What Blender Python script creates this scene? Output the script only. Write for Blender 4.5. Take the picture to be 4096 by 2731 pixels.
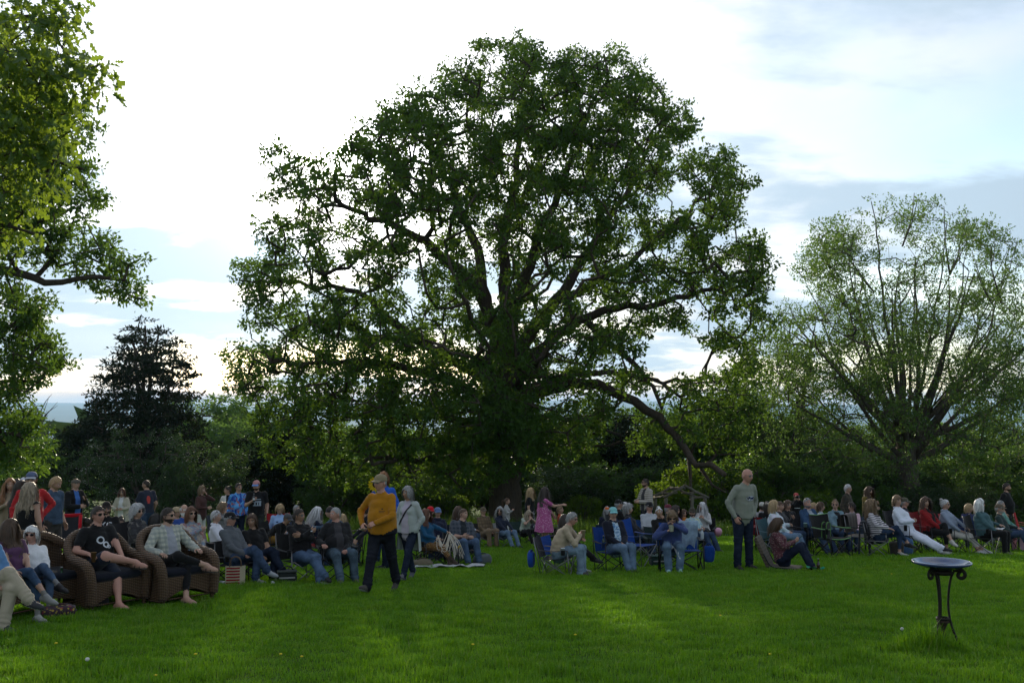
import bpy, math, random, time
import numpy as np
from mathutils import Vector, Matrix
_T0 = time.time()
for _o in list(bpy.data.objects): bpy.data.objects.remove(_o)
SC = bpy.context.scene
COL = SC.collection
R = math.radians

# ------------------------------------------------------------------ camera
F = 4000.0; CX, CY = 2048.0, 1365.5; PITCH = math.atan(274.5 / F); EYE = 1.75
cam_d = bpy.data.cameras.new('camera'); cam = bpy.data.objects.new('camera', cam_d); COL.objects.link(cam)
cam_d.sensor_width = 36.0; cam_d.lens = F * 36.0 / 4096.0; cam_d.clip_start = 0.1; cam_d.clip_end = 60000
cam.location = (0, 0, EYE); cam.rotation_euler = (R(90) + PITCH, 0, 0)
SC.camera = cam
SP, CP = math.sin(PITCH), math.cos(PITCH)
def ray(u, v):
    a, b = (u - CX) / F, (CY - v) / F
    return np.array([a, CP - b * SP, SP + b * CP])
def at(u, v, y):
    """pixel of the photograph -> point at distance y in front of the camera"""
    d = ray(u, v); return np.array([0, 0, EYE]) + d * (y / d[1])

# ------------------------------------------------------------------ sky, sun, exposure
SUN_UV = (1290, 575)
_sd = ray(*SUN_UV); _sd = _sd / np.linalg.norm(_sd)
SUN_ELEV = math.asin(_sd[2]); SUN_AZ = math.atan2(_sd[0], _sd[1])
world = bpy.data.worlds.new('World'); SC.world = world; world.use_nodes = True
def build_world():
    nt = world.node_tree; N = nt.nodes; L = nt.links; N.clear()
    def n(t, **k):
        x = N.new(t)
        for a, b in k.items(): setattr(x, a, b)
        return x
    def math_(op, a, b=None, clamp=False):
        x = n('ShaderNodeMath', operation=op); x.use_clamp = clamp
        for i, q in enumerate((a, b)):
            if q is None: continue
            if isinstance(q, (int, float)): x.inputs[i].default_value = q
            else: L.new(q, x.inputs[i])
        return x.outputs[0]
    def mix(fac, a, b):
        x = n('ShaderNodeMix', data_type='RGBA')
        if isinstance(fac, (int, float)): x.inputs[0].default_value = fac
        else: L.new(fac, x.inputs[0])
        for i, q in ((6, a), (7, b)):
            if isinstance(q, tuple): x.inputs[i].default_value = (*q, 1)
            else: L.new(q, x.inputs[i])
        return x.outputs[2]
    def ramp(fac, stops):
        x = n('ShaderNodeValToRGB'); e = x.color_ramp.elements
        x.color_ramp.interpolation = 'EASE'
        while len(e) < len(stops): e.new(0.5)
        for i, (p, c) in enumerate(stops):
            e[i].position = p; e[i].color = (c, c, c, 1) if isinstance(c, (int, float)) else (*c, 1)
        L.new(fac, x.inputs[0]); return x.outputs[0]
    out = n('ShaderNodeOutputWorld'); bg = n('ShaderNodeBackground'); bg.inputs[1].default_value = 0.1
    sky = n('ShaderNodeTexSky', sky_type='NISHITA'); sky.sun_disc = False
    sky.sun_elevation = SUN_ELEV; sky.sun_rotation = SUN_AZ
    sky.altitude = 200; sky.air_density = 1.0; sky.dust_density = 0.5; sky.ozone_density = 1.0
    tc = n('ShaderNodeTexCoord')
    sep = n('ShaderNodeSeparateXYZ'); L.new(tc.outputs['Generated'], sep.inputs[0])
    X, Y, Z = sep.outputs
    zc = math_('MAXIMUM', Z, 0.0)
    inv = math_('DIVIDE', 1.0, math_('ADD', zc, 0.26))
    cx, cy = math_('MULTIPLY', X, inv), math_('MULTIPLY', Y, inv)
    comb = n('ShaderNodeCombineXYZ'); L.new(cx, comb.inputs[0]); L.new(cy, comb.inputs[1])
    def noise(scale, off, detail=7, rough=0.55, sx=1.0, sy=1.0, dist=0.3):
        mp = n('ShaderNodeMapping'); mp.inputs['Location'].default_value = off; mp.inputs['Scale'].default_value = (sx, sy, 1)
        L.new(comb.outputs[0], mp.inputs[0])
        t = n('ShaderNodeTexNoise'); t.inputs['Scale'].default_value = scale; t.inputs['Detail'].default_value = detail
        t.inputs['Roughness'].default_value = rough; t.inputs['Distortion'].default_value = dist
        L.new(mp.outputs[0], t.inputs['Vector']); return t.outputs[0]
    dot = n('ShaderNodeVectorMath', operation='DOT_PRODUCT'); dot.inputs[1].default_value = tuple(_sd)
    L.new(tc.outputs['Generated'], dot.inputs[0]); s = math_('MAXIMUM', dot.outputs['Value'], 0.0)
    glow = math_('ADD', math_('MULTIPLY', math_('POWER', s, 60.0), GLOW_A), math_('MULTIPLY', math_('POWER', s, 300.0), 9.0))
    halo = math_('MULTIPLY', math_('POWER', s, 4000.0), 400.0)
    # broad bright veil of thin cloud, then grey-blue cloud banks on top
    veil = ramp(noise(1.1, VEIL_OFF, 6, 0.5), [(0.33, 0.0), (0.60, 1.0)])
    band = ramp(zc, [(0.0, 0.3), (0.05, 0.55), (0.10, 1.0), (0.16, 0.55), (0.30, 0.0)])
    bank = ramp(math_('ADD', noise(2.6, BANK_OFF, 8, 0.56, 0.55, 1.0, 0.15), math_('SUBTRACT', math_('MULTIPLY', band, 0.155), 0.028)), [(0.48, 0.0), (0.63, 1.0)])
    veil_c = n('ShaderNodeVectorMath', operation='SCALE'); L.new(mix(ramp(zc, [(0.0, 0.9), (0.05, 0.6), (0.15, 0.0)]), (10.2, 10.4, 10.7), (10.4, 9.3, 7.9)), veil_c.inputs[0])
    side = math_('POWER', s, 3.0)
    L.new(math_('ADD', math_('ADD', 0.55, math_('MULTIPLY', side, 0.52)), glow), veil_c.inputs['Scale'])
    bank_c = n('ShaderNodeVectorMath', operation='SCALE'); bank_c.inputs[0].default_value = (6.5, 8.3, 9.9)
    L.new(math_('ADD', math_('ADD', 0.50, math_('MULTIPLY', side, 0.36)), math_('MULTIPLY', glow, 0.16)), bank_c.inputs['Scale'])
    tame = n('ShaderNodeVectorMath', operation='MULTIPLY'); tame.inputs[1].default_value = (1.7, 1.75, 1.8)
    L.new(sky.outputs[0], tame.inputs[0])
    c1 = mix(math_('MULTIPLY', veil, 0.9), tame.outputs[0], veil_c.outputs[0])
    low = ramp(zc, [(0.0, 0.0), (0.012, 0.25), (0.03, 1.0)])
    c2 = mix(math_('MULTIPLY', math_('MULTIPLY', bank, low), 0.93), c1, bank_c.outputs[0])
    # thin clear strip with pink evening light just above the hills
    strip = ramp(zc, [(0.0, 1.0), (0.014, 1.0), (0.022, 0.0)])
    c3 = mix(math_('MULTIPLY', strip, 0.8), c2, (7.6, 5.9, 5.9))
    hs = n('ShaderNodeVectorMath', operation='SCALE'); hs.inputs[0].default_value = (1.0, 0.93, 0.8); L.new(halo, hs.inputs['Scale'])
    ad = n('ShaderNodeVectorMath', operation='ADD'); L.new(c3, ad.inputs[0]); L.new(hs.outputs[0], ad.inputs[1])
    L.new(ad.outputs[0], bg.inputs[0]); L.new(bg.outputs[0], out.inputs[0])
GLOW_A = 1.9; VEIL_OFF = (0.1287, 10.0556, 0.0); BANK_OFF = (17.966, 1.6163, 0.0)
build_world()
world.cycles.sampling_method = 'MANUAL'; world.cycles.sample_map_resolution = 512
sun_d = bpy.data.lights.new('sun', 'SUN'); sun = bpy.data.objects.new('sun', sun_d); COL.objects.link(sun)
sun_d.energy = 4.6; sun_d.angle = R(1.2); sun_d.color = (1.0, 0.86, 0.66)
sun.rotation_euler = Vector(_sd).to_track_quat('Z', 'Y').to_euler(); sun.location = (0, 0, 40)
SC.view_settings.view_transform = 'Standard'; SC.view_settings.look = 'None'
SC.view_settings.exposure = 0.26; SC.view_settings.gamma = 1.0; SC.view_settings.use_curve_mapping = False
cy = SC.cycles
cy.max_bounces = 6; cy.diffuse_bounces = 3; cy.glossy_bounces = 2; cy.transmission_bounces = 4; cy.transparent_max_bounces = 4; cy.volume_bounces = 0
cy.sample_clamp_indirect = 4.0; cy.sample_clamp_direct = 0.0
try:
    cy.use_denoising = True; cy.denoiser = 'OPENIMAGEDENOISE'
except Exception: pass
cy.use_adaptive_sampling = True; cy.adaptive_threshold = 0.012

# ------------------------------------------------------------------ helpers
def sstep(a, b, x):
    t = np.clip((np.asarray(x, float) - a) / (b - a), 0, 1); return t * t * (3 - 2 * t)
def tag(o, label=None, cat=None, group=None, kind=None):
    for k, val in (('label', label), ('category', cat), ('group', group), ('kind', kind)):
        if val: o[k] = val
    return o
def mk_mesh(name, verts, faces, mats=(), midx=None, smooth=False):
    """faces: list of (n,k) int arrays; midx: matching list of scalars / arrays"""
    me = bpy.data.meshes.new(name)
    verts = np.ascontiguousarray(verts, dtype=np.float32)
    faces = [np.asarray(f, dtype=np.int32) for f in faces]
    mi = None
    if midx is not None:
        mi = np.concatenate([np.full(len(f), m, np.int32) if np.isscalar(m) else np.asarray(m, np.int32) for f, m in zip(faces, midx)]) if faces else None
    faces = [f for f in faces if len(f)]
    nl = sum(f.size for f in faces); nf = sum(len(f) for f in faces)
    me.vertices.add(len(verts)); me.vertices.foreach_set('co', verts.ravel())
    me.loops.add(nl); me.polygons.add(nf)
    me.loops.foreach_set('vertex_index', np.concatenate([f.ravel() for f in faces]))
    tot = np.concatenate([np.full(len(f), f.shape[1], np.int32) for f in faces])
    st = np.concatenate([[0], np.cumsum(tot)[:-1]]).astype(np.int32)
    me.polygons.foreach_set('loop_start', st); me.polygons.foreach_set('loop_total', tot)
    if mi is not None: me.polygons.foreach_set('material_index', mi)
    me.polygons.foreach_set('use_smooth', np.full(nf, bool(smooth)))
    for m in mats: me.materials.append(m)
    me.update(calc_edges=True)
    return me
def add(name, me, parent=None, loc=None, rot=None, scale=None):
    o = bpy.data.objects.new(name, me); COL.objects.link(o)
    if parent is not None: o.parent = parent
    if loc is not None: o.location = tuple(loc)
    if rot is not None: o.rotation_euler = tuple(rot)
    if scale is not None: o.scale = (scale,) * 3 if np.isscalar(scale) else tuple(scale)
    return o
class MB:
    """collects pieces (numpy) into one mesh"""
    def __init__(s): s.v = []; s.f = []; s.m = []; s.n = 0
    def put(s, v, faces, m=0):
        v = np.asarray(v, float).reshape(-1, 3); s.v.append(v)
        for f in faces:
            f = np.asarray(f, int)
            if len(f): s.f.append(f + s.n); s.m.append(m)
        s.n += len(v); return s
    def mesh(s, name, mats=(), smooth=False): return mk_mesh(name, np.concatenate(s.v), s.f, mats, s.m, smooth)
    def obj(s, name, mats, parent=None, loc=None, rot=None, smooth=False, scale=None):
        return add(name, s.mesh(name, mats, smooth), parent, loc, rot, scale)
def unit(a): a = np.asarray(a, float); return a / (np.linalg.norm(a, axis=-1, keepdims=True) + 1e-12)
def frame_along(t, ref=(0, 0, 1)):
    t = unit(t); r = np.asarray(ref, float)
    if abs(t @ r) > 0.95: r = np.array([1.0, 0, 0]) if abs(t[0]) < 0.9 else np.array([0, 1.0, 0])
    a = unit(np.cross(r, t)); b = np.cross(t, a); return a, b
def grid_faces(rows, cols, wrap=True):
    i = np.arange(rows - 1)[:, None]; j = np.arange(cols if wrap else cols - 1)[None, :]
    k = (j + 1) % cols if wrap else j + 1
    return np.stack([i * cols + j, i * cols + k, (i + 1) * cols + k, (i + 1) * cols + j], -1).reshape(-1, 4)
def tube(mb, pts, rad, sides=8, m=0, cap=True, flat=1.0, up=(0, 0, 1)):
    pts = np.asarray(pts, float); n = len(pts); rad = np.broadcast_to(np.asarray(rad, float), (n,))
    tan = np.gradient(pts, axis=0); a, b = frame_along(tan[0], up); V = []
    ph = np.linspace(0, 2 * np.pi, sides, endpoint=False); prev = unit(tan[0])
    for i in range(n):
        t = unit(tan[i]); a = unit(a - t * (a @ t)); b = np.cross(t, a)
        V.append(pts[i] + rad[i] * (np.cos(ph)[:, None] * a + flat * np.sin(ph)[:, None] * b))
    V = np.concatenate(V); fs = [grid_faces(n, sides)]
    if cap:
        fs.append(np.arange(sides)[::-1][None, :]); fs.append((np.arange(sides) + (n - 1) * sides)[None, :])
    mb.put(V, fs, m); return mb
def box(mb, c, s, m=0, rot=None, bev=0.0):
    c = np.asarray(c, float); h = np.asarray(s, float) / 2
    if bev > 0:
        b = min(bev, *(h * 0.9)); vs = []
        for z, q in ((-h[2], b), (-h[2] + b, 0), (h[2] - b, 0), (h[2], b)):
            x, y = h[0] - q, h[1] - q; k = b * 0.6
            vs += [(-x + k, -y, z), (x - k, -y, z), (x, -y + k, z), (x, y - k, z), (x - k, y, z), (-x + k, y, z), (-x, y - k, z), (-x, -y + k, z)]
        v = np.array(vs); fs = [grid_faces(4, 8), np.arange(8)[::-1][None, :], (np.arange(8) + 24)[None, :]]
    else:
        v = np.array([[x, y, z] for z in (-1, 1) for x, y in ((-1, -1), (1, -1), (1, 1), (-1, 1))]) * h
        fs = [np.array([[0, 3, 2, 1], [4, 5, 6, 7], [0, 1, 5, 4], [1, 2, 6, 5], [2, 3, 7, 6], [3, 0, 4, 7]])]
    if rot is not None: v = v @ np.array(rot).T
    mb.put(v + c, fs, m); return mb
def lathe(mb, prof, sides=24, m=0, c=(0, 0, 0), axis=None):
    ph = np.linspace(0, 2 * np.pi, sides, endpoint=False)
    V = np.concatenate([np.stack([r * np.cos(ph), r * np.sin(ph), np.full(sides, z)], -1) for r, z in prof])
    if axis is not None:
        a, b = frame_along(np.asarray(axis, float)); t = unit(axis); V = V[:, :1] * a + V[:, 1:2] * b + V[:, 2:] * t
    n = len(prof); mb.put(V + np.asarray(c, float), [grid_faces(n, sides), np.arange(sides)[::-1][None, :], (np.arange(sides) + (n - 1) * sides)[None, :]], m); return mb
def ball(mb, c, r, m=0, nu=10, nv=7, rot=None):
    th = np.linspace(0, np.pi, nv); ph = np.linspace(0, 2 * np.pi, nu, endpoint=False)
    V = np.stack([np.outer(np.sin(th), np.cos(ph)), np.outer(np.sin(th), np.sin(ph)), np.outer(np.cos(th), np.ones(nu))], -1).reshape(-1, 3)
    V = V * np.asarray(r, float)
    if rot is not None: V = V @ np.array(rot).T
    mb.put(V + np.asarray(c, float), [grid_faces(nv, nu)], m); return mb
def rotz(a): c, s = math.cos(a), math.sin(a); return np.array([[c, -s, 0], [s, c, 0], [0, 0, 1.0]])
def rotx(a): c, s = math.cos(a), math.sin(a); return np.array([[1.0, 0, 0], [0, c, -s], [0, s, c]])
def roty(a): c, s = math.cos(a), math.sin(a); return np.array([[c, 0, s], [0, 1.0, 0], [-s, 0, c]])
def vnoise(p, f=1.0, seed=0):
    """cheap smooth noise, vectorised, about -1..1"""
    p = np.asarray(p, float) * f; r = np.random.RandomState(seed); o = np.zeros(len(p)); a = 1.0
    for k in range(4):
        w = r.normal(size=(3, 3)) * (1.0 + 0.55 * k); ph = r.uniform(0, 6.28, 3)
        o += a * np.sin(p @ w[0] + ph[0] + 1.3 * np.sin(p @ w[1] + ph[1])) ; a *= 0.7
    return o / 1.9

# ------------------------------------------------------------------ materials
MATS = {}
class NT:
    def __init__(s, name):
        s.m = bpy.data.materials.new(name); s.m.use_nodes = True; s.t = s.m.node_tree; s.N = s.t.nodes; s.L = s.t.links
        s.bsdf = s.N['Principled BSDF']; s.out = s.N['Material Output']
    def n(s, t, **k):
        x = s.N.new(t)
        for a, b in k.items(): setattr(x, a, b)
        return x
    def put(s, node, i, q):
        if isinstance(q, (int, float)): node.inputs[i].default_value = q
        elif isinstance(q, tuple): node.inputs[i].default_value = (*q, 1) if node.inputs[i].type == 'RGBA' and len(q) == 3 else q
        else: s.L.new(q, node.inputs[i])
    def math(s, op, a, b=None, clamp=False):
        x = s.n('ShaderNodeMath', operation=op); x.use_clamp = clamp; s.put(x, 0, a)
        if b is not None: s.put(x, 1, b)
        return x.outputs[0]
    def mix(s, f, a, b, mode='MIX'):
        x = s.n('ShaderNodeMix', data_type='RGBA', blend_type=mode); s.put(x, 0, f); s.put(x, 6, a); s.put(x, 7, b); return x.outputs[2]
    def coord(s, k='Object', scale=None, loc=None, rot=None):
        c = s.n('ShaderNodeTexCoord').outputs[k] if k != 'Position' else s.n('ShaderNodeNewGeometry').outputs['Position']
        if scale is None and loc is None and rot is None: return c
        mp = s.n('ShaderNodeMapping'); s.L.new(c, mp.inputs[0])
        if scale is not None: mp.inputs['Scale'].default_value = (scale,) * 3 if isinstance(scale, (int, float)) else scale
        if loc is not None: mp.inputs['Location'].default_value = loc
        if rot is not None: mp.inputs['Rotation'].default_value = rot
        return mp.outputs[0]
    def noise(s, vec, scale, detail=3, rough=0.5, dist=0.0, out=0):
        t = s.n('ShaderNodeTexNoise'); s.put(t, 'Scale', scale); s.put(t, 'Detail', detail); s.put(t, 'Roughness', rough); s.put(t, 'Distortion', dist)
        s.L.new(vec, t.inputs['Vector']); return t.outputs[out]
    def vor(s, vec, scale, out=0, feature='F1'):
        t = s.n('ShaderNodeTexVoronoi', feature=feature); s.put(t, 'Scale', scale); s.L.new(vec, t.inputs['Vector']); return t.outputs[out]
    def wave(s, vec, scale, dist=0.0, direction='Z', profile='SIN', dscale=1.0):
        t = s.n('ShaderNodeTexWave', bands_direction=direction, wave_profile=profile); s.put(t, 'Scale', scale); s.put(t, 'Distortion', dist); s.put(t, 'Detail Scale', dscale)
        s.L.new(vec, t.inputs['Vector']); return t.outputs['Fac']
    def ramp(s, f, stops, interp='LINEAR'):
        x = s.n('ShaderNodeValToRGB'); e = x.color_ramp.elements; x.color_ramp.interpolation = interp
        while len(e) < len(stops): e.new(0.5)
        for i, (p, c) in enumerate(stops): e[i].position = p; e[i].color = (c, c, c, 1) if isinstance(c, (int, float)) else (*c, 1)
        s.L.new(f, x.inputs[0]); return x.outputs[0]
    def bump(s, h, strength=0.3, dist=0.01):
        b = s.n('ShaderNodeBump'); s.put(b, 'Strength', strength); s.put(b, 'Distance', dist); s.L.new(h, b.inputs['Height']); return b.outputs[0]
    def fin(s, col=None, rough=0.8, spec=0.2, normal=None, metal=0.0, sheen=0.0):
        b = s.bsdf
        if col is not None: s.put(b, 'Base Color', col)
        s.put(b, 'Roughness', rough); s.put(b, 'Specular IOR Level', spec); s.put(b, 'Metallic', metal)
        if sheen: s.put(b, 'Sheen Weight', sheen)
        if normal is not None: s.L.new(normal, b.inputs['Normal'])
        return s.m
def simple(name, col, rough=0.6, spec=0.3, metal=0.0, var=0.15, scale=18.0, bump=0.0):
    key = ('s', name, col, rough, metal)
    if key not in MATS:
        t = NT(name); c = t.coord('Object'); nz = t.noise(c, scale, 4, 0.6)
        lo = tuple(x * (1 - var) for x in col); hi = tuple(min(1, x * (1 + var)) for x in col)
        nrm = t.bump(t.noise(c, scale * 4, 3), bump, 0.004) if bump else None
        MATS[key] = t.fin(t.mix(nz, lo, hi), rough, spec, nrm, metal)
    return MATS[key]
def leaf_mat(name, lo, hi, trans, tfac=0.45, gloss=0.25, young=None, yamt=0.0):
    t = NT(name); g = t.n('ShaderNodeNewGeometry'); rnd = g.outputs['Random Per Island']
    pos = t.coord('Position'); big = t.noise(pos, 0.55, 3, 0.6)
    f = t.math('ADD', t.math('MULTIPLY', rnd, 0.55), t.math('MULTIPLY', big, 0.5), True)
    col = t.mix(f, lo, hi)
    if young: col = t.mix(t.math('MULTIPLY', t.ramp(big, [(0.5, 0.0), (0.62, 1.0)]), yamt), col, young)
    d = t.n('ShaderNodeBsdfDiffuse'); t.L.new(col, d.inputs[0])
    tr = t.n('ShaderNodeBsdfTranslucent'); tcol = t.mix(rnd, tuple(x * 0.75 for x in trans), trans); t.L.new(tcol, tr.inputs[0])
    mx = t.n('ShaderNodeMixShader'); mx.inputs[0].default_value = tfac; t.L.new(d.outputs[0], mx.inputs[1]); t.L.new(tr.outputs[0], mx.inputs[2])
    gl = t.n('ShaderNodeBsdfGlossy'); gl.inputs['Roughness'].default_value = 0.42; gl.inputs[0].default_value = (0.6, 0.65, 0.6, 1)
    fr = t.n('ShaderNodeLayerWeight'); fr.inputs[0].default_value = 0.25
    m2 = t.n('ShaderNodeMixShader'); t.L.new(t.math('MULTIPLY', fr.outputs['Facing'], gloss), m2.inputs[0]); t.L.new(mx.outputs[0], m2.inputs[1]); t.L.new(gl.outputs[0], m2.inputs[2])
    t.L.new(m2.outputs[0], t.out.inputs[0]); return t.m
def bark_mat(name, col):
    t = NT(name); c = t.coord('Object', (1, 1, 0.25)); a = t.noise(c, 9, 5, 0.65, 0.6); b = t.vor(c, 14)
    h = t.math('ADD', t.math('MULTIPLY', a, 0.6), t.math('MULTIPLY', b, 0.6))
    return t.fin(t.mix(h, tuple(x * 0.45 for x in col), tuple(x * 1.35 for x in col)), 0.95, 0.1, t.bump(h, 0.8, 0.04))
# ------------------------------------------------------------------ ground
def G(x, y):
    x = np.asarray(x, float); y = np.asarray(y, float)
    z = -0.065 * np.clip(y, -20.0, 70.0)
    g = 1 - sstep(2.0, 5.0, x)
    yy = np.minimum(y, 60.0)
    z = z - g * 0.02 * np.maximum(0, yy - 16) - (1 - g) * 0.035 * np.maximum(0, yy - 22)
    z = z + 0.025 * np.sin(0.9 * x + 0.6 * y) * np.sin(0.53 * y - 0.4 * x + 1.0) * sstep(6, 14, y) * (1 - sstep(40, 80, y))
    far = np.maximum(y - 60, 0)
    z = z - 86 * (1 - np.exp(-far * 0.0022)) * sstep(0, 120, far)
    hill = sstep(3200, 9000, y)
    z = z + hill * (150 + 22 * np.sin(x * 0.0011 + 1.0) + 12 * np.sin(x * 0.0031 + y * 0.0006))
    z = z + sstep(500, 1500, y) * (6 * np.sin(x * 0.006 + y * 0.003) + 5 * np.sin(x * 0.011 - y * 0.007))
    return z
def g1(x, y): return float(G(x, y))
def build_ground():
    xs = np.concatenate([-np.geomspace(42, 9000, 34)[::-1], np.arange(-40, 40.1, 0.8), np.geomspace(42, 9000, 34)])
    ys = np.concatenate([-np.geomspace(10, 3000, 14)[::-1], np.arange(-8, 0, 4), np.arange(0, 62, 0.8), np.geomspace(63, 14000, 74)])
    XX, YY = np.meshgrid(xs, ys); V = np.stack([XX, YY, G(XX, YY)], -1).reshape(-1, 3)
    t = NT('turf and valley'); p = t.coord('Position')
    big = t.noise(p, 0.35, 4, 0.6); mid = t.noise(p, 2.3, 4, 0.65)
    lawn = t.mix(t.math('ADD', t.math('MULTIPLY', big, 0.6), t.math('MULTIPLY', mid, 0.4)), (0.02, 0.055, 0.007), (0.065, 0.115, 0.015))
    sep = t.n('ShaderNodeSeparateXYZ'); t.L.new(p, sep.inputs[0]); Y = sep.outputs[1]
    wood = t.mix(t.ramp(t.noise(p, 0.05, 5, 0.7), [(0.35, 0.0), (0.65, 1.0)]), (0.012, 0.026, 0.009), (0.04, 0.075, 0.02))
    mp = t.coord('Position', (1.0, 3.5, 1.0)); fields = t.vor(mp, 0.0011, 1); fsel = t.ramp(t.noise(mp, 0.0016, 2), [(0.5, 0.0), (0.54, 1.0)])
    field = t.mix(0.12, (0.10, 0.17, 0.045), fields)
    valley = t.mix(t.math('MULTIPLY', fsel, t.ramp(t.math('MULTIPLY', Y, 0.0001), [(0.05, 0.0), (0.08, 1.0), (0.4, 1.0), (0.5, 0.0)])), wood, field)
    ff = t.ramp(t.math('MULTIPLY', Y, 0.005), [(0.3, 0.0), (0.6, 1.0)])
    t.fin(t.mix(ff, lawn, valley), 1.0, 0.05, t.bump(t.noise(p, 14, 5), 0.5, 0.03))
    o = add('ground', mk_mesh('ground', V, [grid_faces(len(ys), len(xs), False)], [t.m], None, True)); tag(o, kind='structure')
build_ground()

# ------------------------------------------------------------------ trees
def rhomb_leaves(rs, cen, n, spread, size, flat=0.6, up=0.45, asp=0.5, droop=0.0, ros=0):
    """n leaves round each centre; returns verts, faces(tri)"""
    C = np.repeat(cen, n, 0); k = len(C)
    p = rs.normal(size=(k, 3)); p = p / (np.linalg.norm(p, axis=1, keepdims=True) + 1e-9) * (rs.rand(k, 1) ** 0.42)
    sp = np.repeat(np.broadcast_to(np.asarray(spread, float), (len(cen),)), n)[:, None]
    off = p * sp * np.array([1, 1, flat])
    if ros:   # leaves gathered in rosettes at twig ends
        m = max(1, n // ros); base = off.reshape(len(cen), n, 3)[:, np.arange(n) % m].reshape(-1, 3); loc = rs.normal(size=(k, 3)) * 0.075; P = C + base + loc; off = loc + base * 0.12
    else: P = C + off
    out = unit(off + 1e-6)
    d = unit(out * 0.8 + rs.normal(size=(k, 3)) * 0.7 + np.array([0, 0, -droop]))
    nrm = unit(rs.normal(size=(k, 3)) * 0.8 + np.array([0, 0, up]) + out * 0.3)
    s = unit(np.cross(d, nrm)); nn = np.cross(s, d)
    L = size * (0.65 + 0.7 * rs.rand(k, 1)); W = L * asp * (0.8 + 0.4 * rs.rand(k, 1))
    v = np.stack([P, P + d * L * 0.5 + s * W * 0.5 + nn * W * 0.18, P + d * L, P + d * L * 0.5 - s * W * 0.5 + nn * W * 0.18], 1).reshape(-1, 3)
    b = np.arange(k)[:, None] * 4
    f = np.concatenate([b + np.array([[0, 1, 2]]), b + np.array([[0, 2, 3]])])
    return v, f
OAK = np.array([(0, 0), (.20, .20), (.32, .08), (.46, .32), (.58, .10), (.74, .26), (1, .02)])
def oak_leaves(rs, cen, n, spread, size, flat=0.6, droop=0.5):
    C = np.repeat(cen, n, 0); k = len(C)
    p = rs.normal(size=(k, 3)); p = p / np.linalg.norm(p, axis=1, keepdims=True) * (rs.rand(k, 1) ** 0.42)
    off = p * spread * np.array([1, 1, flat]); P = C + off
    d = unit(unit(off) * 0.7 + rs.normal(size=(k, 3)) * 0.55 + np.array([0, 0, -droop]))
    nrm = unit(rs.normal(size=(k, 3)) * 0.7 + np.array([0, 0, 0.5])); s = unit(np.cross(d, nrm)); nn = np.cross(s, d)
    L = size * (0.6 + 0.75 * rs.rand(k, 1)); q = len(OAK); vs = []
    mid = np.linspace(0, 1, q)
    for i in range(q):
        a, w = OAK[i]; bend = -0.25 * a * a
        vs += [P + d * L * a + nn * L * bend, P + d * L * a + s * L * w + nn * L * (bend + w * 0.25), P + d * L * a - s * L * w + nn * L * (bend + w * 0.25)]
    V = np.stack(vs, 1).reshape(-1, 3); b = np.arange(k)[:, None] * (3 * q); fs = []
    for i in range(q - 1):
        o = 3 * i
        fs.append(b + np.array([[o, o + 1, o + 4, o + 3]])); fs.append(b + np.array([[o, o + 3, o + 5, o + 2]]))
    return V, np.concatenate(fs)
def resample(pl, step):
    pl = np.asarray(pl, float); d = np.r_[0, np.cumsum(np.linalg.norm(np.diff(pl, axis=0), axis=1))]; n = max(2, int(d[-1] / step) + 1)
    t = np.linspace(0, d[-1], n); p = np.stack([np.interp(t, d, pl[:, i]) for i in range(3)], 1)
    for _ in range(3):
        q = p.copy(); q[1:-1] = (p[:-2] + 2 * p[1:-1] + p[2:]) / 4; p = q
    return p
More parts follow.
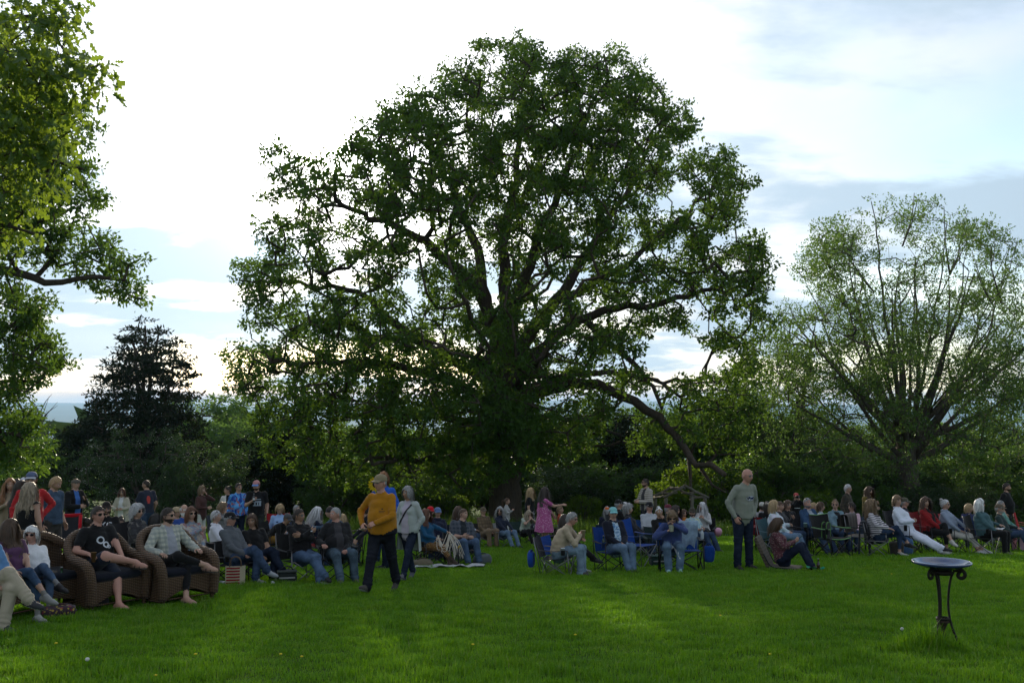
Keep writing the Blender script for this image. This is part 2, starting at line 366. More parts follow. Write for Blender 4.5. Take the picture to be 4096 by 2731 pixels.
def grow_tree(name, rs, limbs, clusters, bark, leaf, leafgeo, root_pos, tip=0.012, seg=0.5, wob=0.08, expo=2.3, label=None, cat='tree', group=None, extra=None, crown_name='crown', maxr=None):
    """limbs: list of (polyline, r0, r1); clusters: (n,3) foliage centres hung on the nearest limb"""
    mb = MB(); nodes = []; par = []; rl = []
    for pl, r0, r1 in limbs:
        p = resample(pl, seg); n = len(p); w = rs.normal(size=(n, 3)) * wob * np.linspace(0.2, 1, n)[:, None]; w[0] = 0
        p = p + w; base = len(nodes)
        rr = r0 + (r1 - r0) * np.linspace(0, 1, n) ** 0.8
        tube(mb, p, rr, 10 if r0 > 0.2 else 7, 0)
        for i in range(n): nodes.append(p[i]); par.append(-2); rl.append(rr[i])
    nodes = [np.array(q) for q in nodes]; nlimb = len(nodes); A = np.zeros((nlimb + len(clusters) * 8 + 10, 3)); A[:nlimb] = nodes; cnt = nlimb
    par = list(par); cl = np.asarray(clusters, float)
    dmin = np.array([np.min(np.linalg.norm(A[:nlimb] - c, axis=1)) for c in cl]); order = np.argsort(dmin); tips = []
    for k in order:
        c = cl[k]; D = np.linalg.norm(A[:cnt] - c, axis=1); D[:cnt] += 0.35 * np.maximum(0, A[:cnt, 2] - c[2]); j = int(np.argmin(D)); a = A[j]
        L = np.linalg.norm(c - a); m = int(min(5, max(1, L / 0.55)));
        side = rs.normal(size=3) * L * 0.10
        for q in range(1, m + 1):
            t = q / m; pt = a + (c - a) * t + side * math.sin(math.pi * t) + rs.normal(size=3) * wob * (q < m)
            if cnt < len(A): A[cnt] = pt; par.append(j); j = cnt; cnt += 1
        tips.append(j)
    par = np.array(par); rad = np.zeros(cnt)
    for j in tips: rad[j] = max(rad[j], tip ** expo)
    for j in range(cnt - 1, nlimb - 1, -1):
        if rad[j] == 0: rad[j] = tip ** expo
        if par[j] >= nlimb: rad[par[j]] += rad[j]
    rad = np.maximum(rad, 1e-12) ** (1 / expo)
    if maxr: rad = np.minimum(rad, maxr)
    # frustums for the branches
    idx = np.arange(nlimb, cnt)
    if len(idx):
        p0, p1 = A[par[idx]], A[idx]; r1 = rad[idx]; r0 = np.where(par[idx] >= nlimb, rad[par[idx]], r1 * 1.25)
        t = unit(p1 - p0); ref = np.where(np.abs(t[:, 2:]) > 0.9, np.array([[1.0, 0, 0]]), np.array([[0, 0, 1.0]])); a = unit(np.cross(ref, t)); b = np.cross(t, a); S = 5
        ph = np.linspace(0, 2 * np.pi, S, endpoint=False); cs, sn = np.cos(ph), np.sin(ph)
        ring = lambda p, r: p[:, None, :] + r[:, None, None] * (cs[None, :, None] * a[:, None, :] + sn[None, :, None] * b[:, None, :])
        V = np.concatenate([ring(p0, r0), ring(p1 + t * r1[:, None] * 0.4, r1)], 1).reshape(-1, 3); bb = np.arange(len(idx))[:, None, None] * (2 * S)
        j = np.arange(S); q = np.stack([j, (j + 1) % S, (j + 1) % S + S, j + S], -1)[None]
        mb.put(V, [(bb + q).reshape(-1, 4)], 0)
    root = add(name, None, loc=root_pos)
    mb.v = [v - np.asarray(root_pos, float) for v in mb.v]
    mb.obj('trunk', [bark], root, smooth=True)
    if leafgeo is not None:
        v, f = leafgeo; add(crown_name, mk_mesh(crown_name, v - np.asarray(root_pos, float), [f], [leaf]), root)
    tag(root, label, cat, group); return root
BARK = bark_mat('oak bark', (0.075, 0.06, 0.048)); BARK2 = bark_mat('grey bark', (0.10, 0.085, 0.07))
LEAF_OAK = leaf_mat('oak leaves', (0.024, 0.068, 0.012), (0.056, 0.12, 0.02), (0.16, 0.28, 0.025), 0.42, 0.22)
LEAF_YOUNG = leaf_mat('young leaves', (0.040, 0.095, 0.02), (0.075, 0.145, 0.036), (0.17, 0.29, 0.045), 0.44, 0.22)
LEAF_NEAR = leaf_mat('near oak leaves', (0.028, 0.075, 0.012), (0.065, 0.135, 0.02), (0.28, 0.40, 0.03), 0.5, 0.3)
LEAF_DARK = leaf_mat('cedar sprays', (0.010, 0.020, 0.009), (0.022, 0.036, 0.016), (0.02, 0.03, 0.01), 0.15, 0.1)
LEAF_WOOD = leaf_mat('woodland leaves', (0.024, 0.062, 0.014), (0.058, 0.12, 0.028), (0.12, 0.23, 0.03), 0.42, 0.15, (0.11, 0.19, 0.02), 0.6)
LEAF_LIME = leaf_mat('lime green leaves', (0.05, 0.115, 0.012), (0.095, 0.17, 0.018), (0.19, 0.30, 0.02), 0.45, 0.12)

K = 1.7415  # overview picture (2352 px wide) to photograph pixels
def lobes_to_clusters(rs, lobes, y0, half, cen, ext, per_m2, rmin=0.0):
    """lobes (x, y, r in overview px) -> foliage centres; depth follows a rounded crown"""
    out = []
    for (x, y, r) in lobes:
        px = K / F * y0; rm = r * px
        e = 1 - ((x - cen[0]) / ext[0]) ** 2 - ((y - cen[1]) / ext[1]) ** 2
        hd = half * math.sqrt(max(e, 0.02))
        n = max(3, int(per_m2 * rm * rm * math.pi * (0.55 + 0.45 * math.sqrt(max(e, 0)))))
        for _ in range(n):
            a = rs.uniform(0, 6.283); q = math.sqrt(rs.rand()) * r; dd = rs.uniform(-1, 1); dd = math.copysign(abs(dd) ** 0.7, dd) * (hd + rm * 0.5)
            p = at((x + q * math.cos(a)) * K, (y + q * math.sin(a)) * K, y0 + dd)
            # keep the outline: pull perspective growth of near clusters back to the lobe
            out.append(p)
    return np.array(out)
def big_oak():
    rs = np.random.RandomState(11); Y = 44.0
    base_xy = at(2022, 1640, Y)[:2]; base = np.array([base_xy[0], Y, g1(base_xy[0], Y)])
    P = lambda pts, dy=0.0: np.array([at(x * K, y * K, Y + dy * i / max(1, len(pts) - 1)) for i, (x, y) in enumerate(pts)])
    tr = np.array([base + (0, 0, -0.4), base + (0, 0, 0.8), at(1163 * K, 1100 * K, Y), at(1165 * K, 1000 * K, Y), at(1166 * K, 900 * K, Y), at(1168 * K, 830 * K, Y)])
    limbs = [(np.array([base + (0, 0, -0.5), base + (0, 0, 0.25)]), 1.15, 0.82), (tr, 0.80, 0.62)]
    def LB(pts, r0, r1, dy=0.0): limbs.append((P(pts, dy), r0, r1))
    LB([(1160, 860), (1140, 760), (1118, 690), (1082, 650), (1040, 600), (990, 560), (935, 522), (870, 500), (815, 488), (770, 455)], .42, .09, -2)
    LB([(1150, 800), (1110, 690), (1105, 620), (1080, 520), (1040, 440), (1000, 360), (985, 290)], .36, .07, 3)
    LB([(1160, 840), (1160, 660), (1152, 560), (1180, 440), (1195, 300), (1185, 180)], .40, .06, 1)
    LB([(1170, 840), (1180, 700), (1218, 600), (1240, 520), (1300, 420), (1340, 300), (1370, 210)], .38, .06, -2)
    LB([(1172, 850), (1230, 740), (1290, 680), (1320, 620), (1370, 560), (1420, 470), (1480, 360), (1530, 280)], .36, .06, 2)
    LB([(1176, 890), (1230, 810), (1300, 750), (1380, 715), (1460, 705), (1560, 690), (1640, 660), (1710, 640)], .32, .06, -3)
    LB([(1290, 690), (1380, 640), (1470, 590), (1560, 500), (1620, 440), (1660, 400)], .2, .05, 2)
    LB([(1180, 930), (1260, 885), (1330, 872), (1400, 893), (1470, 925), (1530, 965), (1560, 1010), (1582, 1052), (1610, 1075), (1660, 1085)], .33, .1, -6)
    LB([(1582, 1052), (1592, 1090), (1590, 1130)], .1, .05, -1); LB([(1610, 1075), (1640, 1105), (1655, 1140)], .09, .04, -1)
    LB([(1340, 730), (1400, 790), (1460, 840), (1490, 860), (1500, 900), (1510, 940)], .18, .07, -4)
    LB([(1180, 900), (1300, 860), (1400, 850), (1490, 880), (1580, 865), (1660, 880)], .2, .05, 5)
    LB([(1158, 920), (1080, 840), (1000, 800), (930, 780), (870, 700), (830, 660), (760, 662), (690, 655), (620, 640)], .30, .06, -3)
    LB([(1156, 960), (1060, 880), (950, 850), (850, 830), (740, 830), (640, 840)], .28, .06, -5)
    LB([(1154, 1010), (1070, 1040), (990, 1062), (920, 1055), (850, 1075)], .22, .06, -6)
    LB([(1154, 990), (1050, 960), (930, 950), (820, 960), (700, 960)], .24, .05, 4)
    LB([(1172, 980), (1250, 950), (1330, 960), (1400, 985), (1440, 1010)], .2, .05, 4)
    LB([(1165, 930), (1150, 880), (1120, 840), (1100, 800)], .26, .06, -9); LB([(1165, 930), (1190, 880), (1230, 850), (1260, 800)], .26, .06, -9)
    LB([(1165, 900), (1150, 820), (1120, 760)], .22, .06, 8); LB([(1165, 900), (1200, 800), (1250, 740)], .22, .06, 8)
    lob = [(1190,140,55),(1120,118,32),(1250,170,58),(1330,165,58),(1420,160,52),(1060,200,58),(980,240,62),(930,270,52),(1150,240,80),(1260,270,80),(1380,260,80),(1470,230,58),(1540,260,42),(880,320,58),(800,352,46),(700,385,40),(640,360,30),(960,350,78),(1070,340,78),(1180,370,78),(1300,370,78),(1420,350,74),(1520,340,58),(640,430,34),(740,440,50),(830,440,58),(920,450,68),(1030,460,68),(1140,480,68),(1250,480,68),(1370,470,68),(1480,430,58),(1600,400,42),(1650,370,36),(1660,450,48),(630,520,32),(720,530,50),(820,560,48),(900,600,40),(1060,560,44),(1170,590,44),(1290,580,58),(1400,570,62),(1500,520,54),(1600,520,54),(1670,500,34),(570,630,36),(640,620,46),(720,620,42),(640,575,36),(800,720,44),(900,700,38),(1000,700,36),(1400,660,50),(1500,640,56),(1600,630,58),(1700,610,52),(1735,640,32),(1660,700,40),(1720,690,36),(600,720,40),(690,740,58),(780,780,64),(880,790,64),(980,790,64),(1080,770,58),(1180,750,58),(1290,740,56),(1390,760,44),(1480,730,38),(1560,735,34),(1650,780,30),(1720,810,38),(560,820,40),(640,850,60),(740,870,70),(850,880,70),(950,890,70),(1060,880,70),(1150,860,54),(1250,850,64),(1350,830,46),(1430,800,34),(580,900,36),(660,950,58),(760,970,64),(870,980,64),(980,980,64),(1080,980,60),(1150,980,54),(1250,960,58),(1340,930,46),(1640,900,50),(1700,870,48),(1560,890,32),(1600,960,46),(1680,960,44),(720,1040,46),(820,1050,50),(930,1050,48),(1030,1050,44),(1240,1030,38),(1130,1060,44),(1500,975,30),(1060,690,34),(1200,660,40),(760,690,34), (1740,600,30),(1575,300,30),(1690,420,34),(1715,560,34),(1745,740,26),(540,870,30),(600,660,30),(1690,780,30),(1450,880,34),(1400,940,34),(1100,1020,50),(1180,1000,46),(1230,1000,44),(1170,930,50),(1180,1060,34),(1060,1090,38),(980,1095,42),(880,1105,38),(780,1095,38),(700,1085,32),(1290,1010,44),(1340,990,36),(1120,1110,30),(1150,920,46),(1190,960,40),(1110,950,50),(640,1030,36),(600,970,36),(1640,1010,36),(1700,1010,36),(1720,940,36),(930,560,34),(990,620,32),(860,650,32),(1060,630,34),(1420,880,30),(1480,1010,34),(1540,1000,30)]
    cl = lobes_to_clusters(rs, lob, Y, 9.0, (1150, 620), (680, 600), 10.6)
    cl = cl[cl[:, 2] > base[2] + 1.7]
    v, f = rhomb_leaves(rs, cl, 66, 0.36 + 0.26 * rs.rand(len(cl)), 0.165, 0.62, 0.4, 0.54, 0.25, 10)
    print('oak clusters', len(cl), 'leaves', len(v) // 4)
    grow_tree('oak_tree', rs, limbs, cl, BARK, LEAF_OAK, (v, f), base, 0.016, 0.6, 0.12, 2.35, 'huge spreading oak with thick crooked limbs in the middle of the lawn edge', 'tree', maxr=0.22)
big_oak()
def left_oaks():
    # far oak at the left edge, trunk out of frame
    rs = np.random.RandomState(5); Y = 27.0
    P = lambda pts, dy=0.0, y=Y: np.array([at(x * K, yy * K, y + dy * i / max(1, len(pts) - 1)) for i, (x, yy) in enumerate(pts)])
    bx = at(-330 * K, 900 * K, Y)[0]; base = np.array([bx, Y, g1(bx, Y)])
    limbs = [(np.array([base + (0, 0, -.4), base + (0, 0, 3), base + (.1, 0, 7.5), base + (.3, 0, 11)]), .5, .28)]
    def LB(pts, r0, r1, dy=0.0): limbs.append((P(pts, dy), r0, r1))
    LB([(-325, 760), (-200, 690), (-60, 620), (20, 612), (60, 632), (110, 650), (170, 648), (220, 640), (290, 640)], .26, .04, -1)
    LB([(-325, 560), (-180, 480), (-60, 430), (60, 400), (130, 380)], .2, .04, 1); LB([(-325, 650), (-150, 580), (-20, 540), (90, 520), (160, 480)], .2, .04, 2)
    LB([(-325, 820), (-180, 790), (-60, 770), (30, 740), (80, 760), (110, 800)], .2, .04, -1); LB([(-325, 920), (-150, 900), (-50, 880), (40, 870), (80, 880)], .18, .04, 1)
    LB([(-325, 960), (-180, 990), (-80, 1000), (10, 990), (60, 1010)], .15, .03, -1); LB([(-322, 350), (-180, 260), (-60, 220), (60, 230), (110, 250)], .2, .04, 2)
    lob = [(230,560,28),(270,580,24),(300,600,22),(250,620,34),(300,650,26),(205,585,30),(150,590,34),(190,640,24),(110,590,28),(60,590,24),(230,660,18),(275,675,18),(310,680,16),(140,540,22),
           (200,300,22),(190,340,26),(150,380,44),(200,400,22),(160,440,44),(200,470,28),(230,460,14),(120,500,40),(170,520,30),(90,440,50),(40,480,50),(60,530,40),(100,330,50),(40,380,50),(10,560,40),(60,300,50),(20,280,50),(120,280,44),(180,260,26),
           (20,640,30),(15,690,36),(60,700,34),(90,710,32),(60,740,40),(100,760,30),(130,780,18),(20,760,44),(60,800,44),(90,820,40),(140,830,16),(20,830,40),(80,850,26),(110,850,14),(20,880,40),(70,900,24),(95,880,12),
           (20,940,44),(60,960,30),(80,985,18),(10,990,44),(60,1010,36),(90,1030,20),(20,1040,44),(80,1060,24),(30,1070,36), (-60,600,60),(-60,450,70),(-60,320,70),(-60,760,60),(-60,900,60),(-60,1020,60),(-140,500,80),(-140,700,80),(-160,900,80),(-40,200,70),(-140,300,80),(60,210,50),(120,220,40),(0,120,60),(70,130,40)]
    cl = lobes_to_clusters(rs, lob, Y, 2.2, (-100, 600), (460, 620), 15)
    cl = cl[cl[:, 2] > base[2] + 1.2]
    v, f = rhomb_leaves(rs, cl, 64, 0.2 + 0.18 * rs.rand(len(cl)), 0.13, 0.62, 0.4, 0.5, 0.3, 9)
    print('left oak', len(cl), len(v) // 4)
    grow_tree('oak_tree', rs, limbs, cl, BARK, LEAF_OAK, (v, f), base, 0.011, 0.45, 0.06, 2.35, 'leafy oak at the left edge reaching one long bough over the crowd', 'tree', maxr=0.14)
    # near branches, high at the left edge
    rs = np.random.RandomState(8); Y = 11.0
    bx = at(-620 * K, 900 * K, Y)[0]; base = np.array([bx, Y, g1(bx, Y)]); limbs = [(np.array([base + (0, 0, -.3), base + (0, 0, 3.5), base + (.2, .1, 8), base + (.3, 0, 11)]), .38, .2)]
    LB2 = lambda pts, r0, r1, dy=0: limbs.append((P(pts, dy, Y), r0, r1))
    LB2([(-600, 500), (-300, 350), (-60, 330), (60, 350), (150, 370), (200, 390)], .12, .012, 0); LB2([(-600, 300), (-300, 100), (-60, 60), (60, 40), (150, 20)], .12, .012, 1)
    LB2([(-600, 600), (-300, 520), (-100, 500), (20, 510), (80, 540)], .1, .012, -.6); LB2([(-600, 400), (-250, 210), (-40, 200), (80, 210), (200, 170)], .1, .01, .4)
    lob = [(30,40,60),(90,60,50),(130,30,40),(150,90,34),(60,120,60),(110,150,50),(20,160,60),(150,170,30),(60,200,60),(120,230,50),(170,210,30),(20,260,60),(80,290,55),(140,300,40),(180,270,26),(200,170,22),(225,210,16),(215,155,14),(30,340,60),(90,360,50),(20,420,56),(70,440,46),(10,500,50),(50,510,40),(100,420,30),(20,570,34),(165,10,18),(150,45,14),(170,130,14),(-60,100,90),(-60,260,90),(-60,420,90),(-160,180,100),(-160,360,100),(140,335,22),(110,400,24)]
    cl = lobes_to_clusters(rs, lob, Y, 0.7, (-50, 280), (300, 330), 60)
    v, f = oak_leaves(rs, cl, 11, 0.24, 0.125, 0.7, 0.6)
    print('near oak', len(cl), len(v) // 30)
    grow_tree('oak_tree', rs, limbs, cl, BARK, LEAF_NEAR, (v, f), base, 0.0035, 0.4, 0.03, 2.3, 'near oak branches with large lobed yellow-green leaves in the upper left corner', 'tree', maxr=0.04)
left_oaks()
def cedar():
    rs = np.random.RandomState(21); Y = 54.0
    bx = at(325 * K, 1640, Y)[0]; base = np.array([bx, Y, g1(bx, Y)])
    P = lambda pts: np.array([at(x * K, y * K, Y) for x, y in pts]); limbs = []
    for pts, r in (([(322, 1160), (320, 1000), (316, 900), (312, 800), (300, 765)], .3), ([(330, 1160), (336, 1000), (342, 900), (352, 820), (362, 770)], .28), ([(326, 1160), (328, 950), (330, 850), (332, 745)], .26), ([(338, 1100), (372, 960), (392, 870), (404, 820)], .16), ([(318, 1100), (280, 980), (262, 900), (256, 840)], .16)):
        p = P(pts); p[0] = base + (rs.normal() * .3, rs.normal() * .3, -.3); limbs.append((p, r, .05))
    lob = [(330,752,18),(303,770,18),(362,775,20),(285,795,20),(330,805,36),(392,800,24),(258,832,16),(300,840,34),(360,840,38),(412,842,24),(430,868,12),(236,872,16),(280,880,38),(340,885,44),(400,890,32),(214,912,18),(262,930,42),(330,940,50),(400,935,38),(436,950,14),(232,972,36),(300,990,50),(380,990,50),(432,1000,24),(185,985,12),(150,1005,16),(200,1020,34),(260,1050,50),(340,1060,55),(420,1060,44),(460,1030,22),(160,1060,40),(220,1100,44),(300,1120,44),(380,1120,44),(450,1110,40),(140,1110,34),(170,1030,30),(130,1075,30),(205,965,22),(468,1060,26),(448,970,14),(226,945,20),(440,915,12),(160,1010,20),(120,1045,16),(480,1100,24),(120,1090,40),(112,1125,40),(488,1080,34),(496,1120,40),(185,1000,30),(460,1005,20)]
    cl = lobes_to_clusters(rs, lob, Y, 3.6, (320, 980), (190, 260), 9.0)
    v, f = rhomb_leaves(rs, cl, 46, 0.4 + .35 * rs.rand(len(cl)), 0.24, 0.16, 0.7, 0.36, -0.12)
    print('cedar', len(cl), len(v) // 4)
    grow_tree('cedar_tree', rs, limbs, cl, BARK, LEAF_DARK, (v, f), base, 0.016, 0.5, 0.05, 2.3, 'dark many-stemmed evergreen cedar standing alone beyond the standing crowd', 'tree', maxr=.1)
cedar()
def right_tree():
    rs = np.random.RandomState(33); Y = 50.0
    bx = at(2085 * K, 1640, Y)[0]; base = np.array([bx, Y, g1(bx, Y)])
    P = lambda pts, dy=0: np.array([at(x * K, y * K, Y + dy * i / (len(pts) - 1)) for i, (x, y) in enumerate(pts)])
    tr = np.array([base + (0, 0, -.4), base + (0, 0, .6), at(2085 * K, 1080 * K, Y), at(2086 * K, 1010 * K, Y)])
    limbs = [(np.array([base + (0, 0, -.4), base + (0, 0, .3)]), .95, .62), (tr, .6, .5)]
    fan = [((1800, 690), .2, -2), ((1835, 590), .2, 3), ((1900, 500), .22, -3), ((1960, 475), .22, 1), ((2010, 450), .24, 4), ((2075, 440), .26, -1), ((2120, 445), .2, 3), ((2170, 440), .24, -3), ((2235, 470), .24, 2), ((2290, 500), .22, -2), ((2330, 570), .2, 4), ((2390, 640), .2, -1), ((2420, 760), .2, 2), ((1770, 820), .16, 1), ((1790, 900), .16, -4), ((2430, 860), .18, -3), ((1850, 960), .16, 3), ((2400, 950), .16, 3), ((1880, 830), .16, -6), ((2300, 850), .16, -6), ((2200, 700), .18, -6), ((1990, 680), .18, -6), ((2080, 620), .18, 6)]
    lob = []; n_f = 34
    for i in range(n_f):
        an = math.pi * (1.0 - (i + .5) / n_f) + rs.normal() * .05; rad_ = rs.uniform(.72, 1.0); dx = 325 * math.cos(an) * rad_ * (1.0 if math.cos(an) < 0 else 1.08); dy_ = -(120 + 440 * abs(math.sin(an)) ** .75) * rad_; dp = rs.normal() * 3.5
        s0 = (2086 + rs.uniform(-16, 16), 1040 + rs.uniform(-70, 40)); sp = rs.uniform(.75, 1.15); w1, w2 = rs.normal() * 9, rs.normal() * 12
        pts = [s0, (s0[0] + dx * .30 * sp, s0[1] + dy_ * .20), (s0[0] + dx * .60 * sp + w1, s0[1] + dy_ * .47), (s0[0] + dx * .84 + w2, s0[1] + dy_ * .74), (2086 + dx * .98, s0[1] + dy_ * .97)]
        limbs.append((P(pts, dp), rs.uniform(.09, .2), .02))
        for q in range(3):
            j = rs.randint(1, 4); a0 = pts[j]; sg = rs.choice([-1, 1]); e0 = (a0[0] + sg * rs.uniform(20, 60) + dx * .12, max(470, a0[1] + dy_ * rs.uniform(.15, .3))); m0 = ((a0[0] + e0[0]) / 2 + sg * 10, (a0[1] + e0[1]) / 2 + 10)
            limbs.append((P([a0, m0, e0], rs.normal() * 1.5) + np.array([0, dp * j / 4, 0]), rs.uniform(.035, .06), .015))
    for i in range(190):
        a_ = rs.uniform(-.05, math.pi + .05); rr = rs.uniform(.1, 1.0) ** .6; lob.append((2086 + 322 * rr * math.cos(a_) * (1.0 if math.cos(a_) < 0 else 1.08), 960 - (500 + 22 * math.sin(a_ * 9)) * rr * abs(math.sin(a_)) ** .8, 38))
    for x in range(1780, 2420, 60):
        for y in (820, 870, 920, 960, 1000, 1040, 1080): lob.append((x + rs.normal() * 24, y + rs.normal() * 16, 44))
    cl = lobes_to_clusters(rs, lob, Y, 6.5, (2086, 760), (390, 560), 6.6)
    cl = cl[cl[:, 2] > base[2] + 1.2]
    v, f = rhomb_leaves(rs, cl, 26, 0.28 + .18 * rs.rand(len(cl)), 0.13, 1.0, 0.2, 0.5, -0.6, 6)
    print('right tree', len(cl), len(v) // 4)
    grow_tree('budding_tree', rs, limbs, cl, BARK2, LEAF_YOUNG, (v, f), base, 0.006, 0.8, 0.05, 2.1, 'thin-leaved spring tree with fanned upright stems at the right', 'tree', maxr=.05)
right_tree()
# ---- woodland edge: a few prototypes, copied
def proto(seed, h, w, ncl, nleaf, size, leaf, bark=BARK2, blossom=None, stems=3, low=.12):
    rs = np.random.RandomState(seed); limbs = []
    for i in range(stems):
        a = rs.uniform(0, 6.28); top = np.array([math.cos(a) * w * .28, math.sin(a) * w * .28, h * rs.uniform(.72, .9)])
        limbs.append((np.array([[rs.normal() * .12, rs.normal() * .12, -.5], top * np.array([.25, .25, .35]), top * np.array([.7, .7, .7]), top]), .05 + .016 * h, .02))
    cl = []
    while len(cl) < ncl:
        p = rs.uniform(-1, 1, 3); p[2] = rs.uniform(low, 1)
        e = math.sqrt(max(0, 1 - ((p[2] - .5) / .56) ** 2)) * (1 + .35 * math.sin(3 * math.atan2(p[1], p[0]) + seed) + .3 * math.sin(7 * p[2] + seed + 2 * math.atan2(p[1], p[0])))
        r = math.hypot(p[0], p[1])
        if r < e and rs.rand() < .35 + .65 * (r / max(e, .1)): cl.append((p[0] * w / 2, p[1] * w / 2, p[2] * h))
    cl = np.array(cl); v, f = rhomb_leaves(rs, cl, nleaf, (0.3 + .3 * rs.rand(ncl)) * (h / 6) ** .4, size, .65, .4, .52, .15, 9)
    root = grow_tree('tree', rs, limbs, cl, bark, leaf, (v, f), (0, 0, 0), .012, .5, .07, 2.3, maxr=.08)
    if blossom:
        c2 = cl[rs.rand(len(cl)) < .45]; v, f = rhomb_leaves(rs, c2, 12, .45, .06, .7, .8, .9, 0); add('blossom', mk_mesh('blossom', v, [f], [blossom]), root)
    return root
def copy_tree(o, name, loc, rz, sc, label, cat, group):
    c = o.copy(); c.name = name; COL.objects.link(c); c.location = loc; c.rotation_euler = (0, 0, rz); c.scale = sc
    for ch in o.children:
        d = ch.copy(); d.parent = c; COL.objects.link(d)
    tag(c, label, cat, group); return c
BLOSSOM = leaf_mat('white blossom', (0.34, 0.36, 0.33), (0.5, 0.52, 0.48), (0.5, 0.5, 0.42), 0.35, 0.05)
LEAF_SHRUB = leaf_mat('dark shrub leaves', (0.026, 0.054, 0.018), (0.052, 0.095, 0.032), (0.08, 0.14, 0.03), 0.34, 0.2)
LEAF_FAR = leaf_mat('bright tree leaves', (0.045, 0.105, 0.03), (0.085, 0.16, 0.045), (0.17, 0.3, 0.05), 0.42, 0.15)
protos = dict(a=proto(41, 7.0, 6.5, 260, 60, .20, LEAF_WOOD), b=proto(42, 5.5, 6.0, 220, 60, .18, LEAF_WOOD, stems=4), c=proto(43, 8.5, 6.5, 260, 56, .22, LEAF_FAR, stems=2, low=.25),
              d=proto(44, 4.5, 5.5, 220, 56, .16, LEAF_SHRUB, stems=5, low=.03), e=proto(45, 3.0, 4.0, 150, 46, .16, LEAF_LIME, stems=5, low=.02), h=proto(46, 6.0, 9.0, 340, 52, .15, LEAF_SHRUB, blossom=BLOSSOM, stems=6, low=.02), s=proto(47, 7.5, 5.0, 200, 18, .14, LEAF_YOUNG, stems=4, low=.15), k=proto(48, 6.5, 5.0, 260, 60, .2, LEAF_DARK, BARK, stems=3, low=.04))
_used = set()
ORD = 'first second third fourth fifth sixth seventh eighth ninth tenth eleventh twelfth thirteenth fourteenth fifteenth sixteenth seventeenth eighteenth'.split()
def wood_row(rows, label, group):
    for i, (u, vt, y, w, p) in enumerate(sorted(rows)): wood(p, u, vt, y, w, label % ORD[i], group)
def wood(p, u, vtop, y, width_px, label, group=None, name='tree', rz=None, cat='tree'):
    o = protos[p]; top = at(u, vtop, y); z0 = g1(top[0], y); h = max(1.2, top[2] - z0)
    hh = {'a': 7.0, 'b': 5.5, 'c': 8.5, 'd': 4.5, 'e': 3.0, 'h': 6.0, 's': 7.5, 'k': 6.5}[p]; ww = {'a': 6.5, 'b': 6.0, 'c': 6.5, 'd': 5.5, 'e': 4.0, 'h': 9.0, 's': 5.0, 'k': 5.0}[p]
    sx = width_px / F * y / ww; sz = h / hh
    rz = (u * 0.37) % 6.28 if rz is None else rz
    if p in _used: return copy_tree(o, name, (top[0], y, z0), rz, (sx, sx, sz), label, cat, group)
    _used.add(p); o.name = name; o.location = (top[0], y, z0); o.rotation_euler = (0, 0, rz); o.scale = (sx, sx, sz); tag(o, label, cat, group); return o
wood('h', 600, 1715, 49, 640, 'wide dark shrub sprinkled with white blossom in front of the cedar', name='flowering_shrub', cat='shrub')
wood('d', 780, 1850, 47, 330, 'low dark shrub between the cedar and the pale green tree', name='shrub', cat='shrub')
wood('c', 905, 1585, 74, 420, 'bright green hazy tree just right of the cedar', name='tree')
wood('c', 1010, 1690, 66, 300, 'leaning green tree half hidden under the oak\'s left boughs', name='tree', rz=2.2)
wood('k', 1130, 1700, 53, 300, 'dark evergreen below the low left boughs of the oak', name='evergreen_tree')
W1 = 'woodland edge left of the oak'; W2 = 'woodland edge right of the oak'; W0 = 'woodland edge at the left'
LW1 = 'bushy green tree under the oak\'s left boughs, %s from the left'
wood_row(((1240, 1780, 56, 420, 'b'), (1430, 1760, 60, 460, 'a'), (1620, 1780, 57, 440, 'b'), (1790, 1740, 62, 460, 'a'), (1350, 1860, 50, 330, 'b'), (1560, 1880, 52, 360, 'd'), (1930, 1780, 58, 360, 'b'), (1720, 1900, 50, 300, 'b'), (1480, 1700, 80, 500, 'c')), LW1, W1)
LW0 = 'green bush behind the standing crowd at far left, %s from the left'
wood_row(((20, 1800, 46, 380, 'a'), (150, 1760, 62, 330, 'b'), (-150, 1700, 55, 420, 'a'), (240, 1880, 60, 260, 'b'), (90, 1900, 50, 300, 'd')), LW0, W0)
LW2 = 'tree or bush in the dark wood right of the oak trunk, %s from the left'
wood_row(((2180, 1690, 58, 420, 'a'), (2330, 1640, 62, 440, 'a'), (2460, 1670, 60, 400, 'k'), (2600, 1640, 64, 420, 'b'), (2250, 1880, 52, 380, 'd'), (2430, 1860, 53, 380, 'b'), (2600, 1850, 55, 340, 'd'), (2740, 1620, 62, 420, 'b'), (2900, 1590, 58, 440, 'a'), (3040, 1600, 60, 400, 'b'), (3180, 1640, 62, 440, 'a'), (2060, 1740, 64, 340, 'b')), LW2, W2)
LW3 = 'leafy bush below the thin-leaved spring tree, %s from the left'
W3 = 'woodland edge under the right tree'
wood_row(((3000, 1830, 49, 360, 'b'), (3180, 1850, 50, 380, 'a'), (3360, 1820, 52, 400, 'b'), (3540, 1850, 53, 380, 'd'), (3720, 1830, 55, 400, 'b'), (3900, 1800, 52, 400, 'a'), (4080, 1780, 54, 400, 'b'), (3330, 1700, 66, 440, 'a'), (3560, 1690, 68, 440, 'c'), (3800, 1700, 66, 440, 'a'), (4040, 1690, 64, 440, 'b'), (4250, 1700, 60, 420, 'a'), (3430, 1930, 47, 260, 'b'), (3650, 1950, 48, 300, 'd'), (3260, 1960, 46.5, 260, 'e'), (3860, 1940, 48, 300, 'd'), (4050, 1930, 49, 300, 'b')), LW3, W3)
wood('s', 3110, 1270, 58, 460, 'feathery yellow-green tree between the oak and the spring tree')
wood('s', 3000, 1440, 56, 330, 'smaller feathery tree close to the oak\'s right boughs')
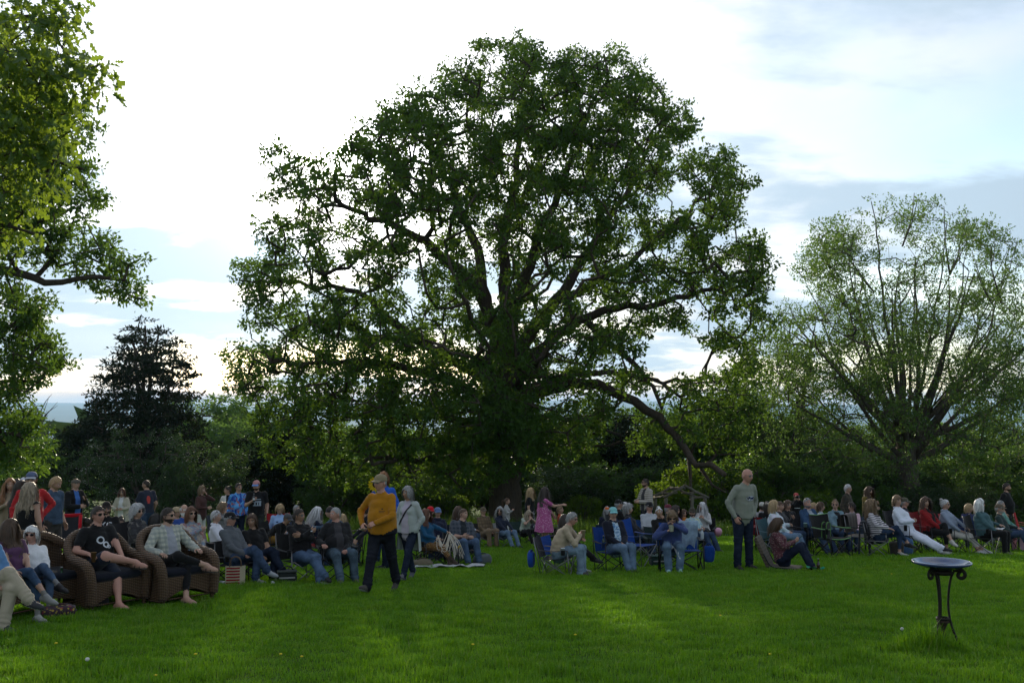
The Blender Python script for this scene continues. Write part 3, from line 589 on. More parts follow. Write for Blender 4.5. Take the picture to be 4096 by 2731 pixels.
wood('s', 4130, 1500, 62, 380, 'thin dark-stemmed tree against the bright sky at the right edge')
for u, vt, y, w, lb in ((2660, 1925, 47, 240, 'lime green shrub at the left end of the log arbor'), (2800, 1850, 48, 330, 'tall lime green shrub behind the log arbor'), (2950, 1900, 48.5, 260, 'lime green shrub behind the bald standing man'), (1770, 1975, 48.5, 200, 'low yellow-green shrub left of the oak trunk'), (2330, 1985, 49, 150, 'small yellow-green shrub right of the oak trunk')): wood('e', u, vt, y, w, lb, name='shrub', cat='shrub')
def bare_trees():
    rs = np.random.RandomState(3); m = bark_mat('dead wood', (0.09, 0.08, 0.08))
    for (u0, v0, pts, y, lb) in ((190, 1790, [(180, 1755), (167, 1720), (165, 1680), (160, 1650)], 90, 'bare dead tree with thin forked limbs beside the cedar'), (126, 1760, [(126, 1720), (127, 1690), (128, 1655)], 95, 'slim leafless tree near the left oak')):
        mb = MB(); P = lambda q: at(q[0], q[1], y); b = P((u0, v0 + 120)); b[2] = g1(b[0], y); line = [b] + [P((u0, v0))] + [P(q) for q in pts]
        tube(mb, line, np.linspace(.28, .03, len(line)), 6)
        for _ in range(26):
            i = rs.randint(1, len(line) - 1); t = rs.rand(); s = line[i] * (1 - t) + line[i + 1] * t; d = unit(np.array([rs.normal(), rs.normal() * .5, abs(rs.normal()) + .6])) * rs.uniform(.8, 2.4)
            tube(mb, [s, s + d * .5 + rs.normal(size=3) * .1, s + d], [.06, .035, .012], 4)
        o = mb.obj('bare_tree', [m]); tag(o, lb, 'tree')
bare_trees()
def far_wood():
    rs = np.random.RandomState(77); mb = MB(); lf = leaf_mat('far wood leaves', (0.02, 0.05, 0.015), (0.05, 0.10, 0.03), (0.06, 0.1, 0.02), .2, .05)
    n = 2600; y = 120 * np.exp(rs.rand(n) * 3.6); x = (rs.uniform(-.62, -.05, n)) * y
    keep = ~((np.abs(y - 1500) < 260) | (np.abs(y - 700) < 60) | (np.abs(y - 2600) < 400)); x, y = x[keep], y[keep]
    c = np.stack([x, y, G(x, y) + 4], -1); s = rs.uniform(4, 9, len(x)) * (1 + y / 2500)
    v, f = [], []
    vv, ff = rhomb_leaves(rs, c, 14, s, 5.5, .75, .6, .9, 0); mb.put(vv, [ff]); o = mb.obj('far_wood', [lf]); tag(o, 'distant hazy woods filling the valley', 'woods', kind='stuff')
far_wood()
def arbor():
    m = bark_mat('weathered logs', (0.16, 0.145, 0.12)); y0 = 43.0
    Q = lambda u, v, d=0: at(u, v, y0 + d)
    root_p = Q(2740, 2000); root = add('log_arbor', None, loc=(root_p[0], y0, g1(root_p[0], y0))); o0 = np.array(root.location)
    def log(name, pts, r):
        mb = MB(); p = resample(np.array(pts) - o0, .25); p[1:-1] += np.random.RandomState(len(pts)).normal(size=(len(p) - 2, 3)) * .015; tube(mb, p, np.linspace(r, r * .85, len(p)), 8); mb.obj(name, [m], root, smooth=True)
    for (u, v, d) in ((2664, 1992, 0), (2768, 1990, 0), (2820, 1990, 1.3), (2622, 1990, 1.3)):
        p = Q(u, v, d); log('post', [p, [p[0], p[1], g1(p[0], p[1]) - .2]], .075)
    log('rafter', [Q(2656, 1989), Q(2690, 1968), Q(2737, 1944)], .06); log('rafter', [Q(2735, 1940), Q(2790, 1968), Q(2835, 1990)], .06)
    log('rafter', [Q(2617, 1982, 1.3), Q(2680, 1950, 1.3)], .06); log('rafter', [Q(2720, 1958, 1.3), Q(2785, 1986, 1.3)], .05)
    log('beam', [Q(2682, 1950, 1.3), Q(2740, 1952, 0)], .065); log('beam', [Q(2617, 1987, 1.3), Q(2662, 1986, 0)], .055); log('beam', [Q(2650, 1971, .6), Q(2710, 1970, .6)], .05); log('beam', [Q(2728, 1970, .5), Q(2785, 1968, .5)], .05); log('beam', [Q(2760, 1988, 0), Q(2825, 1986, .6)], .055)
    tag(root, 'weathered log arbor with a peaked open frame among lime shrubs', 'arbor')
arbor()
# ------------------------------------------------------------------ grass
def grass_mat():
    t = NT('grass blades'); g = t.n('ShaderNodeNewGeometry'); rnd = g.outputs['Random Per Island']; p = t.coord('Position')
    n1 = t.noise(p, .45, 3, .6); n2 = t.noise(p, 2.2, 3, .6); n3 = t.noise(p, 9, 2, .6)
    f = t.math('ADD', t.math('ADD', t.math('MULTIPLY', n1, .35), t.math('MULTIPLY', n2, .45)), t.math('ADD', t.math('MULTIPLY', n3, .25), t.math('MULTIPLY', rnd, .5))); f = t.ramp(f, [(.48, 0.0), (1.05, 1.0)])
    col = t.mix(f, (.040, .125, .005), (.13, .29, .012)); dry = t.ramp(t.noise(t.coord('Position', None, (7, 3, 0)), 1.3, 4, .65), [(.56, 0.0), (.70, 1.0)])
    col = t.mix(t.math('MULTIPLY', dry, .6), col, (.20, .24, .022)); col = t.mix(t.ramp(rnd, [(.93, 0.0), (.96, .7)]), col, (.24, .21, .09))
    d = t.n('ShaderNodeBsdfDiffuse'); t.L.new(col, d.inputs[0]); tr = t.n('ShaderNodeBsdfTranslucent'); t.L.new(t.mix(f, (.13, .33, .006), (.27, .50, .014)), tr.inputs[0]); mx = t.n('ShaderNodeMixShader'); mx.inputs[0].default_value = .42; t.L.new(d.outputs[0], mx.inputs[1]); t.L.new(tr.outputs[0], mx.inputs[2])
    gl = t.n('ShaderNodeBsdfGlossy'); gl.inputs['Roughness'].default_value = .4; gl.inputs[0].default_value = (.5, .6, .5, 1); m2 = t.n('ShaderNodeMixShader'); m2.inputs[0].default_value = .035; t.L.new(mx.outputs[0], m2.inputs[1]); t.L.new(gl.outputs[0], m2.inputs[2]); t.L.new(m2.outputs[0], t.out.inputs[0]); return t.m
GRASS = grass_mat()
MEADOW = leaf_mat('tall grass', (0.04, 0.10, 0.014), (0.075, 0.16, 0.026), (0.16, 0.27, 0.03), .42, .15)
def blades(rs, P, h, w, lean=.45, segs=2):
    k = len(P); a = rs.uniform(0, 6.283, k); d = np.stack([np.cos(a), np.sin(a), np.zeros(k)], -1); s = np.stack([-np.sin(a), np.cos(a), np.zeros(k)], -1)
    h = np.broadcast_to(h, (k,))[:, None] * (.55 + .8 * rs.rand(k, 1)); ln = lean * rs.rand(k, 1) * h; w = w * (.7 + .6 * rs.rand(k, 1)); Z = np.array([0, 0, 1.0])
    v = np.stack([P - s * w / 2, P + s * w / 2, P + d * ln * .35 + Z * h * .6 + s * w * .38, P + d * ln * .35 + Z * h * .6 - s * w * .38, P + d * ln * 1.2 + Z * h * .96], 1).reshape(-1, 3)
    b = np.arange(k)[:, None] * 5; return v, [b + np.array([[0, 1, 2, 3]]), b + np.array([[3, 2, 4]])]
def lawn_grass():
    col = bpy.data.collections.new('grass patches'); rs = np.random.RandomState(2)
    for i, (n, h, w) in enumerate(((3300, .040, .0078), (3300, .048, .0078), (3000, .060, .0075), (1700, .045, .014), (1700, .054, .014))):
        P = np.c_[rs.uniform(-.53, .53, (n, 2)), np.zeros(n)]; hh = h * (1 + .45 * np.sin(P[:, 0] * 7 + i) * np.sin(P[:, 1] * 9 + 2 * i))
        v, f = blades(rs, P, hh, w, .9); o = bpy.data.objects.new('grass_patch_%d' % i, mk_mesh('grass_patch', v, f, [GRASS])); col.objects.link(o)
    pts, rot, scl, idx = [], [], [], []
    y = 7.0
    while y < 39:
        w = y * .56 + 1.2
        for x in np.arange(-math.ceil(w), math.ceil(w) + 1):
            pts.append((x, y, g1(x, y) - .006)); dy = (g1(x, y + .5) - g1(x, y - .5)); dx = g1(x + .5, y) - g1(x - .5, y)
            rot.append((math.atan(dy), -math.atan(dx), 0)); q = .55 + .3 * math.sin(x * 1.7 + y * .9) + .3 * rs.rand(); s = .85 + .45 * q
            scl.append((1 if rs.rand() < .5 else -1, 1 if rs.rand() < .5 else -1, s)); idx.append(rs.randint(3) if y < 19 else 3 + rs.randint(2))
        y += 1
    me = bpy.data.meshes.new('lawn_grass'); me.from_pydata(pts, [], [])
    for nm, ty, data in (('rot', 'FLOAT_VECTOR', rot), ('scl', 'FLOAT_VECTOR', scl)):
        at_ = me.attributes.new(nm, ty, 'POINT'); at_.data.foreach_set('vector', np.array(data, np.float32).ravel())
    at_ = me.attributes.new('idx', 'INT', 'POINT'); at_.data.foreach_set('value', np.array(idx, np.int32))
    me.materials.append(GRASS)
    o = add('lawn_grass', me); tag(o, 'short green mown grass of the lawn', 'grass', kind='stuff')
    ng = bpy.data.node_groups.new('scatter grass', 'GeometryNodeTree'); ng.interface.new_socket('Geometry', in_out='INPUT', socket_type='NodeSocketGeometry'); ng.interface.new_socket('Geometry', in_out='OUTPUT', socket_type='NodeSocketGeometry')
    N = ng.nodes; L = ng.links; gi = N.new('NodeGroupInput'); go = N.new('NodeGroupOutput'); ci = N.new('GeometryNodeCollectionInfo'); ci.inputs[0].default_value = col; ci.inputs['Separate Children'].default_value = True; ci.inputs['Reset Children'].default_value = True
    ip = N.new('GeometryNodeInstanceOnPoints'); ip.inputs['Pick Instance'].default_value = True
    def named(nm, ty):
        x = N.new('GeometryNodeInputNamedAttribute'); x.data_type = ty; x.inputs[0].default_value = nm; return x.outputs[0]
    L.new(gi.outputs[0], ip.inputs['Points']); L.new(ci.outputs[0], ip.inputs['Instance']); L.new(named('idx', 'INT'), ip.inputs['Instance Index']); L.new(named('rot', 'FLOAT_VECTOR'), ip.inputs['Rotation']); L.new(named('scl', 'FLOAT_VECTOR'), ip.inputs['Scale']); L.new(ip.outputs[0], go.inputs[0])
    md = o.modifiers.new('scatter', 'NODES'); md.node_group = ng
lawn_grass()
def meadow():
    rs = np.random.RandomState(9); n = 34000; y = 38.2 + 20 * rs.rand(n) ** 1.5; x = rs.uniform(-.58, .58, n) * y
    edge = 38.2 + .8 * np.sin(x * .4); ok = y > edge; x, y = x[ok], y[ok]; P = np.stack([x, y, G(x, y)], -1)
    v, f = blades(rs, P, .52 + .16 * np.sin(x * .7) * np.sin(y * .9), .026, .7); o = add('meadow_grass', mk_mesh('meadow_grass', v, f, [MEADOW])); tag(o, 'tall unmown grass strip under the trees', 'grass', kind='stuff')
meadow()
# ------------------------------------------------------------------ cloth, skin, hair materials
def cloth(kind, *c, s=1.0):
    key = ('cloth', kind, c, s)
    if key in MATS: return MATS[key]
    t = NT('cloth ' + kind); o = t.coord('Object'); base = c[0]; sep = None
    nz = t.noise(o, 7, 4, 0.6); fine = t.noise(o, 160, 2); wr = t.noise(t.coord('Object', (1, 1, 0.55)), 9, 3, 0.5, 0.8)
    shade = lambda col, a, b: t.mix(nz, tuple(x * a for x in col), tuple(min(1, x * b) for x in col))
    if kind == 'plain': col = shade(base, .86, 1.12)
    elif kind == 'denim': gy = sum(base) / 3; base = tuple(.86 * x + .14 * gy for x in base); col = t.mix(t.ramp(nz, [(.35, 0.0), (.7, 1.0)]), tuple(x * .6 for x in base), tuple(min(1, x * 1.25 + .006) for x in base)); col = t.mix(t.math('MULTIPLY', fine, .2), col, tuple(x * 1.8 for x in base))
    elif kind == 'stripes':
        f = t.ramp(t.wave(o, 5.0 * s, .4, 'Z'), [(.60, 0.0), (.66, 1.0)]); col = t.mix(f, shade(base, .9, 1.08), c[1])
    elif kind == 'plaid':
        f1 = t.ramp(t.wave(o, 3.4 * s, .3, 'Z'), [(.45, 0.0), (.6, 1.0)]); f2 = t.ramp(t.wave(o, 3.4 * s, .3, 'X'), [(.45, 0.0), (.6, 1.0)])
        f3 = t.ramp(t.wave(o, 3.4 * s, .3, 'Y'), [(.6, 0.0), (.75, 1.0)])
        col = t.mix(t.math('MULTIPLY', f1, .6), shade(base, .9, 1.1), c[1]); col = t.mix(t.math('MULTIPLY', f2, .5), col, c[1]); col = t.mix(t.math('MULTIPLY', f3, .25), col, c[1])
    elif kind == 'floral':
        f = t.ramp(t.vor(o, 26 * s), [(.28, 1.0), (.36, 0.0)]); col = t.mix(f, shade(base, .85, 1.1), c[1]); col = t.mix(t.ramp(t.vor(t.coord('Object', None, (3.3, 1.1, .7)), 15 * s), [(.2, .7), (.28, 0.0)]), col, c[2] if len(c) > 2 else c[1])
    elif kind == 'tiedye':
        a = t.noise(o, 4.5 * s, 2, .5, 2.0); b = t.noise(t.coord('Object', None, (5, 2, 1)), 6 * s, 2, .5, 1.5)
        col = t.mix(t.ramp(a, [(.42, 0.0), (.58, 1.0)]), c[0], c[1]); col = t.mix(t.ramp(b, [(.52, 0.0), (.6, 1.0)]), col, c[2])
    elif kind == 'wicker':
        w1 = t.wave(o, 15, .7, 'Z'); w2 = t.wave(t.coord('Object', None, None, (0, 0, .6)), 13, .6, 'X'); h = t.math('MULTIPLY', w1, t.math('ADD', .45, t.math('MULTIPLY', w2, .55)))
        MATS[key] = t.fin(t.mix(h, tuple(x * .22 for x in base), tuple(x * 1.3 for x in base)), .55, .35, t.bump(h, .9, .02)); return MATS[key]
    wv = t.math('ADD', t.math('MULTIPLY', wr, 1.0), t.math('MULTIPLY', fine, .12))
    MATS[key] = t.fin(col, .92, .08, t.bump(wv, .4, .025), 0, .12 if kind != 'denim' else 0); return MATS[key]
def skin(c):
    key = ('skin', c)
    if key not in MATS:
        t = NT('skin'); o = t.coord('Object'); n = t.noise(o, 22, 4, .6)
        t.fin(t.mix(n, tuple(x * .85 for x in c), tuple(min(1, x * 1.12) for x in c)), .55, .35, t.bump(t.noise(o, 90, 3), .15, .004)); t.put(t.bsdf, 'Subsurface Weight', .08); t.bsdf.inputs['Subsurface Radius'].default_value = (.02, .008, .005); MATS[key] = t.m
    return MATS[key]
def hairm(c):
    key = ('hair', c)
    if key not in MATS:
        t = NT('hair'); g = t.n('ShaderNodeNewGeometry'); n = t.noise(t.coord('Object'), 30, 3)
        f = t.math('ADD', t.math('MULTIPLY', g.outputs['Random Per Island'], .6), t.math('MULTIPLY', n, .4))
        MATS[key] = t.fin(t.mix(f, tuple(x * .4 for x in c), tuple(min(1, x * 1.55) for x in c)), .5, .4)
    return MATS[key]
SKIN = dict(pale=(.50, .32, .25), fair=(.44, .265, .195), rosy=(.47, .25, .19), tan=(.33, .19, .125))
HAIR = dict(black=(.012, .010, .009), dark=(.03, .02, .014), brown=(.075, .042, .024), auburn=(.11, .045, .022), ginger=(.26, .12, .05), lightbrown=(.17, .11, .06), blond=(.36, .25, .13), ash=(.30, .24, .17), grey=(.27, .27, .27), silver=(.46, .46, .47), white=(.66, .65, .64))
M_WHITE = simple('eye white', (.62, .60, .57), .3); M_IRIS = simple('eye iris', (.02, .014, .01), .2); M_LIP = simple('lips', (.30, .12, .10), .5); M_SOLE = simple('shoe sole', (.35, .35, .33), .8); M_DARK = simple('dark plastic', (.012, .012, .013), .3)
M_LENS = simple('dark lens', (.01, .01, .012), .08, .6); M_CLEAR = simple('spectacle lens', (.16, .15, .15), .08, .6); M_WIRE = simple('wire frame', (.10, .09, .08), .35, .5, .6)

# ------------------------------------------------------------------ body as one implicit surface
def seg_d(P, a, b, ra, rb):
    ab = b - a; L2 = ab @ ab + 1e-12; t = np.clip(((P - a) @ ab) / L2, 0, 1); q = a + t[..., None] * ab
    return np.linalg.norm(P - q, axis=-1) - (ra + (rb - ra) * t), t
class Torso:
    """rings: (centre, right, forward, rx, ry) along the spine"""
    def __init__(s, rings): s.r = rings
    def d(s, P):
        best = np.full(P.shape[:-1], 9.0); bt = np.zeros(P.shape[:-1]); n = len(s.r) - 1
        for i in range(n):
            c0, x0, y0, rx0, ry0 = s.r[i]; c1, x1, y1, rx1, ry1 = s.r[i + 1]
            ab = c1 - c0; L2 = ab @ ab; t0 = ((P - c0) @ ab) / L2; t = np.clip(t0, 0, 1); q = P - (c0 + t[..., None] * ab)
            X = q @ unit(x0 + x1); Y = q @ unit(y0 + y1); Z = q @ unit(ab); rx = rx0 + (rx1 - rx0) * t; ry = ry0 + (ry1 - ry0) * t
            e = np.sqrt((X / rx) ** 2 + (Y / ry) ** 2 + (Z / np.minimum(rx, ry)) ** 2 + 1e-9); d = (e - 1) * np.minimum(rx, ry)
            m = d < best; best = np.where(m, d, best); bt = np.where(m, (i + t) / n, bt)
        return best, bt
    def box(s, pad):
        lo = np.min([c - max(a, b) for c, _, _, a, b in s.r], 0); hi = np.max([c + max(a, b) for c, _, _, a, b in s.r], 0); return lo - pad, hi + pad
def surface_nets(Fd, org, h):
    S = Fd < 0; nx, ny, nz = Fd.shape
    c = [Fd[i:nx - 1 + i, j:ny - 1 + j, k:nz - 1 + k] for i in (0, 1) for j in (0, 1) for k in (0, 1)]
    sg = np.stack([x < 0 for x in c], 0).sum(0); act = (sg > 0) & (sg < 8); ids = -np.ones(act.shape, int); idx = np.argwhere(act); ids[act] = np.arange(len(idx))
    acc = np.zeros((len(idx), 3)); cnt = np.zeros(len(idx)); I, J, K_ = idx.T; off = [(i, j, k) for i in (0, 1) for j in (0, 1) for k in (0, 1)]
    for a in range(8):
        for ax in range(3):
            if off[a][ax]: continue
            o2 = list(off[a]); o2[ax] = 1
            f0 = Fd[I + off[a][0], J + off[a][1], K_ + off[a][2]]; f1 = Fd[I + o2[0], J + o2[1], K_ + o2[2]]
            m = (f0 < 0) != (f1 < 0); t = np.where(m, f0 / np.where(m, f0 - f1, 1), 0); p = np.tile(np.array(off[a], float), (len(idx), 1)); p[:, ax] = t; acc += p * m[:, None]; cnt += m
    V = org + h * (idx + acc / cnt[:, None]); faces = []
    for ax in range(3):
        sl0 = [slice(None)] * 3; sl1 = [slice(None)] * 3; sl0[ax] = slice(0, -1); sl1[ax] = slice(1, None)
        a0 = S[tuple(sl0)]; a1 = S[tuple(sl1)]; E = np.argwhere(a0 != a1); flip = a0[tuple(E.T)]
        o1, o2 = [(1, 2), (2, 0), (0, 1)][ax]; ok = (E[:, o1] > 0) & (E[:, o2] > 0) & (E[:, o1] < Fd.shape[o1] - 1) & (E[:, o2] < Fd.shape[o2] - 1); E, flip = E[ok], flip[ok]
        def g(d1, d2): q = E.copy(); q[:, o1] += d1; q[:, o2] += d2; return ids[q[:, 0], q[:, 1], q[:, 2]]
        Q = np.stack([g(-1, -1), g(0, -1), g(0, 0), g(-1, 0)], -1); Q[~flip] = Q[~flip][:, ::-1]; faces.append(Q)
    return V, np.concatenate(faces)
def ik(a, b, l1, l2, pole):
    d = b - a; D = np.linalg.norm(d); t = unit(d)
    if D > (l1 + l2) * .999: b = a + t * (l1 + l2) * .999; D = (l1 + l2) * .999
    D = max(D, abs(l1 - l2) + .02); x = (l1 * l1 - l2 * l2 + D * D) / (2 * D); hh = math.sqrt(max(0, l1 * l1 - x * x)); p = np.asarray(pole, float); p = p - t * (p @ t); return a + t * x + unit(p) * hh, b
_HEADS = {}
def head_template(res):
    if res in _HEADS: return _HEADS[res]
    nv, nu = (28, 32) if res else (17, 20)
    th = np.linspace(.02, np.pi - .02, nv); s = np.linspace(-1, 1, nu, endpoint=False); ph = np.pi * np.sign(s) * np.abs(s) ** 1.25
    T, Pq = np.meshgrid(th, ph, indexing='ij'); d = np.stack([np.sin(T) * np.sin(Pq), np.sin(T) * np.cos(Pq), np.cos(T)], -1).reshape(-1, 3); dx, dy, dz = d.T
    x, y, z = dx * .076, dy * .097, dz * .118; t = np.maximum(0, -dz)
    x = x * (1 - .33 * t ** 1.5); y = np.where(dy > 0, .097 * np.abs(dy) ** .9 * np.sign(dy), y * (1 - .45 * np.clip((t - .25) / .75, 0, 1))); y = y + .012 * np.exp(-((z + .095) / .03) ** 2) * (dy > 0) * dy
    fr = (dy > .25).astype(float)
    nose = np.where(z > -.030, np.clip((.022 - z) / .052, 0, 1) ** 1.2, np.clip((z + .046) / .016, 0, 1)) * (z < .022); y += fr * .027 * nose * np.exp(-(x / (.0095 + .006 * nose)) ** 2)
    y += fr * (-.010 * np.exp(-((np.abs(x) - .031) / .015) ** 2 - ((z - .010) / .012) ** 2) + .005 * np.exp(-((z - .034) / .011) ** 2) * (np.abs(x) < .055) + .004 * np.exp(-(x / .022) ** 2 - ((z + .064) / .008) ** 2) - .004 * np.exp(-(x / .024) ** 2 - ((z + .078) / .006) ** 2) + .005 * np.exp(-(x / .02) ** 2 - ((z + .098) / .014) ** 2) + .004 * np.exp(-((np.abs(x) - .04) / .016) ** 2 - ((z + .025) / .02) ** 2))
    V = np.stack([x, y, z], -1); f = grid_faces(nv, nu); c = V[f].mean(1); cd = d[f].mean(1); ax = np.abs(c[:, 0])
    reg = np.zeros(len(f), int); reg[(cd[:, 1] > .2) & (ax < .025) & (np.abs(c[:, 2] + .066) < .0085)] = 1; reg[(cd[:, 1] > .2) & (ax > .012) & (ax < .050) & (np.abs(c[:, 2] - .032) < .006)] = 2
    beard = (c[:, 2] < -.038) & (cd[:, 1] > -.15) & (c[:, 2] > -.117) & ((ax > .022) | (c[:, 2] < -.076) | (np.abs(c[:, 2] + .050) < .008)); _HEADS[res] = (V, f, reg, beard, d); return _HEADS[res]
def hair_limit(dirs):
    c = np.arctan2(np.abs(dirs[:, 0]), dirs[:, 1]); return np.interp(c, [0, .7, 1.35, 1.75, 2.3, 3.15], [.62, .50, .12, -.22, -.55, -.62])
def make_hair(rs, style, col, res):
    """head-local mesh: scalp shell + strands"""
    mb = MB(); V, f, reg, beard, d = head_template(res); lim = hair_limit(d)
    P = dict(short=(.010, .045, .006), crop=(.005, .018, .003), fringe=(.004, .03, .004), wavy=(.022, .13, .016), bob=(.020, .20, .006), long=(.018, .40, .010), xlong=(.020, .52, .012), curly=(.034, .10, .03), longcurly=(.028, .32, .03), bun=(.010, .05, .004), pony=(.010, .05, .004), mop=(.024, .09, .014))[style]
    th, ln, cv = P
    m = d[:, 2] > lim - .02
    if style == 'fringe': m &= (d[:, 2] < .55)
    fm = m[f].all(1); off = unit(V) * (th + th * .45 * vnoise(d, 5, rs.randint(99)))[:, None]; mb.put(V + off, [f[fm]])
    # strands
    n = int({'crop': 120, 'short': 170, 'fringe': 80}.get(style, 420) * (1.0 if res else .55)); dd = rs.normal(size=(n * 4, 3)); dd = unit(dd); ok = dd[:, 2] > hair_limit(dd)
    if style == 'fringe': ok &= dd[:, 2] < .5
    dd = dd[ok][:n]; n = len(dd); E = np.array([.076, .097, .118]); p = dd * (E + th * .8); crown = unit(np.array([0, -.35, 1.0]))
    if style in ('bun', 'pony'): tgt = np.array([0, -.115, .03 if style == 'pony' else .085])
    tan = dd - crown; tan = unit(tan - dd * np.sum(tan * dd, 1, keepdims=True)); ns = (8 if res else 6) if ln > .15 or style in ('curly', 'wavy', 'mop') else 4; L = ln * (.75 + .5 * rs.rand(n, 1)); pts = [p]; cur = tan; ph = rs.uniform(0, 6.28, (n, 1))
    frontal = (dd[:, 1:2] > .45) & (dd[:, 2:] < .95)
    if style in ('bob', 'long', 'xlong', 'wavy', 'longcurly'):
        sd = np.where(dd[:, :1] >= 0, 1.0, -1.0) * np.array([[1.0, -.25, -.15]]); cur = unit(np.where(frontal, sd + tan * .3, cur))
    for k in range(ns):
        if style in ('bun', 'pony'): cur = unit(cur * .5 + unit(tgt - p) * .5)
        else: cur = unit(cur * .62 + np.array([0, 0, -1.0]) * (.42 if ln > .06 else .15) + rs.normal(size=(n, 3)) * min(cv, .008) * 9)
        p = p + cur * L / ns
        if style in ('curly', 'longcurly', 'mop', 'wavy'):
            w1 = np.stack([np.sin(ph[:, 0] + k * 1.9), np.cos(ph[:, 0] * 1.7 + k * 1.9), np.sin(ph[:, 0] * 2.3 + k * 1.7)], -1); p = p + w1 * cv * .5
        e = np.linalg.norm(p / (E + th * .9), axis=1, keepdims=True); p = np.where(e < 1.02, p / np.maximum(e, .3) * 1.03, p)
        # keep the face free
        face = (p[:, 1] > .02) & (p[:, 2] < .060) & (np.abs(p[:, 0]) < .074); p[face, 0] = np.sign(p[face, 0] + 1e-6) * .079; p[face, 1] = np.minimum(p[face, 1], .055)
        pts.append(p)
    pts = np.stack(pts, 1); tg = np.gradient(pts, axis=1); nr = unit(pts * np.array([1, 1, .4])); sd = unit(np.cross(tg, nr)); w = (.014 if ln > .06 else .010) * np.linspace(1, .35, ns + 1)[None, :, None] * (1.0 if res else 1.35)
    W = np.stack([pts - sd * w / 2, pts + sd * w / 2 + nr * .002], 2).reshape(-1, 3); b = (np.arange(n)[:, None] * (2 * (ns + 1)) + 2 * np.arange(ns)[None, :]).reshape(-1, 1); mb.put(W, [b + np.array([[0, 1, 3, 2]])])
    if style == 'bun': ball(mb, (0, -.085, .115), (.042, .042, .036), 0, 9, 7)
    if style == 'pony':
        for q in range(14): a = rs.normal(size=3) * .012; tube(mb, [tgt + a, tgt + a * 2 + (0, -.06, -.03), tgt + a * 2.5 + (0, -.055, -.16), tgt + a * 1.5 + (0, -.03, -.25 - .05 * rs.rand())], [.010, .013, .011, .004], 4)
    return mb
def hand_geo(side, curl, spread=1.0):
    """wrist at origin, fingers +y, palm -z, thumb at side*x"""
    mb = MB(); ph = np.linspace(0, 2 * np.pi, 8, endpoint=False); V = []
    for y, w, t in ((-.02, .026, .020), (.01, .030, .019), (.05, .040, .016), (.088, .041, .013), (.10, .034, .010)): V.append(np.stack([w * np.cos(ph), np.full(8, y), t * np.sin(ph)], -1))
    mb.put(np.concatenate(V), [grid_faces(5, 8), np.arange(8)[None], (np.arange(8)[::-1] + 32)[None]])
    for i, (x, L, y0) in enumerate(((.030, .066, .088), (.010, .074, .093), (-.011, .070, .091), (-.030, .054, .084))):
        p = np.array([x * side, y0, 0]); pts = [p - (0, .012, 0), p]; a = 0
        for q, fr in enumerate((.45, .32, .23)):
            a += curl * (1.0 + .15 * i) * (0.85 if q else .7); p = p + L * fr * np.array([side * (x * .9) * spread * (1 if q == 0 else .3), math.cos(a), -math.sin(a)]); pts.append(p)
        tube(mb, pts, [.0095, .0095, .0088, .008, .0062], 6)
    p = np.array([.026 * side, .025, -.004]); tube(mb, [p, p + (.022 * side, .022, -.008), p + (.034 * side, .048, -.012 - .012 * curl), p + (.032 * side, .072, -.016 - .03 * curl)], [.013, .0115, .0095, .007], 6)
    return mb
def hat_mesh(kind, res):
    mb = MB(); nu = 20
    def dome(rx, ry, rz, z0, top=1.0, nv=7, cy=-.004):
        th = np.linspace(.02, np.pi / 2, nv); ph = np.linspace(0, 2 * np.pi, nu, endpoint=False)
        V = np.concatenate([np.stack([rx * (math.sin(a) ** .8) * np.sin(ph), ry * (math.sin(a) ** .8) * np.cos(ph) + cy, np.full(nu, z0 + rz * math.cos(a) * top)], -1) for a in th] + [np.stack([rx * .985 * np.sin(ph), ry * .985 * np.cos(ph) + cy, np.full(nu, z0 - .012)], -1)]); mb.put(V, [grid_faces(nv + 1, nu), np.arange(nu)[::-1][None]], 0)
    def visor(w, L, z, drop, m=1):
        a = np.linspace(-1.1, 1.1, 11); rows = []
        for k, r in enumerate((0, .5, 1)):
            rows.append(np.stack([(.083 + .004 * r) * np.sin(a) * (1 + .02 * r), .100 * np.cos(a) + L * r * np.cos(a * .72) ** .8, z - drop * r - .016 * r * np.abs(np.sin(a)) ** 2 + 0 * a], -1))
        V = np.concatenate(rows); mb.put(np.concatenate([V, V - (0, 0, .006)]), [grid_faces(3, 11, False), grid_faces(3, 11, False)[:, ::-1] + 33], m)
    if kind == 'cap': dome(.087, .107, .088, .042); visor(.09, .072, .046, .018)
    elif kind == 'backcap': dome(.087, .107, .088, .042)
    elif kind == 'flatcap': dome(.092, .122, .060, .050, cy=.012); visor(.09, .034, .052, .014)
    elif kind == 'beanie': dome(.088, .108, .094, .02)
    elif kind == 'bandana':
        dome(.084, .104, .084, .046); tube(mb, [(0, -.10, .05), (.01, -.14, .02), (.02, -.15, -.05)], [.02, .014, .008], 5)
    elif kind == 'fedora':
        dome(.086, .104, .105, .05); a = np.linspace(0, 2 * np.pi, 24, endpoint=False); V = np.concatenate([np.stack([(.082 + q) * np.sin(a), (.10 + q) * np.cos(a), .048 + .012 * np.abs(np.sin(a)) * q / .06 + 0 * a], -1) for q in (0, .035, .065)]); mb.put(np.concatenate([V, V - (0, 0, .005)]), [grid_faces(3, 24), grid_faces(3, 24)[:, ::-1] + 72], 0)
        tube(mb, np.stack([.089 * np.sin(np.linspace(0, 6.283, 21)), .108 * np.cos(np.linspace(0, 6.283, 21)), np.full(21, .062)], -1), .010, 4, 1, False)
    elif kind == 'bucket': dome(.088, .108, .085, .045); tube(mb, np.stack([.10 * np.sin(np.linspace(0, 6.283, 21)), .125 * np.cos(np.linspace(0, 6.283, 21)), np.full(21, .036)], -1), .022, 5, 0, False, .35)
    return mb
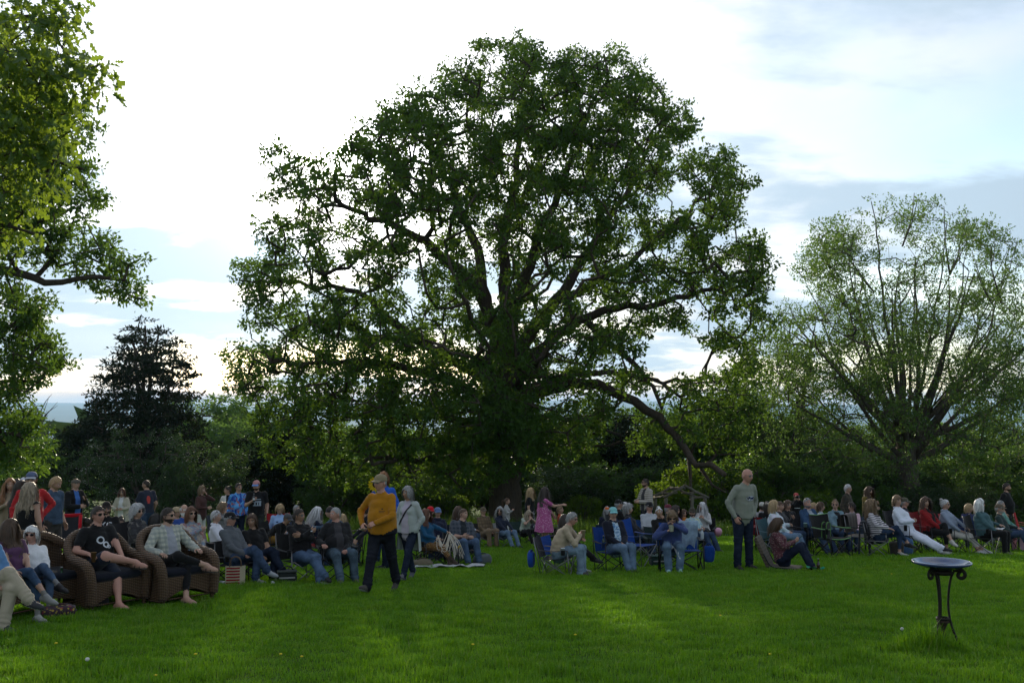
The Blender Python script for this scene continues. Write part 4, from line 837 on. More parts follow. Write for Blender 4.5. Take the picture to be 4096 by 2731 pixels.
def glasses_mesh(sun=True, on_head=False):
    mb = MB(); z, y = (.012, .092)
    for s in (-1, 1):
        a = np.linspace(0, 2 * np.pi, 12, endpoint=False); L = np.stack([s * .032 + .025 * np.cos(a), np.full(12, y) - .010 * (np.abs(s * .032 + .025 * np.cos(a)) / .05) ** 2, z + .018 * np.sin(a)], -1); mb.put(np.concatenate([L, L + (0, .003, 0)]), [np.arange(12)[None], (np.arange(12)[::-1] + 12)[None], grid_faces(2, 12)], 1)
        tube(mb, np.concatenate([L, L[:1]]) + (0, .002, 0), .0032 if sun else .0022, 4, 0, False); tube(mb, [(s * .058, y - .012, z + .006), (s * .078, .03, z + .008), (s * .081, -.012, z + .004)], .003, 4, 0)
    tube(mb, [(-.008, y + .003, z + .006), (.008, y + .003, z + .006)], .003, 4, 0)
    if on_head: 
        A = rotx(-R(0)); mb.v = [(v * np.array([1.02, 1, 1])) @ rotx(R(48)).T + (0, -.004, .030) for v in mb.v]
    return mb
M3 = lambda yaw, pitch, tilt: rotz(yaw) @ rotx(-pitch) @ roty(tilt)
PEOPLE = {}
def person(key, label, u, v, d, face, pose='sit', S=None, H=None, look=None, pitch=0., tilt=0., lean=None, side=0., twist=0., hunch=0., legs=None, arms=('lap', 'lap'), shirt=None, pants=None, shoe=(.03, .03, .032), skn='fair', hair=('short', 'brown'), hat=None, hatc=((.02, .02, .02), (.02, .02, .02)), glass=None, sleeve=1.0, leglen=2.0, hem=.06, collar=.2, inner=None, fat=.25, sex='m', beard=None, sock=None, scoop=0, bare=False, foot=None, child=False, group=None, gy=0.0, print_=None, coat=None, seatz=None, zoff=0.0, curl=(.35, .35), off=None, pocket=0):
    rs = np.random.RandomState(abs(hash(key)) % 9999 if False else sum(ord(c) * (i + 1) for i, c in enumerate(key)) % 9999)
    near = d < 20.5; hsz = .0255 if d > 24 else (.0215 if d > 17.9 else .0165)
    S = S or ((.96 if sex == 'm' else .90) * (.7 if child else 1)); look = face if look is None else look; sh = .185 if sex == 'm' else .162; hipw = .088 if sex == 'm' else .096
    hs = 1.0 if not child else 1.18
    sit = pose in ('sit', 'low', 'ground'); lean = (lean if lean is not None else (-14 if sit else 0))
    top = at(u, v, d)
    # --- torso (unit-height body, z measured from pelvis)
    l1 = R(lean * .85); l2 = R(lean + hunch); Rz1 = rotz(R(twist * .4)); Rz2 = rotz(R(twist)); sd = R(side)
    f1 = Rz1 @ roty(sd) @ rotx(-l1); f2 = Rz2 @ roty(sd) @ rotx(-l2); e = lambda f: (f[:, 0], f[:, 1], f[:, 2])
    pel = np.zeros(3); mid = pel + f1[:, 2] * .23; nb = mid + f2[:, 2] * .285; nk = unit(f2[:, 2] * .8 + np.array([0, 0, .5]) + f2[:, 1] * .12)
    yawh = R(look - face); hf = M3(yawh, R(pitch), R(tilt)); hc = nb + nk * .085 + hf[:, 2] * .085 * hs + hf[:, 1] * .02; htop = hc[2] + .118 * hs + (.012 if hair and hair[0] not in ('crop', 'fringe') else 0) + (.01 if hat else 0)
    g0 = None
    for it in range(3):
        if pose == 'stand':
            pz = .93
            if it == 0: base_xy = top[:2]
            gz = g1(*base_xy)
            Hh = H or (top[2] - gz); S = Hh / (pz + htop); 
        else:
            if it == 0: base_xy = top[:2]
            gz = g1(*base_xy) + zoff
            Hh = top[2] - gz; pz = Hh / S - htop
            lo = {'sit': .38, 'low': .12, 'ground': .11}[pose]; hi = {'sit': .62, 'low': .2, 'ground': .16}[pose]
            if pz < lo: pz = lo; S = max(S * .84, Hh / (pz + htop))
            if pz > hi: pz = hi; S = min(S * 1.12, Hh / (pz + htop))
        rz = R(180 + face); A = rotz(rz); w = A @ np.array([hc[0], hc[1], 0]) * S; base_xy = top[:2] - w[:2]
    gz = g1(*base_xy) + zoff; base = np.array([base_xy[0], base_xy[1], gz])
    pel = np.array([0, 0, pz]); sh3 = lambda p: p + pel; mid, nb, hc = mid + pel, nb + pel, hc + pel
    def gl(x, y):  # ground height in body units
        w = A @ np.array([x, y, 0]) * S; return (g1(base[0] + w[0], base[1] + w[1]) - gz) / S
    shR = nb + f2[:, 0] * sh - f2[:, 2] * .045; shL = nb - f2[:, 0] * sh - f2[:, 2] * .045; hpR = pel + f1[:, 0] * hipw * np.array([1, 1, 1]); hpL = pel - f1[:, 0] * hipw; sz = pz
    ft = fat; cl = .010
    rings = [(pel - f1[:, 2] * .055, f1[:, 0], f1[:, 1], .155 + .04 * ft, .105 + .05 * ft), (pel + f1[:, 2] * .06, f1[:, 0], f1[:, 1], (.158 if sex == 'm' else .162) + .05 * ft, .112 + .09 * ft),
             (mid - f1[:, 2] * .04, unit(f1[:, 0] + f2[:, 0]), unit(f1[:, 1] + f2[:, 1]), (.148 if sex == 'm' else .132) + .06 * ft, .108 + .12 * ft), (mid + f2[:, 2] * .11, f2[:, 0], f2[:, 1], (.165 if sex == 'm' else .145) + .03 * ft, .118 + .05 * ft + (.018 if sex == 'f' and not child else 0)),
             (nb - f2[:, 2] * .075, f2[:, 0], f2[:, 1], sh * .90, .092 + .02 * ft), (nb - f2[:, 2] * .012, f2[:, 0], f2[:, 1], sh * .55, .066)]
    T = Torso(rings); prims = []; Pm = lambda a, b, ra, rb, reg: prims.append((np.asarray(a, float), np.asarray(b, float), ra, rb, reg))
    k = 1.0 if sex == 'm' else .88
    if child: k = .8
    Pm(nb - f2[:, 2] * .03, hc - hf[:, 2] * .03, .058 * k, .052 * k, 'neck')
    if sex == 'f' and not child:
        for q in (-1, 1): b = mid + f2[:, 2] * .125 + f2[:, 0] * q * .062 + f2[:, 1] * (.085 + .04 * ft); Pm(b, b + f2[:, 1] * .012, .058, .05, 'torso_')
    if ft > .5: b = mid + f1[:, 1] * .10 * ft - f1[:, 2] * .05; Pm(b - f1[:, 0] * .05, b + f1[:, 0] * .05, .09 + .05 * ft, .09 + .05 * ft, 'torso_')
    # --- arms
    hands = {}; wrists = {}
    for q, S_, nm in ((1, shR, arms[0]), (-1, shL, arms[1])):
        th_z = sz + .10; pole = np.array([q * .7, -.5, -.7]); hd = None; pn = np.array([-q * .7, 0, -.7])
        if isinstance(nm, tuple): tg = np.array(nm[:3], float); pole = np.array(nm[3:6]) if len(nm) >= 6 else pole
        elif nm == 'side': tg = S_ + (q * .07, .05, -.50); pole = np.array([q * .3, -1, 0]); pn = np.array([-q, 0, 0])
        elif nm == 'lap': tg = np.array([q * .11, .24, th_z]); hd = np.array([-q * .35, .9, -.1]); pn = np.array([0, 0, -1.0])
        elif nm == 'knee': tg = np.array([q * .12, .36, th_z + .02]); hd = np.array([-q * .1, .9, -.45]); pn = np.array([0, -.3, -1.0])
        elif nm == 'arm': tg = np.array([q * .29, .22, sz + .20]); hd = np.array([0, 1, -.15]); pn = np.array([0, 0, -1.0])
        elif nm == 'clasp': tg = np.array([q * .055, .25, th_z + .02]); hd = np.array([-q * .8, .5, -.2]); pn = np.array([-q * .3, -.5, -.5])
        elif nm == 'belly': tg = mid + f1[:, 1] * (.20 + .1 * ft) + f1[:, 0] * q * .07 - f1[:, 2] * .06; hd = np.array([-q, .2, 0]); pn = np.array([0, -1.0, 0])
        elif nm == 'cross': tg = mid + f2[:, 1] * (.20 + .08 * ft) - f2[:, 0] * q * .09 + f2[:, 2] * (.10 + .03 * q); hd = np.array([-q, -.25, .1]); pole = np.array([q, .1, -.6]); pn = np.array([0, -1.0, 0])
        elif nm == 'pocket': tg = pel + f1[:, 0] * q * .175 + f1[:, 1] * .07 + f1[:, 2] * .02; hd = np.array([-q * .15, .3, -1]); pole = np.array([q * .8, -.8, 0]); pn = np.array([-q, 0, 0])
        elif nm == 'hip': tg = pel + f1[:, 0] * q * .19 + f1[:, 2] * .10 - f1[:, 1] * .02; hd = np.array([-q * .2, .3, -.9]); pole = np.array([q, -.5, .1])
        elif nm == 'chest': tg = mid + f2[:, 1] * .27 + f2[:, 0] * q * .07 + f2[:, 2] * .10; hd = np.array([-q * .5, .6, .5]); pn = np.array([-q, -.2, 0])
        elif nm == 'waist': tg = mid + f1[:, 1] * .28 + f1[:, 0] * q * .10 - f1[:, 2] * .03; hd = np.array([-q * .6, .8, .1]); pn = np.array([-q, -.2, -.3])
        elif nm == 'mouth': tg = hc + hf[:, 1] * .155 + f2[:, 0] * q * .045 - np.array([0, 0, .13]); hd = np.array([-q * .3, -.35, .9]); pole = np.array([q, .1, -.8]); pn = np.array([-q * .5, -1, 0])
        elif nm == 'face': tg = hc + hf[:, 1] * .11 + hf[:, 0] * q * .09 - np.array([0, 0, .15]); hd = np.array([-q * .3, -.1, 1.0]); pole = np.array([q, .2, -.9]); pn = np.array([-q * .5, -1, 0])
        elif nm == 'phone': tg = mid + f2[:, 1] * .30 + f2[:, 0] * q * .06 + f2[:, 2] * .02; hd = np.array([-q * .4, .7, .3]); pn = np.array([-q * .5, -.5, .5])
        elif nm == 'raise': tg = S_ + np.array([q * .02, .30, -.08]); hd = np.array([0, .25, 1.0]); pole = np.array([q * .6, 0, -1]); pn = np.array([0, 1.0, 0])
        elif nm == 'down': tg = S_ + np.array([q * .03, .30, -.42]); hd = np.array([0, .4, -.9]); pole = np.array([q * .4, -1, 0])
        elif nm == 'fwd': tg = S_ + np.array([-q * .02, .46, -.12]); hd = np.array([0, 1, 0]); pole = np.array([q * .5, 0, -1])
        elif nm == 'back': tg = S_ + np.array([q * .05, -.16, -.50]); pole = np.array([q * .2, -1, 0]); pn = np.array([-q, 0, 0])
        el, wr = ik(S_, tg, .29 * (.95 if sex == 'f' else 1), .25 * (.95 if sex == 'f' else 1), pole)
        long = sleeve >= .99; a0, a1, b0, b1 = .056 * k, .046 * k, .043 * k, .030 * k
        Pm(S_ - f2[:, 0] * q * .02, el, a0 + (.006 if sleeve > .2 else 0), a1 + (.008 if long else 0), 'uarm'); Pm(el, wr, b0 + (.010 if long else 0), b1 + (.010 if long else 0), 'farm')
        if 0.2 < sleeve < .99: Pm(S_, S_ + (el - S_) * sleeve, a0 + .014, a1 + .020, 'slv')
        hd = unit(wr - el) if hd is None else unit(hd * .75 + unit(wr - el) * .25); hands[q] = (wr, hd, pn); wrists[q] = wr
    # --- legs
    ZU = np.array([0, 0, 1.0]); feet = {}; lg = legs or ('flat' if pose == 'sit' else ('kneesup' if pose in ('low', 'ground') else 'stand')); tl, sl = .43, .42
    for q, hp in ((1, hpR), (-1, hpL)):
        pole = np.array([q * .12, .6, 1.0]); fd = np.array([q * .15, 1, 0]); an = None; wide = .02 if sex == 'm' else 0
        if isinstance(lg, dict): an = np.array(lg[q][:3], float); pole = np.array(lg[q][3:6]) if len(lg[q]) > 3 else pole; lift = an[2] > .16; an[2] += gl(an[0], an[1])
        else:
            Rr = lg.endswith('R'); over = (q == 1) == Rr
            gnd = lambda x, y, z=.075: np.array([x, y, z + gl(x, y)])
            if lg in ('flat', 'stand'): an = gnd(q * (.10 + wide), .42 if sit else .0); pole = pole if sit else np.array([q * .1, 1, 0])
            elif lg == 'under': an = gnd(q * .10, .26)
            elif lg == 'out': an = gnd(q * .12, .62)
            elif lg == 'far': an = gnd(q * .10, .74)
            elif lg == 'ankles': an = gnd(-q * .035, .70 + .04 * q, .075 + (.05 if q == 1 else 0))
            elif lg.startswith('cross'): an = np.array([-q * .13, .60, sz - .16]) if over else gnd(q * .05, .42); pole = np.array([-q * .25, .7, 1]) if over else pole
            elif lg.startswith('fig4'): an = np.array([-q * .20, .44, sz + .14]) if over else gnd(q * .12, .44); pole = np.array([q * 1.0, .5, .35]) if over else pole
            elif lg.startswith('walk'): an = gnd(q * .07, .34, .085) if over else gnd(q * .08, -.32, .16); pole = np.array([0, 1, .1])
            elif lg.startswith('step'): an = gnd(q * .07, .12, .075) if over else gnd(q * .08, -.14, .10); pole = np.array([0, 1, .1])
            elif lg == 'wide': an = gnd(q * .15, .0); pole = np.array([q * .1, 1, 0])
            elif lg == 'kneesup': an = gnd(q * .11, .52); pole = np.array([q * .1, .2, 1])
            elif lg == 'crossed': an = gnd(-q * .10, .30, .06); pole = np.array([q, .5, .25])
            elif lg == 'straight': an = gnd(q * .08, .84, .07); pole = np.array([0, 0, 1.0])
            lift = (lg.startswith('cross') and lg != 'crossed' or lg.startswith('fig4')) and over
            if lg.startswith('walk') and not over: fd = np.array([0, 1, -.75])
            if lg.startswith('walk') and over: fd = np.array([0, 1, .35])
        kn, an = ik(hp, an, tl, sl, pole); cw = .016 if sex == 'm' else .006
        if leglen > 1.9: sw = (.058 + cw, .052 + cw)
        else: sw = (.056 * k, .038 * k)
        Pm(hp, kn, .086 + cw + .015 * ft, .062 + cw * .8, 'thigh'); Pm(kn, an, sw[0], sw[1], 'shin')
        cm = kn * .68 + an * .32 - (unit(np.cross(np.cross(kn - hp, an - kn), an - kn)) * .0)
        if leglen <= 1.9: Pm(kn * .8 + an * .2, kn * .5 + an * .5, .054 * k + .004, .046 * k, 'shin_')
        if leglen < 1.05: Pm(hp, hp + (kn - hp) * leglen, .10 + .015 * ft, .092, 'slg')
        if lift: fd = unit(unit(np.array([kn[0] - hp[0], kn[1] - hp[1], 0]) + 1e-6) * 1.0 + unit(an - kn) * .5 + ZU * .15)
        fd = unit(fd)
        up_ = unit(ZU - fd * (ZU @ fd)); heel = an - fd * .05 - up_ * .035; ball_ = an + fd * .12 - up_ * .048; toe = an + fd * .185 - up_ * .052
        Pm(heel, ball_, .040, .042, 'foot'); Pm(ball_, toe, .042, .030, 'foot'); Pm(an, an + fd * .05 - up_ * .02, .042, .040, 'foot'); feet[q] = (an, fd, up_)
    # --- field
    h = hsz / S; lo = np.min([np.minimum(a, b) - max(ra, rb) for a, b, ra, rb, _ in prims], 0); hi = np.max([np.maximum(a, b) + max(ra, rb) for a, b, ra, rb, _ in prims], 0); tb = T.box(.02); lo = np.minimum(lo, tb[0]) - 3 * h; hi = np.maximum(hi, tb[1]) + 3 * h
    n = np.ceil((hi - lo) / h).astype(int) + 1; Fd = np.full(n, .3)
    def blend(bl, bh, fn, kk):
        i0 = np.maximum(0, np.floor((bl - lo) / h).astype(int)); i1 = np.minimum(n, np.ceil((bh - lo) / h).astype(int) + 1); sl_ = tuple(slice(a, b) for a, b in zip(i0, i1))
        gx = [lo[i] + h * np.arange(i0[i], i1[i]) for i in range(3)]; PP = np.stack(np.meshgrid(*gx, indexing='ij'), -1); dd = fn(PP)[0]; cur = Fd[sl_]; hh = np.maximum(kk - np.abs(cur - dd), 0) / kk; Fd[sl_] = np.minimum(cur, dd) - hh * hh * kk * .25
    blend(*T.box(.06), T.d, .03)
    if hem < .12 and sleeve > .1:
        lo_t = .30 if sit else -.05
        r0 = rings[0]; r1 = rings[1]; hc0 = r0[0] * (1 - lo_t) + r1[0] * lo_t if lo_t > 0 else r0[0] + f1[:, 2] * .005
        T2 = Torso([(hc0, r0[1], r0[2], r1[3] + .022, r1[4] + .022), (r1[0] + f1[:, 2] * .02, r1[1], r1[2], r1[3] + .018, r1[4] + .016), (rings[2][0], rings[2][1], rings[2][2], rings[2][3] + .018, rings[2][4] + .014), (rings[3][0], rings[3][1], rings[3][2], rings[3][3] + .006, rings[3][4] + .004)]); zc = -(f1[:, 2] @ hc0)
        blend(*T2.box(.06), lambda P: (np.maximum(T2.d(P)[0], -(P @ f1[:, 2] + zc)), None), .010)
    for a, b, ra, rb, reg in prims:
        m = max(ra, rb) + .06; blend(np.minimum(a, b) - m, np.maximum(a, b) + m, lambda P, a=a, b=b, ra=ra, rb=rb: seg_d(P, a, b, ra, rb), .035 if reg not in ('slv', 'slg', 'farm', 'foot') else .012)
    V, Fq = surface_nets(Fd, lo, h); C = V[Fq].mean(1)
    bd, bt = T.d(C); who = np.full(len(C), -1); tt = bt.copy()
    for i, (a, b, ra, rb, reg) in enumerate(prims):
        dd, t_ = seg_d(C, a, b, ra, rb); m = dd < bd - (.004 if reg not in ('slv', 'slg') else -.004); bd = np.where(m, dd, bd); who = np.where(m, i, who); tt = np.where(m, t_, tt)
    mat = np.ones(len(C), int); regs = np.array([p[4] for p in prims] + ['torso']); rg = regs[who]
    fx = (C - mid) @ f2[:, 0]; fy = (C - mid) @ f2[:, 1]
    tor = (rg == 'torso') | (rg == 'torso_'); mat[tor & (rg == 'torso') & (tt < hem)] = 2
    if inner is not None: mat[tor & (np.abs(fx) < .055 + .03 * np.clip(1 - tt, 0, 1)) & (fy > 0)] = 8
    if scoop: mat[(rg == 'torso') & (tt > 1 - scoop) & (fy > .0) & (np.abs(fx) < .09)] = 0
    mat[(rg == 'neck')] = 0; mat[(rg == 'neck') & (tt < collar)] = 1; mat[(rg == 'uarm') & (tt > sleeve)] = 0
    if sleeve < .1: mat[(rg == 'torso') & (tt > .74) & (np.abs(fx) > .10)] = 0; mat[(rg == 'torso') & (tt > .84)] = np.where(np.abs(np.abs(fx[(rg == 'torso') & (tt > .84)]) - .075) < .022, 1, 0)
    if sleeve < .99: mat[rg == 'farm'] = 0
    mat[np.isin(rg, ['thigh', 'slg'])] = 2; mat[(rg == 'thigh') & (tt > leglen)] = 0
    sn = np.isin(rg, ['shin', 'shin_']); mat[sn] = 2; ts = np.where(rg == 'shin_', .2 + .3 * tt, tt); mat[sn & (1 + ts > leglen)] = 0
    if sock: mat[(rg == 'shin') & (tt > sock[1]) & (1 + tt > leglen)] = 10
    mat[rg == 'foot'] = 0 if bare else 3
    for q in feet:
        an, fd, up_ = feet[q]; low = (rg == 'foot') & (((C - an) @ up_) < -.070) & (np.linalg.norm(C - an, axis=1) < .3); mat[low] = 9
    # wrinkles
    nrm = np.zeros_like(V); fn = np.cross(V[Fq[:, 2]] - V[Fq[:, 0]], V[Fq[:, 3]] - V[Fq[:, 1]]); np.add.at(nrm, Fq.ravel(), np.repeat(fn, 4, 0)); nrm = unit(nrm)
    isc = np.zeros(len(V)); np.maximum.at(isc, Fq.ravel(), np.repeat(np.isin(mat, [1, 2, 8]).astype(float), 4)); V = V + nrm * (isc * (.0045 * vnoise(V * np.array([1, 1, 1.9]), 7, rs.randint(99)) + .002 * vnoise(V, 17, rs.randint(99))))[:, None]
    vd, vt = T.d(V); vw = np.full(len(V), -1)
    for i, (a, b, ra, rb, reg_) in enumerate(prims):
        dd, t_ = seg_d(V, a, b, ra, rb); m = dd < vd - .004; vd = np.where(m, dd, vd); vw = np.where(m, i, vw); vt = np.where(m, t_, vt)
    vr = regs[vw]; nz_ = 2.2 * vnoise(V, 8, 7); g_ = lambda c, w: np.exp(-((vt - c) / w) ** 2); ln = {'thigh': .43, 'shin': .42, 'uarm': .29, 'farm': .25}
    for rn, wt in (('thigh', g_(.05, .22) + g_(1, .2)), ('shin', g_(1, .28) * 1.3 + g_(0, .18)), ('uarm', g_(1, .35) + .5 * g_(.1, .2)), ('farm', g_(0, .4) + .6 * g_(1, .2))):
        m = (vr == rn).astype(float) * isc; V = V + nrm * (m * wt * .0065 * np.sin(2 * np.pi * ln[rn] * vt / .062 + nz_))[:, None]
    m = np.isin(vr, ['torso', 'torso_']) * isc; an_ = np.arctan2((V - mid) @ f2[:, 0], (V - mid) @ f2[:, 1]); V = V + nrm * (m * (.0055 * np.sin(an_ * 6 + nz_) * np.clip(1.1 - vt, 0, 1) + .004 * np.sin(2 * np.pi * vt * 7 + nz_ * 1.5) * (1.0 if sit else .35)))[:, None]
    if inner is not None:
        o_ = np.ones(len(V)); np.minimum.at(o_, Fq.ravel(), np.repeat((mat != 8).astype(float), 4)); jm = np.zeros(len(V)); np.maximum.at(jm, Fq.ravel(), np.repeat((mat == 1).astype(float), 4)); V = V + nrm * (o_ * jm * .012)[:, None]
    mb = MB(); mb.put(V, []); 
    for mi in np.unique(mat): mb.f.append(Fq[mat == mi]); mb.m.append(int(mi))
    body_n = mb.n
    # --- hands
    for q in hands:
        wr, hd, pn = hands[q]
        if arms[0 if q == 1 else 1] == 'pocket': continue
        hmb = hand_geo(-q, curl[0 if q == 1 else 1]); z_ = -unit(pn - hd * (pn @ hd)); x_ = np.cross(hd, z_); B = np.stack([x_, hd, z_], 1)
        for v_ in hmb.v: pass
        base_n = mb.n; vv = np.concatenate(hmb.v) * (1.0 if sex == 'm' else .9) * (1.0 if not child else .95); mb.v.append(vv @ B.T + wr); mb.n += len(vv)
        for f_ in hmb.f: mb.f.append(f_ + base_n); mb.m.append(0)
    # --- head
    HV, HF, reg, bm, hd_ = head_template(1 if near else 0); hv = HV.copy() * np.array([1.0 if sex == 'm' else .95, 1, 1 if sex == 'm' else .97])
    hm = np.zeros(len(HF), int); hm[reg == 1] = 5; hm[reg == 2] = 4
    if beard: hm[bm] = 4; vm = np.zeros(len(hv)); np.maximum.at(vm, HF[bm].ravel(), 1.0); hv = hv + unit(hv) * (vm * beard * (1 + .4 * vnoise(hv, 60, 3)))[:, None]
    bn = mb.n; mb.v.append(hv * hs @ hf.T + hc); mb.n += len(hv)
    for mi in np.unique(hm): mb.f.append(HF[hm == mi] + bn); mb.m.append(int(mi))
    def hput(sub, m):
        b0 = mb.n; vv = np.concatenate(sub.v) * hs @ hf.T + hc; mb.v.append(vv); mb.n += len(vv)
        for f_ in sub.f: mb.f.append(f_ + b0); mb.m.append(m)
    for q in (-1, 1):
        s_ = MB(); ball(s_, (q * .031, .079, .010), (.0125, .010, .0095), 0, 8, 6); hput(s_, 6); s_ = MB(); ball(s_, (q * .031, .0865, .010), (.0065, .004, .0068), 0, 6, 5); hput(s_, 7)
        s_ = MB(); ball(s_, (q * .078, -.006, -.004), (.010, .020, .032), 0, 8, 6, rotz(R(-q * 20))); hput(s_, 0)
    hc_ = HAIR[hair[1]] if hair else (.1, .08, .06); bc = HAIR[hair[2]] if hair and len(hair) > 2 else hc_
    mats = [skin(SKIN[skn]), shirt or cloth('plain', (.05, .05, .06)), pants or cloth('denim', (.03, .055, .11)), simple('shoe', shoe, .6, .3), hairm(bc), M_LIP, M_WHITE, M_IRIS, inner or M_DARK, M_SOLE, cloth('plain', sock[0]) if sock else M_DARK]
    o = mb.obj('person', mats, None, base, (0, 0, rz), True, S); tag(o, label, 'person', group)
    if hair and hair[0] != 'none':
        hb = make_hair(rs, hair[0], hc_, 1 if near else 0); vv = np.concatenate(hb.v) * hs @ hf.T + hc
        lowz = nb[2] - .03; bodyc = (vv[:, 2] < lowz)  # long hair lies on the back or chest
        if hair[0] in ('long', 'xlong', 'longcurly'):
            q_ = vv - nb; yy = q_ @ f2[:, 1]; push = np.where(yy < .02, -.125 - .03 * ft - yy, .135 + .05 * ft - yy); push = np.where(((yy < .02) & (push < 0)) | ((yy >= .02) & (push > 0)), push, 0) * sstep(nb[2] + .02, nb[2] - .08, vv[:, 2]); vv = vv + push[:, None] * f2[:, 1]
        hb.v = [vv]; hb.obj('hair', [hairm(hc_)], o, smooth=True)
    if collar >= .35:   # stand-up or folded collar / hood
        ax_ = unit(hc - nb); r_, f_ = f2[:, 0], unit(np.cross(ax_, f2[:, 0])); a_ = np.linspace(0, 2 * np.pi, 17); cm = MB(); tube(cm, [nb + ax_ * (.018 + .012 * -math.cos(x)) + r_ * .074 * math.sin(x) + f_ * .070 * math.cos(x) for x in a_], .017 if collar < .5 else .024, 6, 0, False, 1.5); cm.obj('collar', [mats[1]], o, smooth=True)
    def child_mesh(name, sub, ms, smooth=True): sub.v = [v_ * hs @ hf.T + hc for v_ in sub.v]; return sub.obj(name, ms, o, smooth=smooth)
    if hat: child_mesh('hat', hat_mesh(hat, near), [cloth('plain', hatc[0]), cloth('plain', hatc[1])])
    if glass:
        gm = glasses_mesh(glass != 'clear', glass == 'head'); child_mesh('glasses', gm, [M_WIRE if glass == 'clear' else M_DARK, M_CLEAR if glass == 'clear' else M_LENS], False)
    ctx = dict(o=o, base=base, S=S, A=A, rz=rz, hands={q: base + A @ ((hands[q][0] + hands[q][1] * .08) * S) for q in hands}, hdir={q: A @ hands[q][1] for q in hands}, pz=pz * S, mid=mid, nb=nb, pel=pel, f1=f1, f2=f2, hc=hc, hf=hf, V=V, Fq=Fq, face=face, feet=feet, d=d, fat=ft, sh=sh)
    PEOPLE[key] = ctx; return ctx
def loc2w(c, p): return c['base'] + c['A'] @ (np.asarray(p, float) * c['S'])
# ------------------------------------------------------------------ chairs
STEEL_B = simple('black steel tube', (.014, .014, .015), .4, .4, .3); STEEL_G = simple('grey steel tube', (.18, .18, .19), .35, .5, .7)
def fabric(c): return cloth('plain', c)
_CH = {}
def camp_meshes():
    if _CH: return _CH
    def grid(fn, nu, nv, thick=.006):
        U, W = np.meshgrid(np.linspace(-1, 1, nu), np.linspace(0, 1, nv)); V = fn(U, W).reshape(-1, 3); f = grid_faces(nv, nu, False); N = np.zeros_like(V); fn_ = np.cross(V[f[:, 2]] - V[f[:, 0]], V[f[:, 3]] - V[f[:, 1]]); np.add.at(N, f.ravel(), np.repeat(fn_, 4, 0)); N = unit(N); m = MB(); m.put(np.concatenate([V, V - N * thick]), [f, f[:, ::-1] + len(V)]); return m
    _CH['seat'] = grid(lambda U, W: np.stack([U * (.25 + .02 * W), -.25 + .50 * W, .40 + .035 * W - .055 * (1 - U ** 2) * np.sin(np.pi * np.clip(W * .9 + .05, 0, 1))], -1), 9, 8).mesh('seat', [None], True)
    _CH['backrest'] = grid(lambda U, W: np.stack([U * .265, -.27 - .12 * W - .05 * (1 - U ** 2), .40 + .50 * W - .03 * (1 - U ** 2) * W], -1), 9, 8).mesh('backrest', [None], True)
    for s, nm in ((1, 'armR'), (-1, 'armL')): _CH[nm] = grid(lambda U, W, s=s: np.stack([s * .30 + U * .035, -.30 + .53 * W, .63 - .02 * np.sin(np.pi * W) + 0 * U], -1), 3, 5, .008).mesh('armrest', [None], True)
    m = MB(); lathe(m, [(.036, -.11), (.040, 0), (.043, .0), (.043, .008), (.034, .008), (.034, -.10)], 12, 0, (.30, .14, .635)); _CH['cup'] = m.mesh('cup_holder', [None], True)
    poles = [((.30, .27, 0), (-.27, .25, .43)), ((-.30, .27, 0), (.27, .25, .43)), ((.28, -.25, 0), (-.26, -.26, .40)), ((-.28, -.25, 0), (.26, -.26, .40)), ((.30, .26, .02), (.265, -.26, .40)), ((-.30, .26, .02), (-.265, -.26, .40)), ((.285, -.25, .02), (.28, .25, .43)), ((-.285, -.25, .02), (-.28, .25, .43)), ((.28, -.26, .0), (.268, -.40, .91)), ((-.28, -.26, .0), (-.268, -.40, .91)), ((.305, .26, .0), (.305, .22, .63)), ((-.305, .26, .0), (-.305, .22, .63))]
    _CH['poles'] = []
    for i, (a, b) in enumerate(poles):
        m = MB(); tube(m, [a, b], .0095, 6)
        if a[2] == 0: lathe(m, [(.018, 0), (.018, .02), (.010, .03)], 8, 0, a)
        _CH['poles'].append(('leg' if i < 8 else 'post', m.mesh('leg' if i < 8 else 'post', [None], True)))
    return _CH
def seat_part(name, me, parent, mat):
    o = add(name, me, parent); o.material_slots[0].link = 'OBJECT'; o.material_slots[0].material = mat; return o
def camp_chair(label, loc, rz, color, trim=None, sc=(1, 1, 1), steel=None, cup=True, back=True, group='folding camp chairs', name='camp_chair'):
    M = camp_meshes(); r = add(name, None, None, loc, (0, 0, rz), sc); tag(r, label, 'chair', group); fm = fabric(color); tm = fabric(trim) if trim else fm; st = steel or STEEL_B
    seat_part('seat', M['seat'], r, fm)
    if back: seat_part('backrest', M['backrest'], r, fm)
    seat_part('armrest', M['armR'], r, tm); seat_part('armrest', M['armL'], r, tm)
    if cup: seat_part('cup_holder', M['cup'], r, fm)
    for nm, me in M['poles']: seat_part(nm, me, r, st)
    return r
